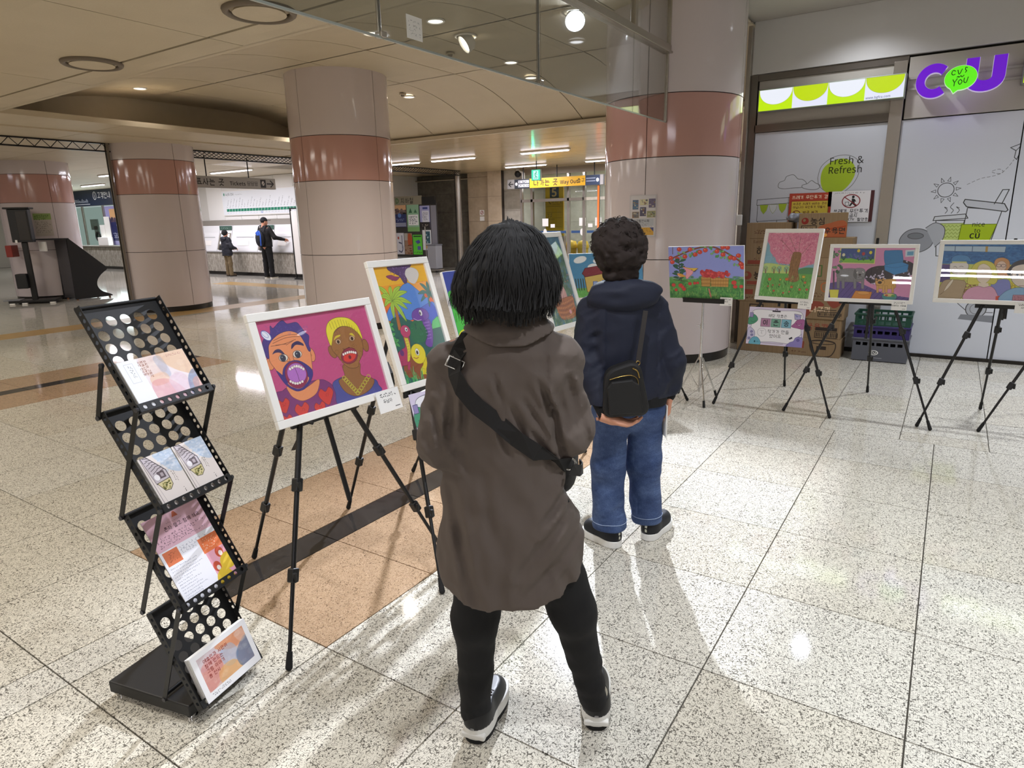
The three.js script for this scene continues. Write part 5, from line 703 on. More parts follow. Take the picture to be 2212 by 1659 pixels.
const art3 = prn(420, 640, lift((x, w, h) => { // rabbit in a basket
  rect(x, 0, 0, w, h, '#3f7a9a'); for (let i = 0; i < 400; i++) { oval(x, rnd() * w, rnd() * h * .3, rr(8, 34), rr(4, 12), i % 2 ? 'rgba(90,150,180,.25)' : 'rgba(40,90,120,.25)'); } for (let i = 0; i < 500; i++) oval(x, rnd() * w, h * rr(.2, 1), rr(8, 30), rr(6, 24), ['rgba(58,104,62,.5)', 'rgba(84,128,74,.5)', 'rgba(44,82,58,.5)', 'rgba(110,130,90,.35)'][i % 4]); meadow(x, w, h, h * .3, 120, ['#8fa86a', '#5c8a54', '#3a6a44', '#b5b884']);
  for (let i = 0; i < 26; i++) oval(x, rnd() * w, h * rr(.45, .9), 6, 5, ['#d86a5c', '#e08a9a', '#d8b25a'][i % 3]);
  blob(x, [[150, 420], [170, 360], [230, 330], [280, 350], [310, 430], [290, 500], [180, 500]], '#d89a92'); oval(x, 210, 320, 22, 62, '#dfa09a', '#b87a74', 2, -.2); oval(x, 262, 312, 20, 60, '#dba09a', '#b87a74', 2, .25); oval(x, 225, 392, 62, 54, '#e4b0a8'); oval(x, 205, 384, 7, 9, '#4a2a2a'); oval(x, 250, 384, 7, 9, '#4a2a2a'); oval(x, 226, 408, 8, 6, '#b85c60');
  blob(x, [[120, 470], [370, 450], [390, 500], [350, 600], [160, 600], [116, 520]], '#b5622c', '#7a3c18', 4); for (let i = 0; i < 7; i++) { blob(x, [[124 + i * 4, 480 + i * 17], [240, 490 + i * 17], [380 - i * 4, 470 + i * 17]], null, i % 2 ? '#8a4620' : '#d88a4a', 6, false); } for (let i = 0; i < 9; i++) P2(x, [[140 + i * 27, 470], [156 + i * 23, 600]], null, 'rgba(106,52,20,.7)', 4, false); oval(x, 300, 560, 18, 16, '#e49aa8'); meadow(x, w, h, h * .93, 60, ['#4a8a44', '#2c6a3c', '#86a85a']); pencil(x, w, h, 500, .1);
}), .5);
const art4 = prn(480, 420, lift((x, w, h) => { rect(x, 0, 0, w, h, '#3f86b4'); for (const [a, b, c, d] of [[70, 58, 44, 30], [200, 62, 50, 30], [150, 128, 34, 28], [340, 50, 50, 34], [440, 96, 36, 30]]) oval(x, a, b, c, d, '#eef2f2', '#b8cdd6', 3, -.5); rect(x, 0, 330, w, 90, '#5aa84a'); P2(x, [[90, 180], [310, 150], [380, 230], [380, 360], [110, 370]], '#d0b054', '#5a4a24', 4); P2(x, [[80, 190], [100, 140], [290, 100], [320, 175], [100, 225]], '#7a2430', '#401018', 4); P2(x, [[290, 100], [390, 230], [330, 200]], '#5a5038', '#332c1c', 3); for (const [a, b] of [[150, 270], [210, 262], [262, 250]]) { rect(x, a, b, 26, 44, '#8fa6d8', '#3a4a8a', 4); } for (let i = 0; i < 5; i++) P2(x, [[20 + i * 16, 240], [26 + i * 16, 350]], null, '#2c3a2c', 6, false); meadow(x, w, h, 350, 80, ['#3f8a38', '#7ac25a', '#2c6a2c']); oval(x, 410, 320, 36, 46, '#2c7a3a'); pencil(x, w, h, 400, .12); }), .55);
const artM = prn(420, 330, lift((x, w, h) => { rect(x, 0, 0, w, h, '#3fb83a'); rect(x, 0, 0, w, 90, '#2f3f9a'); blob(x, [[60, 50], [110, 20], [170, 30], [150, 80], [90, 100], [50, 90]], '#cfdcf4', '#9ab0dc', 3); blob(x, [[0, 80], [100, 90], [200, 60], [420, 80], [420, 260], [0, 250]], '#43c240'); blob(x, [[0, 240], [60, 220], [140, 250], [300, 240], [420, 262], [420, 340], [0, 340]], '#e4e01e'); for (let i = 0; i < 30; i++) { x.strokeStyle = i % 2 ? '#2c9a2c' : '#6ad85a'; x.lineWidth = 5; x.beginPath(); const a = rnd() * w, b = rr(110, 240); x.moveTo(a, b); x.lineTo(a + rr(-10, 10), b - 30); x.stroke(); } oval(x, 260, 130, 40, 60, '#2c7a3a'); pencil(x, w, h, 300, .12); }), .55);
const art5 = prn(720, 520, lift((x, w, h) => {
  const q = unwarp([[147, 203], [760, 193], [787, 618], [175, 622]], w, h), L = q.l; rect(x, 0, 0, w, h, '#8a97e4'); rect(x, 0, h * .62, w, h, '#4d9a48'); for (let i = 0; i < 300; i++) oval(x, rnd() * w, h * rr(.58, 1), rr(10, 34), rr(8, 22), ['rgba(70,150,66,.5)', 'rgba(40,112,54,.5)', 'rgba(120,176,84,.4)'][i % 3]); meadow(x, w, h, h * .72, 220, ['#2c6a38', '#3f8a44', '#8ab45a', '#1f5a34']);
  blob(x, L(150, 310, 260, 260, 380, 215, 500, 200, 600, 235, 700, 290, 770, 340), null, '#7a3a24', 15, false); blob(x, L(185, 200, 186, 260), null, '#5a3a24', 6, false);
  for (let i = 0; i < 46; i++) { const k = rnd(), a = lerp(155, 770, k), b = k < .5 ? lerp(300, 205, k * 2) : lerp(205, 335, k * 2 - 1), p = q(a, b + rr(-28, 40)); oval(x, p[0], p[1], 15, 9, i % 2 ? '#4a9a4a' : '#7ab86a', '#2c6a38', 1.5, rr(0, 3)); }
  for (const [a, b] of [[240, 222], [172, 292], [228, 300], [290, 280], [330, 222], [375, 262], [412, 243], [456, 228], [550, 236], [600, 262], [632, 208], [595, 205], [690, 292], [722, 270], [745, 335], [760, 360], [185, 325], [660, 285]]) { const p = q(a, b); oval(x, p[0], p[1], 22, 20, '#d63a2c', '#8a1c1a', 2); oval(x, p[0] - 6, p[1] - 6, 6, 5, '#f08a6a'); }
  for (let i = 0; i < 14; i++) { const p = q(245, lerp(310, 470, i / 13)), s = i % 2 ? 1 : -1; leafFrond(x, p, [p[0] + s * rr(40, 80), p[1] - rr(0, 44)], [0, -4], 11, '#245a44', '#123628'); } blob(x, L(240, 300, 250, 390, 270, 480), null, '#33402c', 8, false); blob(x, L(200, 470, 320, 480), null, '#33402c', 7, false);
  blob(x, L(232, 420, 270, 432, 300, 440, 312, 462, 336, 440, 362, 410, 352, 380, 310, 370, 275, 362, 302, 396, 300, 436, 250, 446), '#f0a0b0', '#b85a3a', 2.5); blob(x, L(232, 418, 270, 422, 300, 440, 262, 444), '#e8a23a'); blob(x, L(275, 362, 330, 372, 400, 374, 372, 396, 340, 384), '#eec23a', '#a8662a', 2); P2(x, L(362, 402, 408, 370, 378, 404), '#4a3a5a'); q.o(x, 352, 388, 4, 4, K);
  for (const [a, b, c, d] of [[432, 440, 508, 520], [510, 446, 656, 520]]) { P2(x, L(a, b, c, b, c, d, a + 8, d), '#c08a40', '#6a4418', 3); for (let i = 0; i < 5; i++) P2(x, L(a, b + 12 + i * 15, c, b + 10 + i * 15), null, i % 2 ? '#7a5020' : '#e0b468', 3, false); for (let i = 0; i < 8; i++) P2(x, L(lerp(a, c, i / 7), b, lerp(a, c, i / 7), d), null, '#8a5c24', 2, false); for (let i = 0; i < 30; i++) { const p = q(rr(a, c), rr(b - 50, b - 2)); oval(x, p[0], p[1], 15, 14, i % 2 ? '#c42c34' : '#e0484a', '#8a1c28', 1.5); } }
  for (const [a, b, s] of [[202, 514, 20], [225, 554, 16], [262, 516, 22], [292, 546, 20], [340, 500, 18], [380, 495, 16], [405, 492, 14], [700, 484, 24], [712, 516, 20], [760, 514, 18], [280, 530, 18]]) { const p = q(a, b); oval(x, p[0], p[1], s, s * .9, '#d43a34', '#8a1c28', 2); } blob(x, L(500, 540, 512, 580, 520, 605), null, '#d86a6a', 12, false); pencil(x, w, h, 600, .08);
}), .55);
const art6 = prn(560, 720, lift((x, w, h) => {
  const q = unwarp([[977, 80], [1402, 80], [1315, 632], [893, 612]], w, h), L = q.l; rect(x, 0, 0, w, h, '#7ab4cc'); blob(x, L(880, 420, 930, 345, 1000, 335, 1090, 350, 1150, 360, 1150, 430), '#c4dc7a', '#8aa84a', 2); blob(x, L(1200, 430, 1230, 385, 1300, 368, 1370, 380, 1380, 440), '#3f8a54'); P2(x, L(880, 415, 1400, 425, 1330, 660, 870, 640), '#58ac48'); for (const a of [950, 1020, 1065, 1125]) { q.o(x, a, 382, 22, 26, a % 2 ? '#8ac49a' : '#9ac47a'); P2(x, L(a - 4, 420, a - 2, 385, a + 5, 385, a + 6, 420), '#7a4a3a'); P2(x, L(a, 390, a - 16, 370), null, '#7a4a3a', 4, false); P2(x, L(a, 390, a + 16, 368), null, '#7a4a3a', 4, false); }
  blob(x, L(970, 70, 1420, 70, 1390, 220, 1370, 320, 1300, 350, 1240, 370, 1190, 340, 1130, 340, 1050, 330, 1030, 290, 990, 240, 985, 190, 965, 140), '#e37fa2'); for (let i = 0; i < 1500; i++) { const a = rr(985, 1400), b = rr(75, 345); if (b > 300 && a < 1060) continue; if (a < 1010 && b > 200) continue; const p = q(a, b); x.strokeStyle = ['#f2b3c8', '#c84f7e', '#f6c9d6', '#a83a66', '#ea8fb0', '#d8648e'][i % 6]; x.lineWidth = rr(1, 3.4); x.beginPath(); x.arc(p[0], p[1], rr(3, 10), rr(0, 6), rr(2, 6)); x.stroke(); }
  blob(x, L(1200, 240, 1180, 250, 1160, 320, 1148, 400, 1140, 470, 1180, 490, 1230, 470, 1222, 400, 1240, 320, 1246, 250), '#8a5c34', '#5a3a1e', 2); for (let i = 0; i < 130; i++) { const p = q(rr(1150, 1236), rr(250, 470)); x.strokeStyle = i % 2 ? 'rgba(74,44,22,.6)' : 'rgba(190,140,90,.5)'; x.lineWidth = 3; x.beginPath(); x.moveTo(...p); x.lineTo(p[0] + rr(-4, 6), p[1] + rr(14, 34)); x.stroke(); } for (const e of [[1080, 140, 1190, 260], [1240, 120, 1225, 250], [1320, 180, 1240, 270], [1150, 110, 1210, 250]]) P2(x, L(...e), null, 'rgba(110,66,44,.55)', 5, false);
  meadow(x, w, h, h * .66, 420, ['#3f9a3c', '#6ac25a', '#2c7a34', '#a4dc84', '#57b04a']);
  for (const [a, b, s, c] of [[985, 470, 24, '#e06a2c'], [1130, 468, 26, '#e2702c'], [1270, 446, 22, '#e6cf3a'], [1282, 494, 18, '#e06a3a'], [1170, 532, 20, '#e2702c'], [1238, 552, 18, '#e05a3a'], [1297, 552, 18, '#dc4440'], [1020, 566, 16, '#d84a34'], [1012, 518, 12, '#d85a3a'], [1068, 515, 12, '#d86a3a'], [1100, 582, 14, '#d84a44'], [1150, 572, 12, '#e88a7a'], [972, 528, 13, '#d84a34'], [1076, 470, 14, '#e6cf3a']]) { const p = q(a, b); P2(x, [p, [p[0] + 3, p[1] + s * 2.6]], null, '#2c6a2c', 4, false); leafFrond(x, [p[0], p[1] + s * 2.4], [p[0] - s, p[1] + s * .9], [0, 0], 4, '#3a8a3a', '#1f5a24'); P2(x, [[p[0] - s * .8, p[1] - s * .8], [p[0] - s * .3, p[1] - s * .3], [p[0], p[1] - s], [p[0] + s * .3, p[1] - s * .3], [p[0] + s * .8, p[1] - s * .8], [p[0] + s * .6, p[1] + s * .5], [p[0] - s * .6, p[1] + s * .5]], c, '#9a2c1c', 2); }
  pencil(x, w, h, 700, .07);
}), .5);
const art7 = prn(820, 560, lift((x, w, h) => {
  const q = unwarp([[67, 120], [705, 115], [655, 525], [25, 510]], w, h), L = q.l; rect(x, 0, 0, w, h, '#d98cb8'); pencil(x, w, h, 300, .08);
  P2(x, L(20, 400, 200, 360, 480, 480, 660, 500, 660, 540, 10, 530), '#56448c'); for (let i = 0; i < 14; i++) P2(x, L(60 + i * 42, 540, 190 + i * 36, 390 + i * 9), null, '#362a66', 5, false); P2(x, L(480, 400, 660, 430, 660, 500, 600, 490), '#d58ab6');
  P2(x, L(124, 122, 394, 120, 384, 240, 112, 236), '#2f4a8c', '#e8e07a', 9); P2(x, L(120, 205, 200, 200, 270, 215, 386, 205, 382, 235, 116, 232), '#7ac23a'); for (const [a, b, c] of [[145, 175, '#e4e4c0'], [262, 142, '#ecd02c'], [300, 165, '#b83038'], [356, 155, '#e8dc2c']]) { const p = q(a, b); P2(x, [p, q(a, 215)], null, '#2c6a34', 4, false); leafFrond(x, q(a, 218), q(a - 18, 185), [0, 0], 5, '#2c7a3a', '#174a24'); leafFrond(x, q(a, 218), q(a + 18, 185), [0, 0], 5, '#2c7a3a', '#174a24'); oval(x, p[0], p[1], 16, 18, c, '#7a5a14', 1.5); } for (let i = 0; i < 14; i++) q.o(x, rr(180, 330), rr(165, 205), 8, 9, i % 2 ? '#5a5aa8' : '#3a6a8a');
  // patterned rug
  x.save(); blob(x, L(300, 350, 330, 290, 400, 260, 500, 250, 600, 210, 690, 240, 690, 300, 640, 350, 520, 360, 420, 390, 370, 400, 310, 360), '#2a2430'); x.clip(); for (let i = 0; i < 90; i++) { const p = q(rr(300, 690), rr(215, 400)), s = rr(9, 22), r = rnd() * 6; P2(x, [[p[0] + Math.cos(r) * s, p[1] + Math.sin(r) * s], [p[0] + Math.cos(r + 2.1) * s, p[1] + Math.sin(r + 2.1) * s], [p[0] + Math.cos(r + 4) * s, p[1] + Math.sin(r + 4) * s]], i % 2 ? '#d6cce8' : '#2a2430'); } x.restore();
  // blue chair
  blob(x, L(462, 150, 500, 138, 590, 135, 602, 150, 598, 240, 480, 260), '#2c7ab8', '#174a7a', 3); P2(x, L(462, 250, 598, 225, 650, 245, 640, 300, 540, 325, 466, 290), '#2f86c8', '#174a7a', 3); P2(x, L(466, 262, 550, 272, 645, 248), null, '#1a5a94', 3, false);
  P2(x, L(628, 135, 700, 130, 692, 180, 626, 184), '#cfe0ea', '#e8e8f0', 4); P2(x, L(640, 145, 690, 142, 686, 172, 638, 174), '#5aa0c8');
  // grey dog
  blob(x, L(90, 330, 110, 295, 180, 280, 260, 285, 300, 300, 310, 350, 280, 380, 180, 385, 110, 375), '#7c7c80', '#4a4a50', 3); for (const a of [92, 130, 222, 282]) P2(x, L(a, 360, a + 24, 360, a + 22, 436, a + 2, 436), '#7c7c80', '#4a4a50', 2); blob(x, L(226, 300, 250, 278, 300, 282, 316, 310, 300, 350, 262, 366, 232, 350), '#85858a', '#4a4a50', 3); blob(x, L(226, 300, 240, 290, 250, 330, 244, 362, 222, 340), '#56565c'); q.o(x, 254, 312, 9, 9, '#eee', K, 2); q.o(x, 295, 310, 9, 9, '#eee', K, 2); q.o(x, 256, 313, 4, 4, K); q.o(x, 293, 312, 4, 4, K); q.o(x, 272, 328, 11, 9, K); blob(x, L(256, 352, 275, 342, 296, 348), null, K, 3, false); for (let i = 0; i < 90; i++) { const p = q(rr(100, 300), rr(290, 380)); x.strokeStyle = 'rgba(60,60,66,.4)'; x.lineWidth = 2; x.beginPath(); x.moveTo(...p); x.lineTo(p[0] + 10, p[1] + 5); x.stroke(); }
  // tan dog
  blob(x, L(395, 370, 450, 362, 545, 360, 552, 400, 540, 430, 440, 435, 405, 420), '#d8a452', '#8a5c24', 3); for (const a of [402, 448, 470, 520]) P2(x, L(a, 410, a + 18, 410, a + 16, 465, a, 465), '#d8a452', '#8a5c24', 2); P2(x, L(388, 360, 402, 352, 412, 368), '#d8a452', '#8a5c24', 2); P2(x, L(446, 362, 458, 348, 462, 368), '#d8a452', '#8a5c24', 2); q.o(x, 428, 385, 36, 26, '#dca858', '#8a5c24', 3); q.o(x, 428, 386, 16, 12, '#33241c'); q.o(x, 408, 370, 6, 4, K); q.o(x, 448, 370, 6, 4, K);
  // plant, box, bowl
  P2(x, L(62, 440, 62, 300, 76, 300, 74, 440), '#4a3a4c'); for (let i = 0; i < 20; i++) { const p = q(rr(48, 130), rr(140, 320)); oval(x, p[0], p[1], 17, 12, i % 2 ? '#2f5a3c' : '#6a9a6a', '#1f3a28', 2, rr(0, 3)); } P2(x, L(36, 446, 110, 446, 100, 512, 42, 512), '#e4dc4a', '#8a841c', 3); P2(x, L(240, 452, 368, 460, 350, 515, 205, 512), '#d8862c', '#8a4a14', 4); q.o(x, 300, 468, 48, 14, '#e4a04a', '#8a4a14', 2); blob(x, L(448, 480, 500, 468, 555, 478, 545, 515, 460, 515), '#3f8a8a', '#1f4a4a', 3); q.o(x, 500, 482, 44, 14, '#d8c47a', '#5a7a3a', 3); q.o(x, 480, 484, 12, 8, '#c4442c'); q.o(x, 530, 488, 14, 10, '#4a9a3a');
  pencil(x, w, h, 800, .08);
}), .5);
const art8 = prn(820, 520, lift((x, w, h) => {
  const q = unwarp([[945, 98], [1700, 92], [1670, 545], [890, 522]], w, h), L = q.l; rect(x, 0, 0, w, h, '#2f6cae'); for (let i = 0; i < 500; i++) { const p = [rnd() * w, rnd() * h * .4]; oval(x, p[0], p[1], rr(6, 22), rr(3, 9), i % 2 ? 'rgba(80,140,200,.3)' : 'rgba(24,70,130,.3)'); }
  P2(x, L(938, 112, 1392, 112, 1384, 156, 932, 150), '#b8d2e6', '#2a4a7a', 3); for (const a of [1025, 1150]) P2(x, L(a, 112, a - 4, 154), null, '#2a4a7a', 5, false); P2(x, L(1244, 112, 1262, 112, 1258, 154, 1242, 154), '#c49a4a');
  rect(x, 0, h * .36, w, h, '#c8d25a'); P2(x, L(905, 250, 990, 250, 985, 390, 895, 390), '#4a3a7c'); for (let i = 0; i < 200; i++) { const p = q(rr(1070, 1200), rr(370, 520)); oval(x, p[0], p[1], 6, 5, i % 2 ? '#7a5230' : '#c49a64'); } for (let i = 0; i < 60; i++) { const p = q(rr(1430, 1480), rr(380, 450)); oval(x, p[0], p[1], 8, 8, i % 2 ? '#b8a020' : '#e0d040'); }
  // man with cap
  blob(x, L(985, 260, 1000, 240, 1110, 240, 1118, 290, 1090, 330, 1020, 325, 988, 300), '#e6e0d8', '#5a5a5a', 3); blob(x, L(1000, 238, 1006, 195, 1060, 178, 1120, 190, 1144, 235, 1120, 225, 1060, 228), '#4a8ac4', '#234a7a', 3); P2(x, L(1000, 240, 1110, 240, 1108, 228, 1002, 228), '#dcdc8a'); blob(x, L(1012, 272, 1024, 266, 1036, 274), null, K, 3, false); blob(x, L(1056, 268, 1070, 264, 1084, 270), null, K, 3, false); P2(x, L(1040, 280, 1032, 300, 1042, 304), null, '#777', 2, false); P2(x, L(1020, 314, 1040, 316), null, K, 2, false);
  blob(x, L(940, 380, 1010, 370, 1100, 385, 1090, 460, 1050, 530, 890, 525, 900, 450), '#b09a78', '#5a4a34', 3); blob(x, L(935, 470, 960, 420, 1000, 370, 1010, 380, 970, 440, 910, 490), '#e6dccb', '#5a4a34', 2);
  // red-haired person
  blob(x, L(1310, 240, 1330, 205, 1380, 198, 1422, 230, 1420, 330, 1400, 340, 1320, 320), '#d89a62', '#8a5a2c', 3); q.o(x, 1362, 264, 38, 46, '#e8cdb8', '#8a6a54', 2); q.o(x, 1345, 258, 18, 12, null, K, 3); q.o(x, 1378, 258, 18, 12, null, K, 3); P2(x, L(1345, 296, 1372, 294), null, '#a04a4a', 3, false); blob(x, L(1290, 420, 1340, 370, 1420, 370, 1440, 440, 1430, 530, 1330, 530), '#7f88cc', '#3f4a8a', 2);
  // blond woman
  blob(x, L(1120, 400, 1150, 270, 1200, 228, 1260, 222, 1315, 255, 1340, 350, 1320, 400, 1260, 400), '#dcd65a', '#8a8424', 3); blob(x, L(1185, 310, 1200, 260, 1240, 245, 1285, 280, 1290, 350, 1240, 400, 1190, 370), '#ecdcc8', '#8a7a5a', 2); blob(x, L(1195, 312, 1210, 306, 1225, 314), null, K, 3, false); blob(x, L(1255, 312, 1270, 306, 1284, 314), null, K, 3, false); P2(x, L(1200, 395, 1270, 395, 1280, 430, 1195, 430), '#ecdcc8'); blob(x, L(1095, 530, 1115, 450, 1190, 420, 1240, 430, 1290, 420, 1330, 460, 1335, 540), '#e0a4c0', '#7a4a64', 3); P2(x, L(1330, 500, 1370, 495, 1360, 540, 1330, 540), '#d84a34');
  // man with round glasses
  blob(x, L(1420, 330, 1440, 250, 1500, 215, 1600, 205, 1680, 240, 1660, 330), '#33333a', '#1c1c22', 2); blob(x, L(1435, 320, 1450, 270, 1530, 245, 1640, 260, 1650, 370, 1600, 430, 1500, 420, 1450, 380), '#e8dcd0', '#5a5a5a', 3); q.o(x, 1480, 328, 38, 26, null, K, 5); q.o(x, 1580, 326, 38, 26, null, K, 5); P2(x, L(1518, 328, 1542, 328), null, K, 4, false); q.o(x, 1484, 328, 10, 8, '#5a6a7a'); q.o(x, 1582, 326, 10, 8, '#5a6a7a'); P2(x, L(1500, 415, 1560, 415), null, '#8a4a4a', 4, false); blob(x, L(1370, 540, 1390, 470, 1480, 430, 1600, 440, 1680, 480, 1680, 550), '#86b4dc', '#3a5a8a', 3); P2(x, L(1460, 488, 1555, 488, 1550, 535, 1456, 532), '#b87a8a', '#6a3a4a', 3); scrawl(x, ...q(1468, 505), 80, 2, 16, '#7a3a4a', 3);
  pencil(x, w, h, 900, .08);
}), .5);
const posterArt = prn(640, 450, (x, w, h) => {
  rect(x, 0, 0, w, h, '#ddd3ea'); blob(x, [[60, 40], [320, 34], [590, 40], [606, 200], [596, 400], [320, 408], [50, 400], [44, 200]], '#f2f1f6', '#3a3a4a', 3); rect(x, 270, 34, 92, 16, '#3a3340'); rect(x, 306, 14, 20, 22, null, '#3a3340', 6);
  hangul(x, '해당 작품은', 228, 78, 38, '#3a3a3e', .09); for (const [i, c, s] of [[0, '#b586a6', '이'], [1, '#74a894', '준'], [2, '#7fb8cc', '송']]) { rect(x, 150 + i * 118, 132, 108, 98, c, '#5a5a6a', 4); hangul(x, s, 172 + i * 118, 148, 66, '#23252c', .12); } hangul(x, '작가가 만들', 236, 262, 44, '#3a3a3e', .09); hangul(x, '었어요', 262, 316, 44, '#3a3a3e', .09); oval(x, 172, 300, 50, 50, null, '#9a9aa2', 3); P2(x, [[150, 280], [194, 280]], null, '#8a8a92', 3, false); P2(x, [[172, 285], [168, 312], [180, 314]], null, '#8a8a92', 3, false); rect(x, 170, 420, 260, 13, '#b9b0c6');
  blob(x, [[0, 150], [20, 110], [60, 90], [100, 120], [110, 160], [70, 200], [20, 215], [0, 200]], '#4f9a78', '#2a4a3e', 3); blob(x, [[30, 170], [60, 182], [92, 160]], null, '#2a4a3e', 3, false); rect(x, 14, 70, 40, 56, '#9a8fc0', '#3a3a5a', 3); blob(x, [[8, 270], [40, 250], [90, 300], [86, 370], [30, 400], [4, 380]], '#c9c6e2', '#4a4a6a', 3); for (const [a, b] of [[52, 300], [60, 340], [30, 380]]) oval(x, a, b, 14, 13, '#8f8ac0', '#3a3a5a', 3); blob(x, [[40, 410], [70, 370], [120, 360], [160, 400], [160, 450], [40, 450]], '#68b0c8', '#2a5a6a', 3); oval(x, 100, 416, 9, 12, '#2a5a6a'); blob(x, [[120, 420], [134, 412], [146, 422]], null, '#2a5a6a', 3, false);
  P2(x, [[520, 60], [596, 70], [588, 130], [530, 124]], '#b4acd4', '#3a3a5a', 4); blob(x, [[530, 70], [550, 100], [570, 80], [590, 96]], '#7f86c0'); blob(x, [[500, 210], [530, 170], [560, 130], [620, 120], [640, 140], [640, 230], [560, 226]], '#a65f94', '#5a2a54', 3); blob(x, [[548, 170], [580, 186], [612, 168], [584, 200]], '#c9a8c4', '#5a2a54', 3); blob(x, [[470, 450], [500, 400], [540, 380], [560, 340], [610, 320], [640, 350], [640, 450]], '#8b80c0', '#3f3a74', 3); oval(x, 590, 366, 16, 14, '#6a60a4', '#3f3a74', 3); P2(x, [[484, 352], [520, 330], [528, 350], [496, 366]], '#2a2a34'); P2(x, [[590, 330], [620, 290], [626, 330]], '#d8d4ea', '#3f3a74', 3);
}, .6);
const LB = blackPlastic;
// row facing right: four easels one behind another
const Y1 = R(88.1), T1 = R(17);
easel('nearest black easel, carrying the pink caricature picture', [-1.398, 3.326], [-.611, 3.755], [-.627, 2.86], [-.905, 1.04, 3.313], T1, Y1, .785, { strap: [.22, .05], stub: .62, mast: .1 });
framed('white framed picture of two shouting caricature heads on pink', [-.757, .804, 3.578], .575, .42, Y1, T1, art1);
cardOn('caption card under the pink caricature picture', [-.745, .804, 3.578], .575, Y1, T1, .78, 1.0, -.055, .035, '두남자');
easel('black easel carrying the dinosaur picture, its lower poster half hidden by the grey coat', [-1.425, 2.717], [-.46, 3.101], [-.62, 2.2], [-1.0, 1.06, 2.69], R(18), R(87), .755, { strap: [.2, .05] });
framed('white framed upright picture of cartoon dinosaurs under a smoking volcano', [-.812, .773, 2.878], .385, .598, R(86.9), R(18), art2);
{ // curled paper poster hanging below the dinosaurs
  const g = new THREE.PlaneGeometry(.42, .297, 24, 12), p = g.attributes.position, b = g.clone(); for (let i = 0; i < p.count; i++) { const u = p.getX(i) / .21, v = p.getY(i) / .15; p.setZ(i, .018 * u * u - .02 * v * (1 - v) * .4); p.setX(i, p.getX(i) + .012 * (1 - v)); }
  g.computeVertexNormals(); const t = thing('paper_poster', 'curled lilac poster half hidden behind the grey coat', 'poster', [-.565, .68, 2.86]); t.rotation.order = 'YXZ'; t.rotation.set(-R(12), R(80), 0); part(t, 'sheet', g, posterArt); const k = g.clone(); k.translate(0, 0, -.0015); part(t, 'back', k, paper);
}
easel('black easel hidden behind the near woman, carrying the green canvas', [-1.481, 2.129], [-.61, 2.52], [-.614, 1.659], [-.93, 1.06, 2.08], T1, R(88), .835);
canvasPic('small canvas with a bright green hill and yellow field by the dark hair', [-.735, .86, 2.53], .55, .43, R(88), R(16), artM);
easel('black easel between the two women, carrying the rabbit picture', [-1.48, 1.42], [-.68, 1.9], [-.722, 1.291], [-.96, 1.06, 1.46], R(18), R(88), .835);
framed('white framed picture of a pink rabbit in a basket between the women', [-.755, .855, 1.635], .385, .6, R(88), R(18), art3);
easel('black easel hidden behind the far woman, carrying the house canvas', [-1.42, -.44], [-1.2, .4], [-.558, -.252], [-1.08, 1.06, -.08], R(8), R(45), .87);
canvasPic('canvas of a yellow house under round white clouds behind the curly head', [-1.35, .885, .33], .62, .35, R(45), R(8), art4);
// right-hand row facing the hall
{
  const t = thing('music_stand', 'chrome folding music stand carrying the apple harvest canvas', 'stand', [-.5, 0, -.37]), y0 = .36;
  part(t, 'pole', rod([0, .06, 0], [0, .82, 0], .0085), chrome); part(t, 'inner_pole', rod([0, .5, 0], [0, .87, 0], .006), chrome); part(t, 'collar', [disc(.015, .05, 0, y0, 0, 14), disc(.013, .03, 0, .1, 0, 14)], chrome); part(t, 'clamp_screw', [disc(.014, .045, 0, .62, 0, 12), rod([0, .62, 0], [-.035, .622, .01], .005)], chrome);
  for (const [x, z] of [[.121, .241], [-.199, -.078], [.097, -.153]]) { const g = sub(t, 'leg'), e = [x, .02, z], m = [x * .48, .2, z * .48]; part(g, 'outer_rod', rod([x * .06, y0, z * .06], e, .0045), chrome); part(g, 'brace', [rod([x * .05, .1, z * .05], m, .004), rod([x * .12 + .006, y0 - .01, z * .12], [x * .97 + .006, .03, z * .97], .003)], chrome); part(g, 'rubber_foot', rod([x * 1.04, .002, z * 1.04], [x * .94, .05, z * .94], .011, .010), rubber); }
  part(t, 'shelf', rbox(.34, .03, .05, .004, .02, .832, .04), blackPlastic); part(t, 'back_plate', rbox(.3, .3, .012, .003, .02, .98, .012), blackPlastic); part(t, 'shelf_lip', rbox(.34, .012, .012, .003, .02, .85, .066), blackPlastic);
  canvasPic('canvas of apple baskets and a bird under a fruit branch', [-.766, .85, -.325], .6, .425, R(.6), R(-9), art5, { roll: R(1.2) });
  cardOn('caption card on the music stand under the apple canvas', [-.766, .84, -.312], .6, 0, 0, .7, .86, -.035, .03, '홍이네');
}
easel('black easel carrying the pink blossom tree and the lilac poster', [.036, -1.124], [-.34, -.26], [.524, -.287], [.073, 1.17, -.557], R(12), R(-6), .84, { stub: .38 });
framed('white framed upright picture of a pink blossom tree in a tulip meadow', [-.114, .853, -.423], .445, .551, R(-12), R(12.3), art6);
cardOn('caption card under the blossom tree picture', [-.11, .853, -.415], .445, R(-12), R(8), .78, 1.0, -.045, .02, '나의 꽃이');
{ const t = hung('paper_poster', 'lilac poster with coloured name tiles hanging below the blossom tree', 'poster', [.074, .512, -.335], R(.1), R(10)); part(t, 'sheet', facePlate(.413, .291, .003, 0, .145, 0), posterArt); }
easel('black easel carrying the picture with a grey and a tan dog', [.684, -1.239], [.19, -.325], [1.166, -.317], [.685, 1.196, -.62], R(10.5), R(2), .853, { strap: [.25, .06], stub: .62 });
framed('white framed picture of two dogs, a blue chair and a patterned rug', [.392, .864, -.425], .57, .419, R(2.1), R(10.2), art7, { b: .026 });
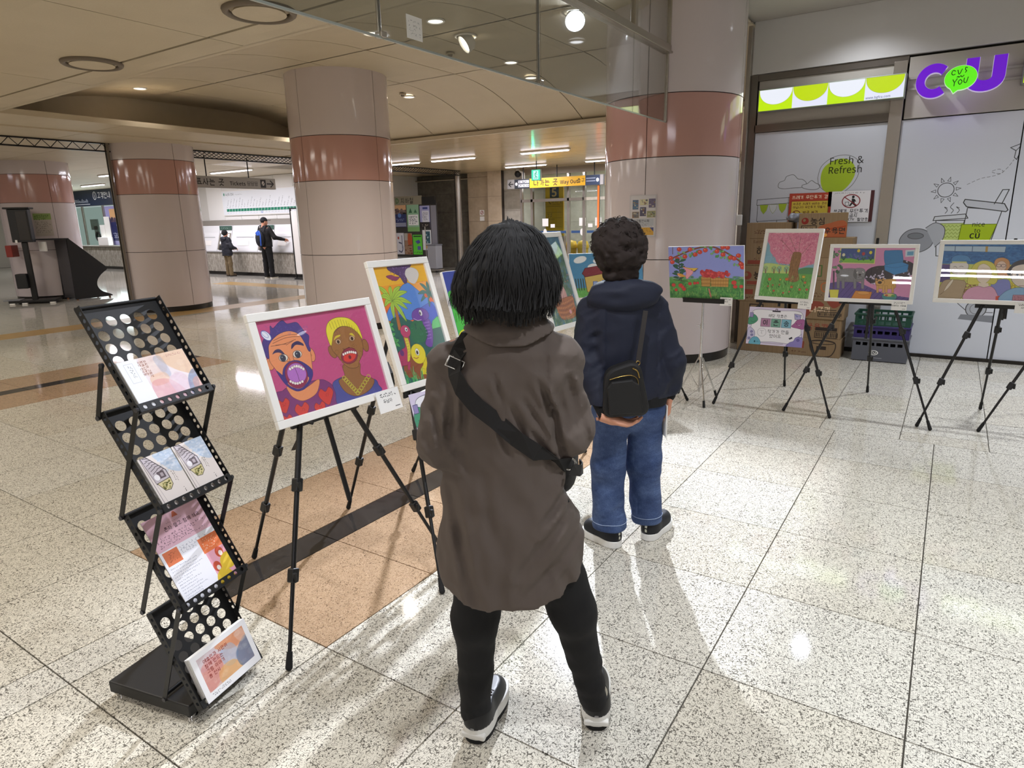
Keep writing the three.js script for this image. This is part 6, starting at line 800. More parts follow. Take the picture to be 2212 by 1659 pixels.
cardOn('caption card under the picture of the two dogs', [.4, .864, -.417], .57, R(2.1), R(9), .76, .93, -.045, .022, '화애하는 사람들');
easel('black easel carrying the picture of four people at the right edge', [1.475, -1.084], [1.085, -.369], [1.94, -.42], [1.5, 1.19, -.65], R(10.5), R(2), .862, { strap: [.2, .07], stub: .42 });
framed('white framed picture of four faces with a blond woman in the middle', [1.077, .885, -.46], .62, .425, R(1.5), R(9.7), art8, { b: .028 });
cardOn('caption card under the picture of four faces', [1.08, .885, -.452], .62, R(1.5), R(9), .74, .94, -.05, .022, '사람들');
easel('black easel at the right edge showing only one slanting leg', [1.98, -1.3], [1.45, -.443], [2.5, -.47], [2.0, 1.19, -.75], R(3), R(0), .87);
// ---------------------------------------------------------------- zigzag brochure stand
const RK = { pos: [-1.011, 0, 4.152], turn: R(12.36), wid: .26 };
const TR = [[.327, 1.0, .158, 1.291], [.355, .703, .186, .984], [.368, .385, .204, .676], [.381, .052, .222, .366]];
{
  const t = thing('brochure_stand', 'black folding zigzag brochure stand with perforated trays', 'display stand', RK.pos, RK.turn), W = RK.wid;
  part(t, 'base', rbox(.35, .042, W + .01, .005, .175, .04, -W / 2), blackSatin); for (const [x, z] of [[.02, -.02], [.33, -.02], [.02, -W + .02], [.33, -W + .02]]) part(t, 'foot', [disc(.012, .018, x, .012, z, 14), disc(.016, .008, x, .004, z, 14)], chrome);
  const holes = (s, list, r) => list.forEach(([a, b]) => { const h = new THREE.Path(); h.absarc(a, b, r, 0, Math.PI * 2, true); s.holes.push(h); });
  const Lt = .336, back = poly([[0, 0], [W, 0], [W, Lt], [0, Lt]]), hb = []; for (let r = 0; r < 7; r++) for (let c = 0; c < 5; c++) hb.push([W / 2 + (c - 2) * .0455, Lt - .05 - r * .0405]); holes(back, hb, .0165);
  const backG = new THREE.ExtrudeGeometry(back, { depth: .0014, bevelEnabled: false, curveSegments: 10 }).rotateY(Math.PI / 2);
  const fl = poly([[0, 0], [.026, 0], [.026, Lt], [0, Lt]]), hf = []; for (let i = 0; i < 14; i++) hf.push([.014, .02 + i * .0228]); holes(fl, hf, .0062); const flG = new THREE.ExtrudeGeometry(fl, { depth: .0014, bevelEnabled: false, curveSegments: 7 });
  const lp = poly([[0, 0], [W, 0], [W, .024], [0, .024]]), hl = []; for (let i = 0; i < 9; i++) hl.push([.02 + i * .0275, .012]); holes(lp, hl, .0068); const lpG = new THREE.ExtrudeGeometry(lp, { depth: .0014, bevelEnabled: false, curveSegments: 8 }).rotateY(Math.PI / 2).translate(.026, 0, 0);
  for (const [xb, yb, xt, yt] of TR) {
    const g = sub(t, 'tray'); g.position.set(xb, yb, 0); g.rotation.z = Math.atan2(xb - xt, yt - yb);
    part(g, 'back_plate', backG, blackSatin); for (const z of [0, -W - .0014]) part(g, 'side_flange', flG, blackSatin).position.z = z; part(g, 'front_lip', lpG, blackSatin); part(g, 'bottom_edge', span(0, .027, -.0014, .001, -W, 0), blackSatin); part(g, 'top_roll', rod([.004, Lt, 0], [.004, Lt, -W], .005, .005, 8), blackSatin);
  }
  for (const z of [.006, -W - .008]) for (const [a, b] of [[[.234, 1.139], [.183, .982]], [[.34, 1.02], [.204, .676]], [[.366, .72], [.222, .365]], [[.376, .405], [.25, .06]]]) { part(t, 'link', flatBar([a[0], a[1], z], [b[0], b[1], z], .016, .003, [0, 0, 1]), blackMetal); for (const q of [a, b]) part(t, 'bolt', disc(.007, .008, 0, 0, 0, 12).rotateX(Math.PI / 2).translate(q[0], q[1], z), mat(0x55555a, .3, { metalness: .8 })); }
  part(t, 'cross_bar', rod([.25, .075, 0], [.25, .075, -W], .007), blackMetal);
  const qR = new THREE.Quaternion().setFromAxisAngle(V(0, 1, 0), RK.turn);
  const onTray = (k, name, label, cat, lat, y0, w, h, th, art, lean = 0, group) => {
    const [xb, yb, xt, yt] = TR[k], q = qR.clone().multiply(new THREE.Quaternion().setFromAxisAngle(V(0, 0, 1), Math.atan2(xb - xt, yt - yb) - lean)), p = V(xb, yb, 0).applyQuaternion(qR).add(V(...RK.pos)), g = thing(name, label, cat, [0, 0, 0], 0, group);
    p.add(V(.003, y0, -lat).applyQuaternion(q)); g.position.copy(p); g.quaternion.copy(q);
    const n = Math.max(1, Math.round(th / .004)); for (let i = 0; i < n; i++) part(g, n > 1 ? 'copy' : 'sheet', box(th / n * .86, h - rr(0, .003), w - rr(0, .003), th * (i + .5) / n, h / 2, rr(-.0012, .0012)), paper);
    part(g, 'cover', facePlate(w, h, .0008, 0, h / 2, 0).rotateY(Math.PI / 2).translate(th + .0005, 0, 0), art); return g;
  };
  const wash = (x, list) => { list.forEach(([pts, c]) => { x.globalAlpha = .5; for (let i = 0; i < 2; i++) blob(x, pts.map(([a, b]) => [a + rr(-5, 5), b + rr(-5, 5)]), c); x.globalAlpha = 1; }); for (let i = 0; i < 160; i++) oval(x, rnd() * 560, rnd() * 380, rr(8, 40), rr(6, 26), i % 2 ? 'rgba(255,250,246,.07)' : 'rgba(150,110,110,.04)'); };
  onTray(0, 'brochure_stack', 'stack of pastel brochures with a white flap on the top tray', 'brochures', .122, .003, .225, .15, .02, prn(540, 360, (x, w, h) => { rect(x, 0, 0, w, h, '#ecdfe2'); wash(x, [[[[170, 0], [330, 0], [330, 130], [180, 150]], 'rgba(226,196,180,.5)'], [[[320, 0], [540, 10], [540, 190], [440, 170], [350, 90]], 'rgba(222,168,104,.55)'], [[[270, 30], [330, 20], [350, 160], [300, 170]], 'rgba(150,160,190,.5)'], [[[180, 150], [300, 140], [310, 210], [180, 220]], 'rgba(230,180,140,.6)'], [[[170, 200], [300, 190], [380, 290], [360, 360], [170, 360]], 'rgba(220,130,140,.5)'], [[[300, 200], [420, 170], [460, 260], [420, 360], [330, 340]], 'rgba(226,200,214,.7)'], [[[430, 300], [460, 220], [540, 170], [530, 280], [480, 340], [430, 350]], 'rgba(96,118,158,.75)'], [[[480, 260], [540, 240], [540, 360], [470, 360]], 'rgba(222,150,130,.6)']]); rect(x, 0, 0, 150, h, '#f2f3f6'); rect(x, 40, 26, 66, 140, null, '#b8bcc4', 2); x.save(); x.translate(86, 40); x.rotate(1.57); scrawl(x, 0, 0, 110, 2, 16, '#5a5f6a', 2.4); x.restore(); for (let i = 0; i < 3; i++) { x.save(); x.translate(210 - i * 24, 22); x.rotate(1.57); hangul(x, ['모두의 그림전', '함께 나누는', '시민 전시회'][i], 0, 0, 20, '#8a4a34', .12); x.restore(); } scrawl(x, 40, 320, 60, 2, 12, '#7a7f8a', 2); scrawl(x, 380, 22, 130, 2, 10, '#a8605a', 2); }, .5));
  const house = prn(270, 390, (x, w, h) => { const g = x.createLinearGradient(0, 0, 0, 1); rect(x, 0, 0, w, h, '#e6dcd6'); blob(x, [[120, 0], [270, 0], [270, 170], [190, 150], [140, 70]], 'rgba(176,198,220,.7)'); for (let i = 0; i < 60; i++) oval(x, rr(130, 270), rr(0, 150), rr(8, 22), rr(5, 12), i % 2 ? 'rgba(150,180,212,.25)' : 'rgba(240,240,246,.35)'); P2(x, [[20, 0], [60, 0], [150, 130], [150, 200], [90, 240], [34, 200]], '#c9bfc4', '#2a2226', 5); for (let i = 0; i < 7; i++) { P2(x, [[34 + i * 12, 6 + i * 20], [74 + i * 11, 16 + i * 17]], null, '#4a3c40', 4, false); P2(x, [[30 + i * 5, 40 + i * 22], [58 + i * 9, 34 + i * 19]], null, '#2a2226', 3, false); } rect(x, 76, 128, 52, 46, '#6a5c62', '#2a2226', 3); rect(x, 96, 138, 22, 26, '#b4a8ac'); oval(x, 62, 160, 22, 24, '#f2eef0', '#8a8084', 2); P2(x, [[40, 200], [150, 190], [146, 240], [112, 268], [70, 262]], '#d8cc9c', '#3a342c', 4); for (let i = 0; i < 26; i++) oval(x, rr(70, 140), rr(205, 258), rr(4, 10), rr(3, 8), ['#8a8244', '#5a5a2c', '#b8b078'][i % 3]); P2(x, [[14, 0], [14, 390]], null, '#8a7c80', 4, false); P2(x, [[24, 40], [44, 390]], null, '#b4a8a8', 3, false); x.save(); x.translate(196, 150); x.rotate(1.57); scrawl(x, 0, 0, 100, 2, 14, '#5a4a44', 2.4); x.restore(); x.save(); x.translate(210, 290); x.rotate(1.57); scrawl(x, 0, 0, 50, 1, 14, '#3a3230', 3); x.restore(); }, .55);
  for (const [lat, lb] of [[.072, 'left stack of postcards with an ink-drawn old house on the second tray'], [.19, 'right stack of postcards with an ink-drawn old house on the second tray']]) onTray(1, 'postcard_stack', lb, 'postcards', lat, .003, .114, .168, .014, house, 0, 'postcards on the second tray');
  onTray(2, 'flyer', 'pink and white information flyer with orange boxes on the third tray', 'flyer', .135, .004, .208, .29, .004, prn(500, 700, (x, w, h) => { rect(x, 0, 0, w, h, '#f2f1f6'); rect(x, 0, 0, w, 260, '#e6b9c6'); rect(x, 330, 430, 170, 270, '#e9a8b8'); P2(x, [[236, 60], [256, 20], [272, 20], [290, 62]], '#c9694a'); scrawl(x, 170, 84, 160, 1, 10, '#8a5a64', 2); hangul(x, '혼자 말고 함께 해요', 130, 106, 34, '#4a2a34', .1); scrawl(x, 30, 170, 440, 4, 20, '#5a3a44', 3); rect(x, 20, 276, 460, 70, '#f4f2f6'); scrawl(x, 170, 292, 290, 3, 20, '#5a5f74', 2); rect(x, 22, 270, 130, 110, '#e07a4c'); scrawl(x, 46, 300, 80, 3, 26, '#8a3a1c', 3); rect(x, 322, 306, 178, 124, '#e67a48'); scrawl(x, 346, 330, 130, 4, 24, '#f6d8c4', 3); for (let i = 0; i < 13; i++) { scrawl(x, 24, 404 + i * 22, rr(150, 280), 1, 9, '#5a6078', 2); } oval(x, 440, 470, 36, 44, '#c9543a'); oval(x, 446, 482, 18, 22, '#f4e6dc'); blob(x, [[420, 520], [500, 500], [500, 620], [400, 600]], '#e6c23a'); oval(x, 366, 560, 34, 42, '#c9543a'); oval(x, 372, 574, 17, 20, '#f4e6dc'); blob(x, [[330, 620], [420, 590], [460, 700], [320, 700]], '#e6c23a'); }, .5));
  onTray(3, 'booklet_stack', 'stack of white-bordered booklets with an abstract watercolour on the lowest tray', 'booklets', .137, .003, .232, .155, .024, prn(560, 380, (x, w, h) => { rect(x, 0, 0, w, h, '#f3f2f2'); x.save(); x.beginPath(); x.rect(46, 40, 470, 280); x.clip(); rect(x, 46, 40, 470, 280, '#dcb9ae'); wash(x, [[[[46, 40], [260, 40], [280, 120], [120, 160], [46, 140]], 'rgba(206,206,222,.6)'], [[[240, 40], [516, 40], [516, 120], [400, 150], [280, 100]], 'rgba(224,130,66,.7)'], [[[60, 120], [230, 110], [210, 250], [60, 320]], 'rgba(214,120,110,.6)'], [[[250, 110], [360, 90], [400, 190], [330, 260], [250, 220]], 'rgba(160,184,214,.65)'], [[[190, 230], [330, 220], [380, 320], [180, 330]], 'rgba(230,170,90,.7)'], [[[370, 300], [380, 190], [516, 120], [516, 300], [440, 330]], 'rgba(78,104,142,.8)'], [[[420, 60], [500, 50], [516, 120], [450, 140]], 'rgba(230,190,170,.7)']]); x.restore(); hangul(x, '예술인과 시민이', 90, 70, 32, '#8a2c24', .12); hangul(x, '함께 만드는', 90, 112, 32, '#8a2c24', .12); hangul(x, '그림 이야기', 90, 154, 32, '#8a2c24', .12); hangul(x, '봄 전시', 90, 196, 32, '#8a2c24', .12); scrawl(x, 60, 342, 220, 2, 14, '#6a6a70', 3); }, .5), .1);
}
// ---------------------------------------------------------------- cardboard boxes and crates before the shop door
const CB = '#8a7252', ink = '#5c3a2a', red = '#8e4434', blk = '#352a22';
function carton(label, x0, x1, y0, y1, z1, d, draw, turn = 0, tone = CB) {
  const w = x1 - x0, h = y1 - y0, t = thing('cardboard_box', label, 'box', [(x0 + x1) / 2, y0, z1 - d / 2], turn);
  part(t, 'carton', [rbox(w, h, d, .004, 0, h / 2, 0)], mat(tone, .85)); part(t, 'front_print', facePlate(w - .008, h - .008, .002, 0, h / 2, d / 2), prn(Math.round(w * 520), Math.round(h * 520), (x, W, H) => { rect(x, 0, 0, W, H, tone); for (let i = 0; i < 240; i++) { x.strokeStyle = i % 2 ? 'rgba(70,46,26,.03)' : 'rgba(255,236,204,.03)'; x.lineWidth = 2; const a = rnd() * W; x.beginPath(); x.moveTo(a, 0); x.lineTo(a + rr(-3, 3), H); x.stroke(); } draw(x, W, H); }, .85));
  part(t, 'tape', [span(-w / 2 + .004, w / 2 - .004, h, h + .0012, -.025, .025), span(-.025, .025, h * .86, h, d / 2, d / 2 + .0022)].slice(0, 1), mat(0xb89a6c, .35)); part(t, 'flap_seam', span(-w / 2 + .01, w / 2 - .01, h - .0005, h + .0006, -.002, .002), mat(0x4a3826, .9));
  return t;
}
const bars = (x, a, b, w, h) => { rect(x, a, b, w, h, null, blk, 4); for (let i = 0; i < w / 9; i++) rect(x, a + 6 + i * 9, b + 5, rr(2, 6), h - 10, blk); };
carton('big plain carton at the bottom of the left pile by the pillar', -.785, -.275, 0, .56, -2.62, .34, (x, W, H) => { rect(x, 60, 14, 74, 46, null, blk, 6); oval(x, 108, 38, 18, 20, blk); type(x, 'HAITAI', 150, 54, 34, ink, 'serif', 'bold'); hangul(x, '해태제과', 150, 120, 40, ink); scrawl(x, 130, 180, 120, 2, 20, ink, 3); });
carton('low carton with a small label in the left pile', -.80, -.32, .56, .735, -2.62, .33, (x, W, H) => { rect(x, 20, 20, 60, 30, red); scrawl(x, 22, 70, 150, 1, 16, ink, 4); });
carton('carton with a round red brand mark in the left pile', -.80, -.31, .735, .945, -2.62, .33, (x, W, H) => { oval(x, 42, 52, 24, 24, red); oval(x, 36, 46, 10, 12, CB); hangul(x, '농심', 76, 28, 44, blk, .14); rect(x, 40, 84, 62, 20, red); scrawl(x, 120, 92, 100, 1, 12, ink, 3); });
carton('tall carton with Korean lettering on top of the left pile', -.765, -.305, .945, 1.41, -2.66, .31, (x, W, H) => { scrawl(x, 44, 44, 60, 2, 12, ink, 3); P2(x, [[20, 86], [W - 20, 86]], null, 'rgba(70,46,26,.5)', 3, false); type(x, 'Eat@Me', 40, 112, 22, ink, 'sans-serif'); hangul(x, '허니', 58, 130, 52, blk, .11); scrawl(x, 52, 200, 110, 1, 22, ink, 3); rect(x, 14, 210, 70, 22, red); });
carton('flat carton printed with a paper cup at the foot of the right pile', -.235, .285, 0, .195, -2.61, .33, (x, W, H) => { blob(x, [[W - 150, 14], [W - 30, 14], [W - 44, 92], [W - 130, 92]], null, blk, 5); oval(x, W - 90, 18, 60, 10, null, blk, 4); rect(x, W - 120, 40, 50, 20, blk); rect(x, 14, 18, 70, 40, red); scrawl(x, 20, 80, 80, 1, 10, ink, 3); });
carton('carton with black barcode bars, second from the floor in the right pile', -.225, .275, .195, .405, -2.62, .33, (x, W, H) => { hangul(x, '선물용캔', 40, 24, 38, red, .1); rect(x, W - 130, 44, 112, 20, blk); bars(x, W - 130, 70, 112, 34); });
carton('carton with a big red swoosh in the right pile', -.235, .29, .405, .61, -2.61, .33, (x, W, H) => { blob(x, [[20, 90], [60, 20], [140, 6], [170, 30], [120, 50], [80, 100]], red); blob(x, [[W - 90, 0], [W - 20, 0], [W - 30, 30], [W - 60, 40]], red); hangul(x, '너구리', 96, 36, 36, '#e6c8a4', .14); P2(x, [[150, 54], [W - 40, 54]], null, blk, 4, false); bars(x, W - 130, 66, 110, 26); });
carton('carton with a faint orange mark in the right pile', -.225, .28, .61, .815, -2.62, .33, (x, W, H) => { blob(x, [[W - 120, 20], [W - 70, 10], [W - 56, 50], [W - 110, 60]], null, '#b8683a', 6); scrawl(x, 30, 76, 120, 2, 14, ink, 3); });
carton('carton with a green tall mark in the right pile', -.24, .285, .815, 1.045, -2.62, .33, (x, W, H) => { rect(x, W - 150, 40, 20, 60, null, '#4a6a34', 6); scrawl(x, 30, 40, 140, 2, 16, ink, 3); }, 0, '#937a5a');
carton('wide carton with a small red cup print under the topmost box', -.235, .3, 1.045, 1.25, -2.62, .34, (x, W, H) => { P2(x, [[W - 110, 40], [W - 62, 40], [W - 70, 84], [W - 100, 84]], red); oval(x, W - 86, 40, 24, 6, ink); });
carton('orange-printed noodle carton, topmost of the right pile', -.245, .215, 1.25, 1.5, -2.63, .3, (x, W, H) => { oval(x, 30, 40, 18, 18, '#8a2a20'); oval(x, 26, 36, 7, 8, CB); hangul(x, '농심', 56, 22, 38, blk, .13); rect(x, 14, 66, 74, 40, null, blk, 4); scrawl(x, 20, 80, 60, 2, 12, blk, 3); blob(x, [[90, H], [100, 76], [150, 54], [W - 10, 44], [W + 10, H + 10]], '#a85a34'); P2(x, [[96, 92], [W - 4, 66], [W - 4, 74], [98, 100]], '#a3431c'); oval(x, 130, 118, 16, 10, '#e0a04a'); hangul(x, '우육면', W - 110, 78, 34, blk, .12); }, .12);
solo('plastic_bag', (() => { const g = nets((x, y, z) => ell(x, y, z, [0, 0, 0], [.09, .05, .07]) + noise3(x * 40, y * 40, z * 40) * .012, [-.12, -.08, -.1], [.12, .08, .1], .01); return g.translate(-.29, 1.455, -2.8); })(), mat(0x8c8f98, .25), 'crumpled grey plastic bag between the two carton piles', 'plastic bag');
function crate(label, y, h, m, o = {}) {
  const t = thing('crate', label, 'crate', [.645, y, -2.79], o.turn || 0), w = .5, d = .36;
  const wall = (L, rows) => { const s = poly([[-L / 2, 0], [L / 2, 0], [L / 2 - .004, h], [-L / 2 + .004, h]]), n = Math.floor(L / .07); for (let r = 0; r < rows; r++) for (let i = 0; i < n; i++) { const x0 = -L / 2 + .03 + i * (L - .06) / n, y0 = o.y0 + r * .05, p = new THREE.Path(); p.moveTo(x0, y0); p.lineTo(x0 + .045, y0); p.lineTo(x0 + .045, y0 + .034); p.lineTo(x0, y0 + .034); p.closePath(); s.holes.push(p); } return extr(s, .008); };
  part(t, 'front_wall', wall(w, o.rows).translate(0, 0, d / 2 - .008), m); part(t, 'back_wall', wall(w, o.rows).translate(0, 0, -d / 2), m); for (const s of [-1, 1]) part(t, 'side_wall', wall(d, o.rows).rotateY(Math.PI / 2).translate(s * (w / 2 - (s > 0 ? .008 : 0)), 0, 0), m); part(t, 'bottom', span(-w / 2 + .01, w / 2 - .01, .004, .014, -d / 2 + .01, d / 2 - .01), m);
  part(t, 'rim', [rbox(w + .02, .02, .018, .005, 0, h - .01, d / 2), rbox(w + .02, .02, .018, .005, 0, h - .01, -d / 2), rbox(.018, .02, d, .005, w / 2, h - .01, 0), rbox(.018, .02, d, .005, -w / 2, h - .01, 0)], m); return t;
}
{
  const c = crate('grey plastic crate with a white oval brand badge, lowest of three', .008, .235, mat(0x55575f, .5), { rows: 1, y0: .155 });
  part(c, 'badge', new THREE.TorusGeometry(.03, .004, 6, 28).scale(1.3, .75, 1).translate(-.05, .085, .182), whitePaint); part(c, 'badge_letters', [tube([[-.055, .093, .183], [-.067, .093, .183], [-.07, .085, .183], [-.064, .077, .183], [-.054, .078, .183]], .003, 12, 5), tube([[-.046, .094, .183], [-.045, .08, .183], [-.036, .077, .183], [-.029, .082, .183], [-.028, .094, .183]], .003, 12, 5)], whitePaint); part(c, 'stripe', span(-.09, .03, .03, .034, .18, .182), mat(0xaaaab0, .5)); for (const x of [-.2, .2]) part(c, 'foot', rbox(.05, .014, .3, .003, x, -.001, 0), mat(0x45474d, .5));
  crate('deep purple plastic crate in the middle of the crate pile', .235, .135, mat(0x2b1f5c, .45), { rows: 1, y0: .05 });
  crate('dark green plastic crate on top of the crate pile', .365, .13, mat(0x0f4030, .45), { rows: 2, y0: .02 });
}
// ---------------------------------------------------------------- people
const skin = mat(0xc98f72, .55), hairBlack = mat(0x0b0908, .85), hairBrown = mat(0x1f130d, .85);
const jn = (...g) => merged(g);
function handGeo(left, curl, spread = 1) { // wrist at origin, fingers towards -y, palm towards +z
  const s = left ? 1 : -1, F = [[.028, .058, .0078], [.0095, .07, .0085], [-.0095, .066, .0083], [-.027, .05, .0072]], ch = [];
  F.forEach(([x, L, r], i) => { let p = [s * x * .9, -.082 + Math.abs(i - 1.2) * .004, 0], a = .12; const seg = [.46, .3, .24]; for (let k = 0; k < 3; k++) { a += curl * (k ? .75 : .5) + i * .05; const l = L * seg[k], q = [p[0] + s * x * .06 * spread, p[1] - Math.cos(a) * l, p[2] + Math.sin(a) * l]; ch.push([p, q, r * (1 - k * .08), r * (.94 - k * .08)]); p = q; } });
  const T = [[[s * .026, -.022, .008], [s * .046, -.046, .018], .0115, .010], [[s * .046, -.046, .018], [s * .05, -.072, .026], .0095, .0085], [[s * .05, -.072, .026], [s * .047, -.09, .036], .0085, .007]];
  return nets((x, y, z) => {
    let d = smin(cap(x, y, z, [0, .03, 0], [0, -.01, 0], .023, .024), ell(x, y, z, [0, -.046, .0], [.041, .05, .0165]), .02);
    let f = 1; for (const c of ch) f = Math.min(f, cap(x, y, z, ...c)); for (const c of T) f = smin(f, cap(x, y, z, ...c), .006); return smin(d, f, .008);
  }, [-.075, -.175, -.035], [.075, .04, .085], .0032);
}
function headGeo(k = 1) { // face towards +z, chin at y = -.1, centre of skull near the origin
  return nets((x, y, z) => {
    const a = Math.abs(x); let d = ell(x, y, z, [0, .035, -.012], [.073, .085, .09]); d = smin(d, ell(x, y, z, [0, -.03, .022], [.056, .072, .066]), .05);
    d = smin(d, cap(x, y, z, [0, .012, .082], [0, -.022, .098], .007, .011), .014); d = smin(d, ell(a, y, z, [.011, -.024, .09], [.009, .008, .01]), .01);
    d = Math.max(d, -ell(a, y, z, [.03, .008, .094], [.017, .011, .016]) * .9); d = smin(d, ell(a, y, z, [.03, .006, .072], [.012, .011, .011]), .004); d = smin(d, cap(a, y, z, [.014, .026, .083], [.044, .024, .07], .006, .004), .012);
    d = smin(d, ell(x, y, z, [0, -.051, .083], [.021, .005, .007]), .006); d = smin(d, ell(x, y, z, [0, -.061, .08], [.018, .006, .008]), .006); d = smin(d, ell(x, y, z, [0, -.092, .066], [.018, .014, .016]), .02);
    d = smin(d, ell(a, y, z, [.074, -.005, -.006], [.008, .03, .018]), .008); return smin(d, cap(x, y, z, [0, -.05, -.02], [0, -.15, -.035], .047, .05), .03);
  }, [-.095, -.165, -.12], [.095, .135, .12], .0045).scale(k, k, k);
}
function bodyGeo(J) { // one continuous figure from joints; head, hands on finer grids
  const B = J.bones, fn = (x, y, z) => { let d = 9; for (const [a, b, r, s] of B) d = smin(d, cap(x, y, z, a, b, r, s), .035); return d; };
  const list = [nets(fn, J.lo, J.hi, .013), headGeo(J.headScale || 1).applyMatrix4(J.head)]; J.hands.forEach(([left, curl, M]) => list.push(handGeo(left, curl).applyMatrix4(M))); return merged(list);
}
const basis = (x, y, z, p) => new THREE.Matrix4().makeBasis(V(...x), V(...y), V(...z)).setPosition(...p);
const rot = (p, ry = 0, rx = 0) => new THREE.Matrix4().makeRotationFromEuler(new THREE.Euler(rx, ry, 0, 'YXZ')).setPosition(...p);
const skel = (o) => { const { hipL, kneeL, ankL, hipR, kneeR, ankR, shL, elL, wrL, shR, elR, wrR, neck, pel, chest } = o; return [[pel, chest, .1, .1], [hipL, hipR, .09, .09], [shL, shR, .05, .05], [chest, neck, .07, .042], [hipL, kneeL, .075, .05], [kneeL, ankL, .048, .032], [hipR, kneeR, .075, .05], [kneeR, ankR, .048, .032], [ankL, o.toeL, .034, .024], [ankR, o.toeR, .034, .024], [shL, elL, .045, .036], [elL, wrL, .036, .024], [shR, elR, .045, .036], [elR, wrR, .036, .024]]; };
const soleShape = (L, W) => { const s = new THREE.Shape(); s.moveTo(0, 0); s.bezierCurveTo(W * .5, -.004, W * .47, L * .28, W * .44, L * .42); s.bezierCurveTo(W * .5, L * .62, W * .58, L * .78, W * .34, L * .95); s.bezierCurveTo(W * .2, L * 1.02, -W * .2, L * 1.02, -W * .34, L * .95); s.bezierCurveTo(-W * .58, L * .78, -W * .5, L * .62, -W * .42, L * .42); s.bezierCurveTo(-W * .47, L * .28, -W * .5, -.004, 0, 0); return s; };
function shoe(p, heel, toe, o) { // on the floor, from heel to toe
  const g = sub(p, 'shoe'), L = Math.hypot(toe[0] - heel[0], toe[1] - heel[1]), W = o.w ?? .088, flat = (a, b, m, k, name) => part(g, name, extr(soleShape(L * k, W * k), b - a, .003).rotateX(Math.PI / 2).scale(1, -1, 1).scale(1, 1, 1).translate(0, a, L * (1 - k) / 2), m);
  g.position.set(heel[0], 0, heel[1]); g.rotation.y = Math.atan2(toe[0] - heel[0], toe[1] - heel[1]);
  const rev = (y0, y1, k, m, name, dz = 0) => { const e = extr(soleShape(L * k, W * k), y1 - y0 - .006, .003); e.rotateX(Math.PI / 2); e.translate(0, y1 - .003, L * (1 - k) / 2 + dz); return part(g, name, e, m); };
  if (o.outsole) rev(.001, .02, .97, o.outsole, 'outsole'); rev(o.outsole ? .018 : .001, o.mid, 1, o.midM, 'midsole');
  if (o.outsole) { part(g, 'heel_wave', rbox(W * .82, .02, .02, .006, 0, .03, .006), o.midM); }
  const u = nets((x, y, z) => { let d = smin(ell(x, y, z, [0, .045, L * .72], [W * .45, .045, L * .28]), ell(x, y, z, [0, .055, L * .3], [W * .42, .055, L * .3]), .05); d = smin(d, cap(x, y, z, [0, .05, .045], [0, .095, .05], W * .42, W * .38), .03); d = Math.max(d, o.mid - .004 - y, y - (.098 - Math.max(0, z - .08) * .1)); return Math.max(d, -(ell(x, y, z, [0, .12, .06], [W * .34, .035, .05]))); }, [-W * .6, o.mid - .01, -.01], [W * .6, .13, L + .01], .005);
  part(g, 'upper', u, o.upper); part(g, 'laces', [0, 1, 2, 3].map((i) => rod([-W * .24, .1 - i * .008, L * (.46 + i * .07)], [W * .24, .1 - i * .008, L * (.48 + i * .07)], .003, .003, 6)), o.lace || o.midM); part(g, 'lining', new THREE.TorusGeometry(W * .34, .005, 6, 20).rotateX(Math.PI / 2).scale(1, 1, 1.25).translate(0, .096, .055), o.lining || o.midM);
  if (o.tab) part(g, 'heel_tab', rbox(.012, .035, .006, .002, 0, .062, -.001), o.tab); return g;
}
function backZ(fn, x, y, z0 = -.35) { let z = z0; for (let i = 0; i < 80; i++) { const d = fn(x, y, z); if (d < .0012) break; z += clamp(d * .6, .001, .03); if (z > .0) return -.045; } return z; }
function strandHair(n, radius, cx, cz, yTop, yEnd, o = {}) { // thin hair ribbons lying on the hair mass
  const P = [], I = [], S = 7; for (let i = 0; i < n; i++) {
    const a = rnd() * Math.PI * 2; if (o.face && Math.cos(a) > o.face) continue; const e = yEnd + rr(-.012, .03) + Math.sin(a * 5) * .008, b = P.length / 3, tw = rr(-.12, .12), off = rr(-.004, .011), wv = rr(0, 6), t0 = rnd() * .35;
    for (let k = 0; k <= S; k++) { const t = t0 + (1 - t0) * k / S, y = lerp(yTop, e, Math.pow(t, 1.15)), q = a + tw * t + Math.sin(wv + t * 7) * .06, ad = off + (t > .85 ? (t - .85) * (o.flick ?? .05) : 0), R2 = radius(y).map((v) => v + ad), w = .0012; for (const s of [-w, w]) P.push(cx(y) + Math.sin(q + s / R2[0]) * R2[0], y, cz(y) + Math.cos(q + s / R2[1]) * R2[1]); }
    for (let k = 0; k < S; k++) { const c = b + k * 2; I.push(c, c + 2, c + 1, c + 1, c + 2, c + 3); }
  }
  const g = new THREE.BufferGeometry(); g.setAttribute('position', new THREE.Float32BufferAttribute(P, 3)); g.setAttribute('uv', new THREE.Float32BufferAttribute(new Float32Array(P.length / 3 * 2), 2)); g.setIndex(I); g.computeVertexNormals(); return g;
}
const YAW = R(213.6);
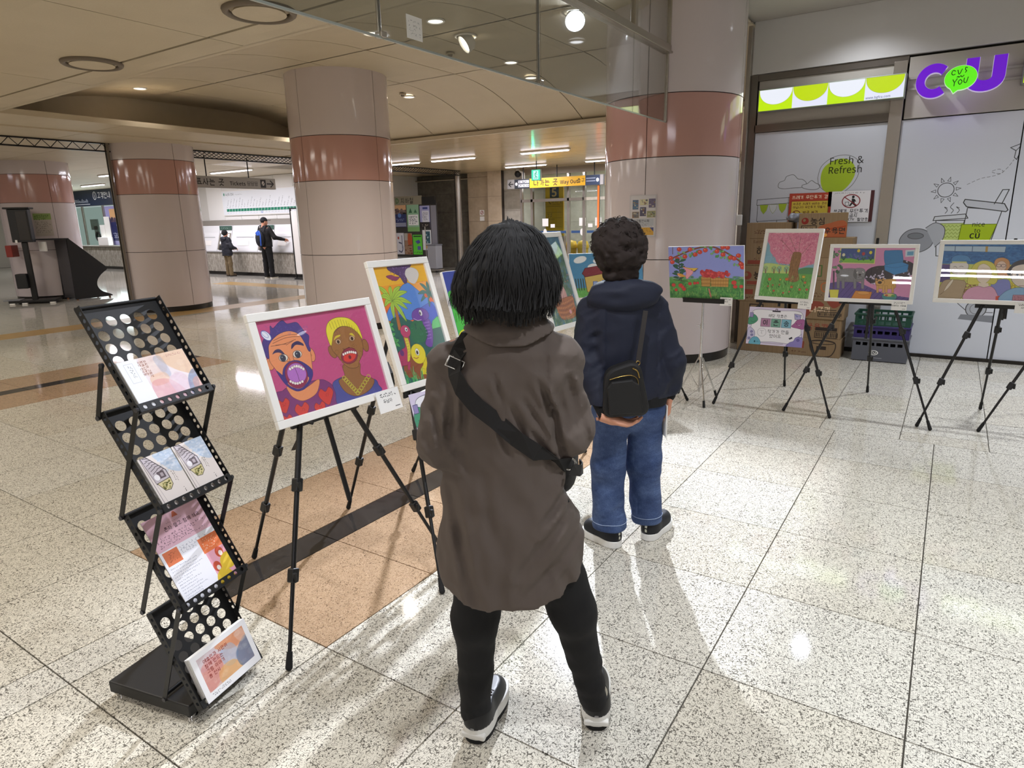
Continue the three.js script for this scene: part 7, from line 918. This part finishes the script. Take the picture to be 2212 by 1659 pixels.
// ---- near woman in the long grey-brown coat
{
  const pos = [.269, 0, 3.56], t = thing('person', 'woman with a black bob in a long grey-brown coat, seen from behind', 'person', pos, YAW);
  const J = { pel: [.05, .74, 0], chest: [.05, 1.08, 0], neck: [.046, 1.26, -.01], hipL: [.12, .72, 0], kneeL: [.165, .4, .01], ankL: [.172, .075, .03], toeL: [.12, .035, .16], hipR: [-.02, .72, 0], kneeR: [-.115, .42, .015], ankR: [-.185, .075, .06], toeR: [-.21, .035, .2], shL: [.175, 1.16, -.005], elL: [.222, .945, -.02], wrL: [.14, .975, .21], shR: [-.075, 1.16, -.005], elR: [-.098, .965, -.02], wrR: [-.03, .975, .21] };
  part(t, 'body', bodyGeo({ bones: skel(J), lo: [-.3, 0, -.2], hi: [.34, 1.36, .34], head: rot([.047, 1.362, .002], .12, .1), headScale: .95, hands: [[true, .7, basis([0, 0, -1], [.3, -.3, -.9], [-.9, -.2, .2], [.135, .975, .23])], [false, .7, basis([0, 0, -1], [-.3, -.3, -.9], [.9, -.2, .2], [-.025, .975, .23])]] }), skin);
  const S = [[.40, .052, 0, .19, .142], [.5, .052, 0, .19, .14], [.64, .053, 0, .19, .136], [.71, .054, 0, .188, .132], [.82, .07, 0, .17, .124], [.9, .066, 0, .156, .118], [1.02, .06, 0, .158, .118], [1.12, .057, -.005, .16, .112], [1.18, .056, -.008, .138, .094], [1.225, .05, -.008, .085, .072], [1.262, .046, -.006, .06, .058]];
  const FOLD = [[-0.019, 1.126, -0.074, 1.006, 0.0084, 0.011], [-0.045, 1.059, -0.086, 0.913, 0.0096, 0.013], [0.017, 1.079, -0.035, 0.986, 0.0084, 0.009], [0.087, 1.146, 0.07, 1.079, 0.0072, 0.007], [0.089, 1.053, 0.051, 0.933, 0.0084, 0.009], [0.041, 1.059, 0.007, 0.946, 0.0084, 0.008], [-0.007, 0.993, -0.055, 0.906, 0.0084, 0.009], [0.151, 1.106, 0.171, 0.986, 0.0096, 0.008], [0.191, 1.086, 0.215, 0.953, 0.0108, 0.01], [-0.117, 0.8, 0.035, 0.62, 0.0144, 0.01], [-0.129, 0.7, 0.017, 0.547, 0.0144, 0.009], [-0.109, 0.847, -0.019, 0.74, 0.012, 0.009], [0.207, 0.84, 0.156, 0.541, 0.0144, 0.009], [0.119, 0.88, 0.101, 0.7, 0.0132, 0.006], [-0.097, 1.126, -0.125, 0.993, 0.0096, 0.01], [-0.127, 1.073, -0.146, 0.953, 0.0096, 0.009], [0.239, 1.059, 0.227, 0.94, 0.0084, 0.009], [-0.073, 0.62, -0.121, 0.474, 0.0144, 0.007], [0.077, 0.74, 0.089, 0.474, 0.0168, 0.006]]; // creases on the back: x0, y0, x1, y1, width, depth
  const crease = (x, y) => { let s = 0; for (const [a, b, c, d, w, m] of FOLD) { const ex = c - a, ey = d - b, t = clamp(((x - a) * ex + (y - b) * ey) / (ex * ex + ey * ey), 0, 1), q = Math.hypot(x - a - ex * t, y - b - ey * t) / w; if (q < 3) s += m * (Math.exp(-q * q) - .55 * Math.exp(-Math.pow(q - 1.7, 2) * 2)) * Math.sin((.12 + .76 * t) * Math.PI); } return s; };
  const coat = (x, y, z) => {
    let d = loft(x, y, z, S); d = smin(d, cap(x, y, z, [.05, 1.205, -.012], [.182, 1.158, -.008], .05, .05), .05); d = smin(d, cap(x, y, z, [.05, 1.205, -.012], [-.075, 1.158, -.008], .05, .05), .05);
    let a = smin(cap(x, y, z, [.19, 1.15, -.008], [.224, .94, -.022], .056, .056), cap(x, y, z, [.224, .94, -.022], [.145, .97, .19], .055, .04), .03); a = Math.min(a, smin(cap(x, y, z, [-.084, 1.15, -.008], [-.1, .965, -.022], .054, .056), cap(x, y, z, [-.1, .965, -.022], [-.035, .97, .19], .055, .04), .03));
    d = smin(d, a, .022); d = Math.max(d, .508 + 1.4 * (x - .06) * (x - .06) - y);
    const arm = x > .17 || x < -.05, w = noise3(x * 11 + y * 5, y * 5 - x * 4, z * 9) * .010 + (1 - Math.abs(noise3(x * 18 - y * 12, y * 7 + x * 6, z * 13))) * -.0095 + (1 - Math.abs(noise3(x * 30 + y * 6 + 9, y * 7 - x * 3, z * 20))) * -.004 + noise3(x * 44, y * 24, z * 44) * .0014 + (arm && y > .88 ? (1 - Math.abs(noise3(x * 16 + 4, y * 34 + x * 22, z * 16))) * -.006 : 0), k = y > .62 ? 1 : lerp(.5, 1, clamp((y - .45) / .17, 0, 1));
    const pull = -.007 * Math.exp(-Math.pow((x * .8 + (y - .99) * .62 + .02) / .02, 2)) * (y < 1.12 && y > .8 ? 1 : 0), side = .012 * Math.exp(-Math.pow((x + .125) / .03, 2) - Math.pow((y - .76) / .09, 2)), plt = -.006 * Math.exp(-Math.pow((x - .085 + (y - 1) * .04) / .012, 2)) * clamp((1.12 - y) * 8, 0, 1) * clamp((y - .86) * 8, 0, 1);
    return d + .006 + w * k + pull * .5 + side + plt + (z < .02 ? crease(x, y) : 0);
  };
  const cloth = mat(0x5a5049, .92), lining = mat(0x3e3732, .9);
  part(t, 'coat', nets(coat, [-.2, .39, -.2], [.32, 1.29, .28], .0075), cloth);
  part(t, 'collar', nets((x, y, z) => { const c = loft(x, y, z, [[1.212, .05, -.014, .15, .104], [1.24, .048, -.012, .118, .096], [1.275, .046, -.008, .084, .082], [1.312, .046, -.004, .07, .068]]); const tail = .228 - .02 * Math.cos((x - .046) * 20) ; return Math.max(c, -loft(x, y, z, [[1.2, .046, -.006, .112, .078], [1.27, .046, -.004, .062, .06], [1.32, .046, -.002, .058, .056]]), 1.0 + tail - y) + noise3(x * 30, y * 30, z * 30) * .001; }, [-.12, 1.19, -.14], [.22, 1.325, .12], .005), cloth);
  const tr = (x, y, z) => { let d = ell(x, y, z, [.05, .72, 0], [.15, .13, .11]); const L = smin(cap(x, y, z, [.12, .7, 0], [.163, .4, .0], .09, .062), cap(x, y, z, [.163, .4, 0], [.174, .075, .02], .06, .044), .04), Rr = smin(cap(x, y, z, [-.02, .7, 0], [-.115, .42, .01], .09, .064), cap(x, y, z, [-.115, .42, .01], [-.183, .09, .05], .062, .041), .04); d = smin(d, Math.min(L, Rr), .04); return Math.max(d + noise3(x * 20, y * 26, z * 20) * .005 * (y < .25 ? 1.2 : .7) - (y < .12 ? .002 : 0), .052 - y); };
  part(t, 'trousers', nets(tr, [-.25, .04, -.14], [.26, .86, .16], .009), mat(0x0a0a0b, .9));
  const so = { upper: mat(0x0e0f10, .45), midM: mat(0xdeddd6, .45), outsole: mat(0x0b0b0b, .8), mid: .055, lace: mat(0x2b2b2c, .6), lining: mat(0x8f8877, .8), w: .092 };
  shoe(t, [.182, -.028], [.105, .2], so); shoe(t, [-.188, .012], [-.214, .248], so);
  // bob hair
  const HS = [[1.284, .054, -.02, .09, .086], [1.31, .055, -.02, .116, .108], [1.348, .05, -.014, .131, .12], [1.39, .048, -.01, .12, .12], [1.43, .044, -.006, .1, .11], [1.465, .039, -.006, .076, .086], [1.49, .037, -.008, .047, .055], [1.504, .036, -.008, .014, .016]];
  const hs = (y, k) => { let i = 0; while (i < HS.length - 2 && y > HS[i + 1][0]) i++; return lerp(HS[i][k], HS[i + 1][k], smooth(clamp((y - HS[i][0]) / (HS[i + 1][0] - HS[i][0]), 0, 1))); };
  const hairD = (x, y, z) => { let d = loft(x, y, z, HS) + noise3(Math.atan2(x - .05, z) * 9, y * 14, 3) * .009 + noise3(x * 22, y * 16, z * 22) * .009 + noise3(x * 60, y * 20, z * 60) * .003; return Math.max(d, -ell(x, y, z, [.05, 1.36, .15], [.075, .1, .1]), -ell(x, y, z, [.05, 1.27, .02], [.055, .05, .07])); };
  part(t, 'hair', [nets(hairD, [-.11, 1.25, -.16], [.21, 1.53, .15], .005), strandHair(2600, (y) => [hs(y, 3), hs(y, 4)], (y) => hs(y, 1), (y) => hs(y, 2), 1.503, 1.28, { face: .75, flick: .14 })], hairBlack);
  // shoulder bag worn across the back
  const b = thing('shoulder_bag', 'black crossbody bag of the near woman, its wide strap slanting over the coat', 'bag', pos, YAW);
  const line = [[.168, 1.2], [.182, 1.178], [.182, 1.145], [.165, 1.11], [.13, 1.07], [.085, 1.03], [.035, .985], [-.015, .945], [-.06, .915], [-.095, .895]], pts = line.map(([x, y]) => { const z = backZ(coat, x, y) - .0035, e = .006, nx = coat(x + e, y, z) - coat(x - e, y, z), ny = coat(x, y + e, z) - coat(x, y - e, z), nz = coat(x, y, z + e) - coat(x, y, z - e); return [[x, y, z], [nx, ny, nz]]; });
  pts.unshift([[.13, 1.235, .06], [0, 1, .4]], [[.15, 1.226, .0], [0, 1, -.2]]);
  part(b, 'strap', band(pts, .042), mat(0x141211, .8)); const bz = backZ(coat, .181, 1.17) - .009; part(b, 'buckle', new THREE.TorusGeometry(.024, .0032, 8, 4).rotateZ(Math.PI / 4).scale(1.15, .75, 1).rotateZ(.45).translate(.181, 1.17, bz), chrome);
  part(b, 'ring', new THREE.TorusGeometry(.016, .003, 8, 20).translate(-.1, .893, backZ(coat, -.1, .893) - .012), chrome); part(b, 'pouch', nets((x, y, z) => Math.max(ell(x, y, z, [-.1, .8, .2], [.05, .1, .08]), -.27 - x) + noise3(x * 24, y * 24, z * 24) * .003, [-.18, .66, .08], [-.03, .94, .3], .009), mat(0x100f0f, .75)); part(b, 'strap_end', band([[[-.1, .892, -.1], [-.4, 0, -1]], [[-.128, .872, -.06], [-1, 0, -.6]], [[-.14, .855, .0], [-1, 0, 0]], [[-.14, .84, .07], [-1, 0, 0.2]]], .03), mat(0x141211, .8));
}
// ---- farther woman in navy jacket and jeans
{
  const pos = [.05, 0, 2.28], t = thing('person', 'woman with short curly hair in a navy hooded jacket and blue jeans, seen from behind', 'person', pos, YAW);
  const J = { pel: [.045, .7, 0], chest: [.08, 1.05, 0], neck: [.1, 1.25, -.01], hipL: [.12, .66, 0], kneeL: [.134, .4, 0], ankL: [.12, .08, .01], toeL: [.2, .035, .09], hipR: [-.03, .66, .01], kneeR: [-.04, .4, .04], ankR: [-.075, .08, .07], toeR: [-.16, .035, .17], shL: [.21, 1.13, -.01], elL: [.235, .9, -.03], wrL: [.185, .69, -.155], shR: [-.04, 1.13, -.01], elR: [-.125, .89, -.01], wrR: [-.13, .73, .005] };
  part(t, 'body', bodyGeo({ bones: skel(J), lo: [-.25, 0, -.26], hi: [.34, 1.36, .3], head: rot([.103, 1.364, 0], -.1, .05), headScale: .95, hands: [[true, .35, basis([.05, .1, 1], [.95, .3, -.05], [-.3, .95, 0], [.16, .678, -.175])], [false, .75, basis([0, 0, -1], [0, 1, 0], [1, 0, 0], [-.13, .725, .005])]] }), skin);
  const S = [[.74, .032, 0, .155, .115], [.8, .046, 0, .166, .12], [.95, .07, 0, .168, .118], [1.08, .084, 0, .17, .112], [1.14, .086, -.005, .16, .102], [1.185, .09, -.006, .115, .085], [1.235, .096, -.004, .07, .066]];
  const jk = (x, y, z) => {
    let d = loft(x, y, z, S); d = smin(d, cap(x, y, z, [.09, 1.165, -.01], [.215, 1.125, -.01], .052, .052), .05); d = smin(d, cap(x, y, z, [.09, 1.165, -.01], [-.04, 1.125, -.01], .052, .052), .05);
    const L = smin(cap(x, y, z, [.22, 1.12, -.01], [.238, .9, -.03], .056, .058), cap(x, y, z, [.238, .9, -.03], [.19, .745, -.13], .057, .045), .03), Rr = smin(cap(x, y, z, [-.046, 1.12, -.01], [-.128, .885, -.01], .056, .057), cap(x, y, z, [-.128, .885, -.01], [-.13, .775, .004], .057, .05), .03);
    d = smin(d, Math.min(L, Rr), .01); return d + .004 + noise3(x * 10 + y * 4, y * 7, z * 10) * .007 + (1 - Math.abs(noise3(x * 15 + y * 9, y * 11 - x * 6, z * 14))) * -.009 + (x > .17 || x < -.06 ? (1 - Math.abs(noise3(x * 14, y * 30 + x * 16, z * 14))) * -.007 : 0);
  };
  const navy = mat(0x0b1227, .75), knit = mat(0x0b0b0d, .95);
  part(t, 'jacket', nets(jk, [-.21, .73, -.2], [.31, 1.26, .15], .0075), navy);
  part(t, 'hood', nets((x, y, z) => { const u = (x - .086) / .16; let d = ell(x, y, z, [.088, 1.185 - .014 * u, -.075], [.152, .062, .052]); d = smin(d, ell(x, y, z, [.05, 1.168, -.1], [.085, .035, .03]), .04); d = smin(d, ell(x, y, z, [.09, 1.22, -.02], [.118, .03, .09]), .03); return Math.max(d, -ell(x, y, z, [.098, 1.27, .0], [.078, .06, .075])) + noise3(x * 16, y * 34, z * 18) * .005; }, [-.1, 1.09, -.17], [.28, 1.275, .1], .006), navy);
  part(t, 'hem_band', nets((x, y, z) => loft(x, y, z, [[.695, .03, 0, .15, .112], [.72, .031, 0, .154, .115], [.758, .033, 0, .157, .117]]) + Math.sin(Math.atan2(x - .03, z) * 110) * .0009, [-.15, .68, -.14], [.21, .775, .14], .006), knit);
  part(t, 'cuff', nets((x, y, z) => cap(x, y, z, [-.13, .785, .003], [-.13, .73, .005], .043, .036) + 0, [-.19, .67, -.05], [-.07, .84, .06], .006), knit); part(t, 'cuff', nets((x, y, z) => cap(x, y, z, [.192, .75, -.128], [.175, .7, -.16], .042, .034), [.11, .64, -.22], [.25, .81, -.07], .006), knit);
  const denim = mat(0xffffff, .85, { map: cloudy([58, 78, 118], 22, 40, 22, 31, 512, 26) });
  const jeans = (x, y, z) => { let d = ell(x, y, z, [.046, .68, 0], [.152, .12, .108]); const L = smin(cap(x, y, z, [.12, .67, 0], [.134, .4, 0], .084, .07), cap(x, y, z, [.134, .4, 0], [.124, .06, .008], .07, .077), .05), Rr = smin(cap(x, y, z, [-.03, .67, .01], [-.039, .4, .045], .084, .069), cap(x, y, z, [-.039, .4, .045], [-.066, .07, .07], .069, .072), .05); d = smin(d, Math.min(L, Rr), .03); return Math.max(d + noise3(x * 14 + y * 8, y * 15, z * 14) * .006 + (1 - Math.abs(noise3(x * 9 - y * 8, y * 16 + x * 9, z * 12))) * -.0045, .085 - y, y - .72); };
  part(t, 'jeans', nets(jeans, [-.16, .05, -.14], [.23, .73, .17], .008), denim);
  for (const [c, r, h] of [[[.125, .008], .0785, .125], [[-.064, .066], .0735, .125]]) { const p = []; for (let i = 0; i < 36; i++) { const a = i / 36 * Math.PI * 2; let q = r + .012; for (let k = 0; k < 30; k++) { if (jeans(c[0] + Math.sin(a) * q, h, c[1] + Math.cos(a) * q) < .0005) break; q -= .001; } p.push([c[0] + Math.sin(a) * (q + .0006), h, c[1] + Math.cos(a) * (q + .0006)]); } part(t, 'hem_stitch', tube(p, .0014, 72, 5, true), mat(0x9fb0cc, .8)); }
  const so = { upper: mat(0x0f1218, .7), midM: mat(0xe8e7e2, .5), mid: .036, lace: mat(0x252a38, .7), lining: mat(0xcfc3a8, .8), tab: mat(0xd8d8c8, .5), w: .092 };
  shoe(t, [.085, -.045], [.222, .128], so); shoe(t, [-.055, .02], [-.2, .21], so);
  // curls
  { const list = [nets((x, y, z) => Math.max(Math.min(smin(ell(x, y, z, [.105, 1.405, -.012], [.112, .1, .112]), ell(x, y, z, [.1, 1.335, -.02], [.1, .06, .1]), .05), ell(x, y, z, [.1, 1.272, -.04], [.072, .07, .06])) + noise3(x * 34, y * 34, z * 34) * .01 + noise3(x * 80, y * 80, z * 80) * .004, -ell(x, y, z, [.103, 1.37, .14], [.07, .09, .09]), -ell(x, y, z, [.1, 1.26, .03], [.05, .04, .07])), [-.04, 1.2, -.16], [.25, 1.54, .13], .005)];
    const P = []; for (let i = 0; i < 1500; i++) { const a = rnd() * Math.PI * 2, v = Math.acos(rr(-.72, 1)), c = V(Math.sin(v) * Math.sin(a), Math.cos(v), Math.sin(v) * Math.cos(a)); if (c.z > .62 && c.y < .55) continue; const o = V(.105 + c.x * rr(.098, .114), 1.395 + c.y * rr(.098, .11), -.012 + c.z * rr(.098, .113)); const g = new THREE.TorusGeometry(rr(.006, .012), rr(.0008, .0016), 3, 9, rr(2.4, 5)); g.rotateX(rr(0, 6)).rotateY(rr(0, 6)).translate(o.x, o.y, o.z); P.push(g); }
    part(t, 'hair', [...list, ...P], hairBrown); }
  const b = thing('shoulder_bag', 'small black shoulder bag with a gold zip at the back of the navy jacket', 'bag', pos, YAW), z0 = -.168, black = mat(0x0b0a0a, .6);
  const shp = new THREE.Shape(); shp.moveTo(.155, .7); shp.quadraticCurveTo(.18, .7, .178, .74); shp.lineTo(.17, .85); shp.quadraticCurveTo(.168, .885, .13, .895); shp.lineTo(.08, .912); shp.quadraticCurveTo(.05, .916, .04, .88); shp.lineTo(.012, .75); shp.quadraticCurveTo(.0, .712, .03, .704); shp.closePath();
  part(b, 'pouch', extr(shp, .045, .012).translate(0, 0, z0 - .028), black); part(b, 'front_pocket', extr(poly([[.16, .712], [.17, .82], [.155, .842], [.075, .85], [.05, .83], [.03, .715]]), .012, .006).translate(0, 0, z0 - .052), black);
  const gold = mat(0xb89a58, .25, { metalness: 1 }); part(b, 'zip', tube([[.165, .855, z0 - .043], [.12, .868, z0 - .044], [.075, .872, z0 - .044], [.052, .858, z0 - .043], [.045, .83, z0 - .042]], .0018, 30, 6), gold); part(b, 'zip_pull', tube([[.072, .902, z0 - .042], [.052, .89, z0 - .042], [.042, .86, z0 - .041]], .003, 14, 6), gold); part(b, 'strap_ring', new THREE.TorusGeometry(.008, .002, 6, 16).translate(.045, .918, z0 - .018), gold); part(b, 'snap', new THREE.SphereGeometry(.004, 10, 8).translate(.165, .735, z0 - .045), chrome);
  const sp = []; for (let i = 0; i <= 8; i++) { const k = i / 8, x = lerp(.044, .012, k), y = lerp(.918, 1.13, k), z = Math.min(lerp(z0 - .012, z0 + .02, k), backZ(jk, x, y) - .003); sp.push([[x, y, z], [0, 0, -1]]); } part(b, 'strap', band(sp, .02), mat(0x241f1c, .6));
  const ps = thing('paper_sheet', 'white folded paper held in the right hand beside the blue jeans', 'paper', [0, 0, 0], 0), M = new THREE.Matrix4().makeRotationY(YAW).setPosition(...pos); ps.position.copy(V(-.108, .615, .055).applyMatrix4(M)); ps.rotation.y = YAW + .12; part(ps, 'sheet', rbox(.003, .15, .2, .001), paper); part(ps, 'inner_sheet', rbox(.002, .146, .196, .0008, .003, .001, 0), paper);
}
// ---- two distant people at the ticket machines
function smallPerson(label, pos, turn, o) {
  const t = thing('person', label, 'person', pos, turn), s = o.s, f = (p) => p.map((v) => v * s), w = o.wide || 1;
  const J = { pel: [0, .92, 0], chest: [0, 1.28, 0], neck: [0, 1.48, 0], hipL: [.08, .9, 0], kneeL: [.1, .5, .01], ankL: [.11, .08, 0], toeL: [.12, .04, .12], hipR: [-.08, .9, 0], kneeR: [-.1, .5, .01], ankR: [-.11, .08, 0], toeR: [-.12, .04, .12], shL: [.18, 1.4, 0], elL: o.elL, wrL: o.wrL, shR: [-.18, 1.4, 0], elR: o.elR, wrR: o.wrR }; for (const k of Object.keys(J)) J[k] = f(J[k]);
  const bones = skel(J).map(([a, b, r, q]) => [a, b, r * s, q * s]), aim = (e, h) => { const d = V(...h).sub(V(...e)).normalize().negate(), x = V(0, 0, 1).cross(d).normalize(), z = x.clone().cross(d); return basis(x.toArray(), d.toArray(), z.toArray(), h); };
  part(t, 'body', bodyGeo({ bones, lo: f([-.5, 0, -.25]), hi: f([.5, 1.56, .5]), head: rot(f([0, 1.6, .01]), o.look || 0, .1), headScale: s * 1.02, hands: [[true, .4, aim(J.elL, J.wrL)], [false, .4, aim(J.elR, J.wrR)]] }), skin);
  const A = (x, y, z, sh, el, wr, r) => smin(cap(x, y, z, sh, el, r * 1.05, r), cap(x, y, z, el, wr, r, r * .75), .03);
  const jac = (x, y, z) => { let d = loft(x, y, z, [[o.hem, 0, 0, .19 * w, .14 * w], [.95, 0, 0, .185 * w, .14 * w], [1.15, 0, 0, .18 * w, .135 * w], [1.36, 0, 0, .19 * w, .12 * w], [1.44, 0, 0, .12, .09], [1.5, 0, 0, .07, .07]].map((q) => q.map((v) => v * s))); d = smin(d, Math.min(A(x, y, z, J.shL, J.elL, J.wrL, .062 * s * w), A(x, y, z, J.shR, J.elR, J.wrR, .062 * s * w)), .04); return d + noise3(x * 12, y * (o.puffy ? 26 : 12), z * 12) * (o.puffy ? .012 : .007); };
  part(t, 'jacket', nets(jac, f([-.52, o.hem - .02, -.28]), f([.52, 1.56, .5]), .013), o.jacket);
  if (o.hood) part(t, 'hood', nets((x, y, z) => smin(ell(x, y, z, f([0, 1.43, -.1]), f([.17, .07, .08])), ell(x, y, z, f([0, 1.36, -.13]), f([.1, .06, .05])), .04) + noise3(x * 20, y * 20, z * 20) * .006, f([-.22, 1.26, -.24]), f([.22, 1.54, .04]), .011), o.jacket);
  part(t, 'trousers', nets((x, y, z) => { const L = smin(cap(x, y, z, f([.08, .88, 0]), f([.1, .5, .01]), .1 * s, .08 * s), cap(x, y, z, f([.1, .5, .01]), f([.115, .07, 0]), .08 * s, .07 * s), .03), Q = smin(cap(x, y, z, f([-.08, .88, 0]), f([-.1, .5, .01]), .1 * s, .08 * s), cap(x, y, z, f([-.1, .5, .01]), f([-.115, .07, 0]), .08 * s, .07 * s), .03); return Math.max(Math.min(L, Q) + noise3(x * 14, y * 18, z * 14) * .008, .045 * s - y); }, f([-.26, .03, -.16]), f([.26, 1.02, .16]), .013), o.trousers);
  for (const k of [-1, 1]) shoe(t, f([k * .11, -.07]), f([k * .125, .19]), { upper: o.shoe, midM: o.sole, mid: .03, w: .09 });
  if (o.cap) { const c = sub(t, 'cap'); c.position.set(...f([0, 1.6, .01])); c.rotation.y = o.look || 0; part(c, 'crown', new THREE.SphereGeometry(.098 * s, 24, 12, 0, Math.PI * 2, 0, 1.75).scale(.9, 1, 1.05).translate(0, .045 * s, -.008), o.cap); part(c, 'brim', rbox(.15 * s, .012, .1 * s, .005, 0, .05 * s, .12 * s), o.cap); part(c, 'hair', new THREE.SphereGeometry(.09 * s, 20, 12, Math.PI, Math.PI, 1.2, .9).scale(.86, 1, 1).rotateY(Math.PI / 2 * 0).translate(0, .03, -.012), hairBlack); }
  else part(t, 'hair', nets((x, y, z) => Math.max(ell(x, y, z, f([0, 1.635, -.015]), f([.1, .115, .115])) + noise3(x * 40, y * 40, z * 40) * .006, -ell(x, y, z, f([0, 1.57, .13]), f([.08, .1, .09]))), f([-.14, 1.48, -.15]), f([.14, 1.78, .13]), .009), hairBlack);
  return t;
}
smallPerson('man in black with a flat cap reaching towards a ticket machine', [-15.28, 0, -7.22], R(187), { s: .985, hem: .9, look: -.4, elL: [.26, 1.12, -.03], wrL: [.16, 1.05, .2], elR: [-.3, 1.16, .06], wrR: [-.42, 1.1, .28], jacket: mat(0x0c0c0f, .8), trousers: mat(0x09090b, .85), shoe: mat(0x1a1a1c, .6), sole: mat(0xd9d4c4, .5), cap: mat(0x101013, .8) });
{ const b = thing('backpack', 'blue and black backpack on the man at the ticket machine', 'bag', [-15.28, 0, -7.22], R(187)); part(b, 'pack', nets((x, y, z) => Math.max(ell(x, y, z, [.02, 1.12, -.19], [.15, .235, .09]), Math.abs(x - .02) - .135) + noise3(x * 18, y * 18, z * 18) * .005, [-.16, .86, -.3], [.2, 1.38, -.09], .011), mat(0x0d1016, .7)); part(b, 'panel', [tube([[-.07, .93, -.262], [-.09, 1.1, -.272], [-.07, 1.26, -.255], [.02, 1.335, -.225], [.1, 1.27, -.255]], .016, 30, 8), rbox(.11, .1, .02, .008, .01, 1.26, -.262)], mat(0x2c5cc0, .6)); for (const x of [-.1, .12]) part(b, 'strap', tube([[x, 1.3, -.16], [x * 1.1, 1.47, -.06], [x * 1.1, 1.44, .1], [x * 1.1, 1.2, .155]], .014, 20, 6), mat(0x12151c, .7)); }
smallPerson('small figure in a dark padded hooded jacket and khaki trousers at the ticket machines', [-17.15, 0, -7.2], R(176), { s: .79, wide: 1.18, hem: .78, hood: true, puffy: true, look: .2, elL: [.29, 1.12, .02], wrL: [.18, 1.05, .25], elR: [-.29, 1.12, .02], wrR: [-.18, 1.05, .25], jacket: mat(0x12141f, .7), trousers: mat(0x6a5a3f, .9), shoe: mat(0x4a3c2c, .7), sole: mat(0x2a241c, .7) });
renderer.render(scene, camera);
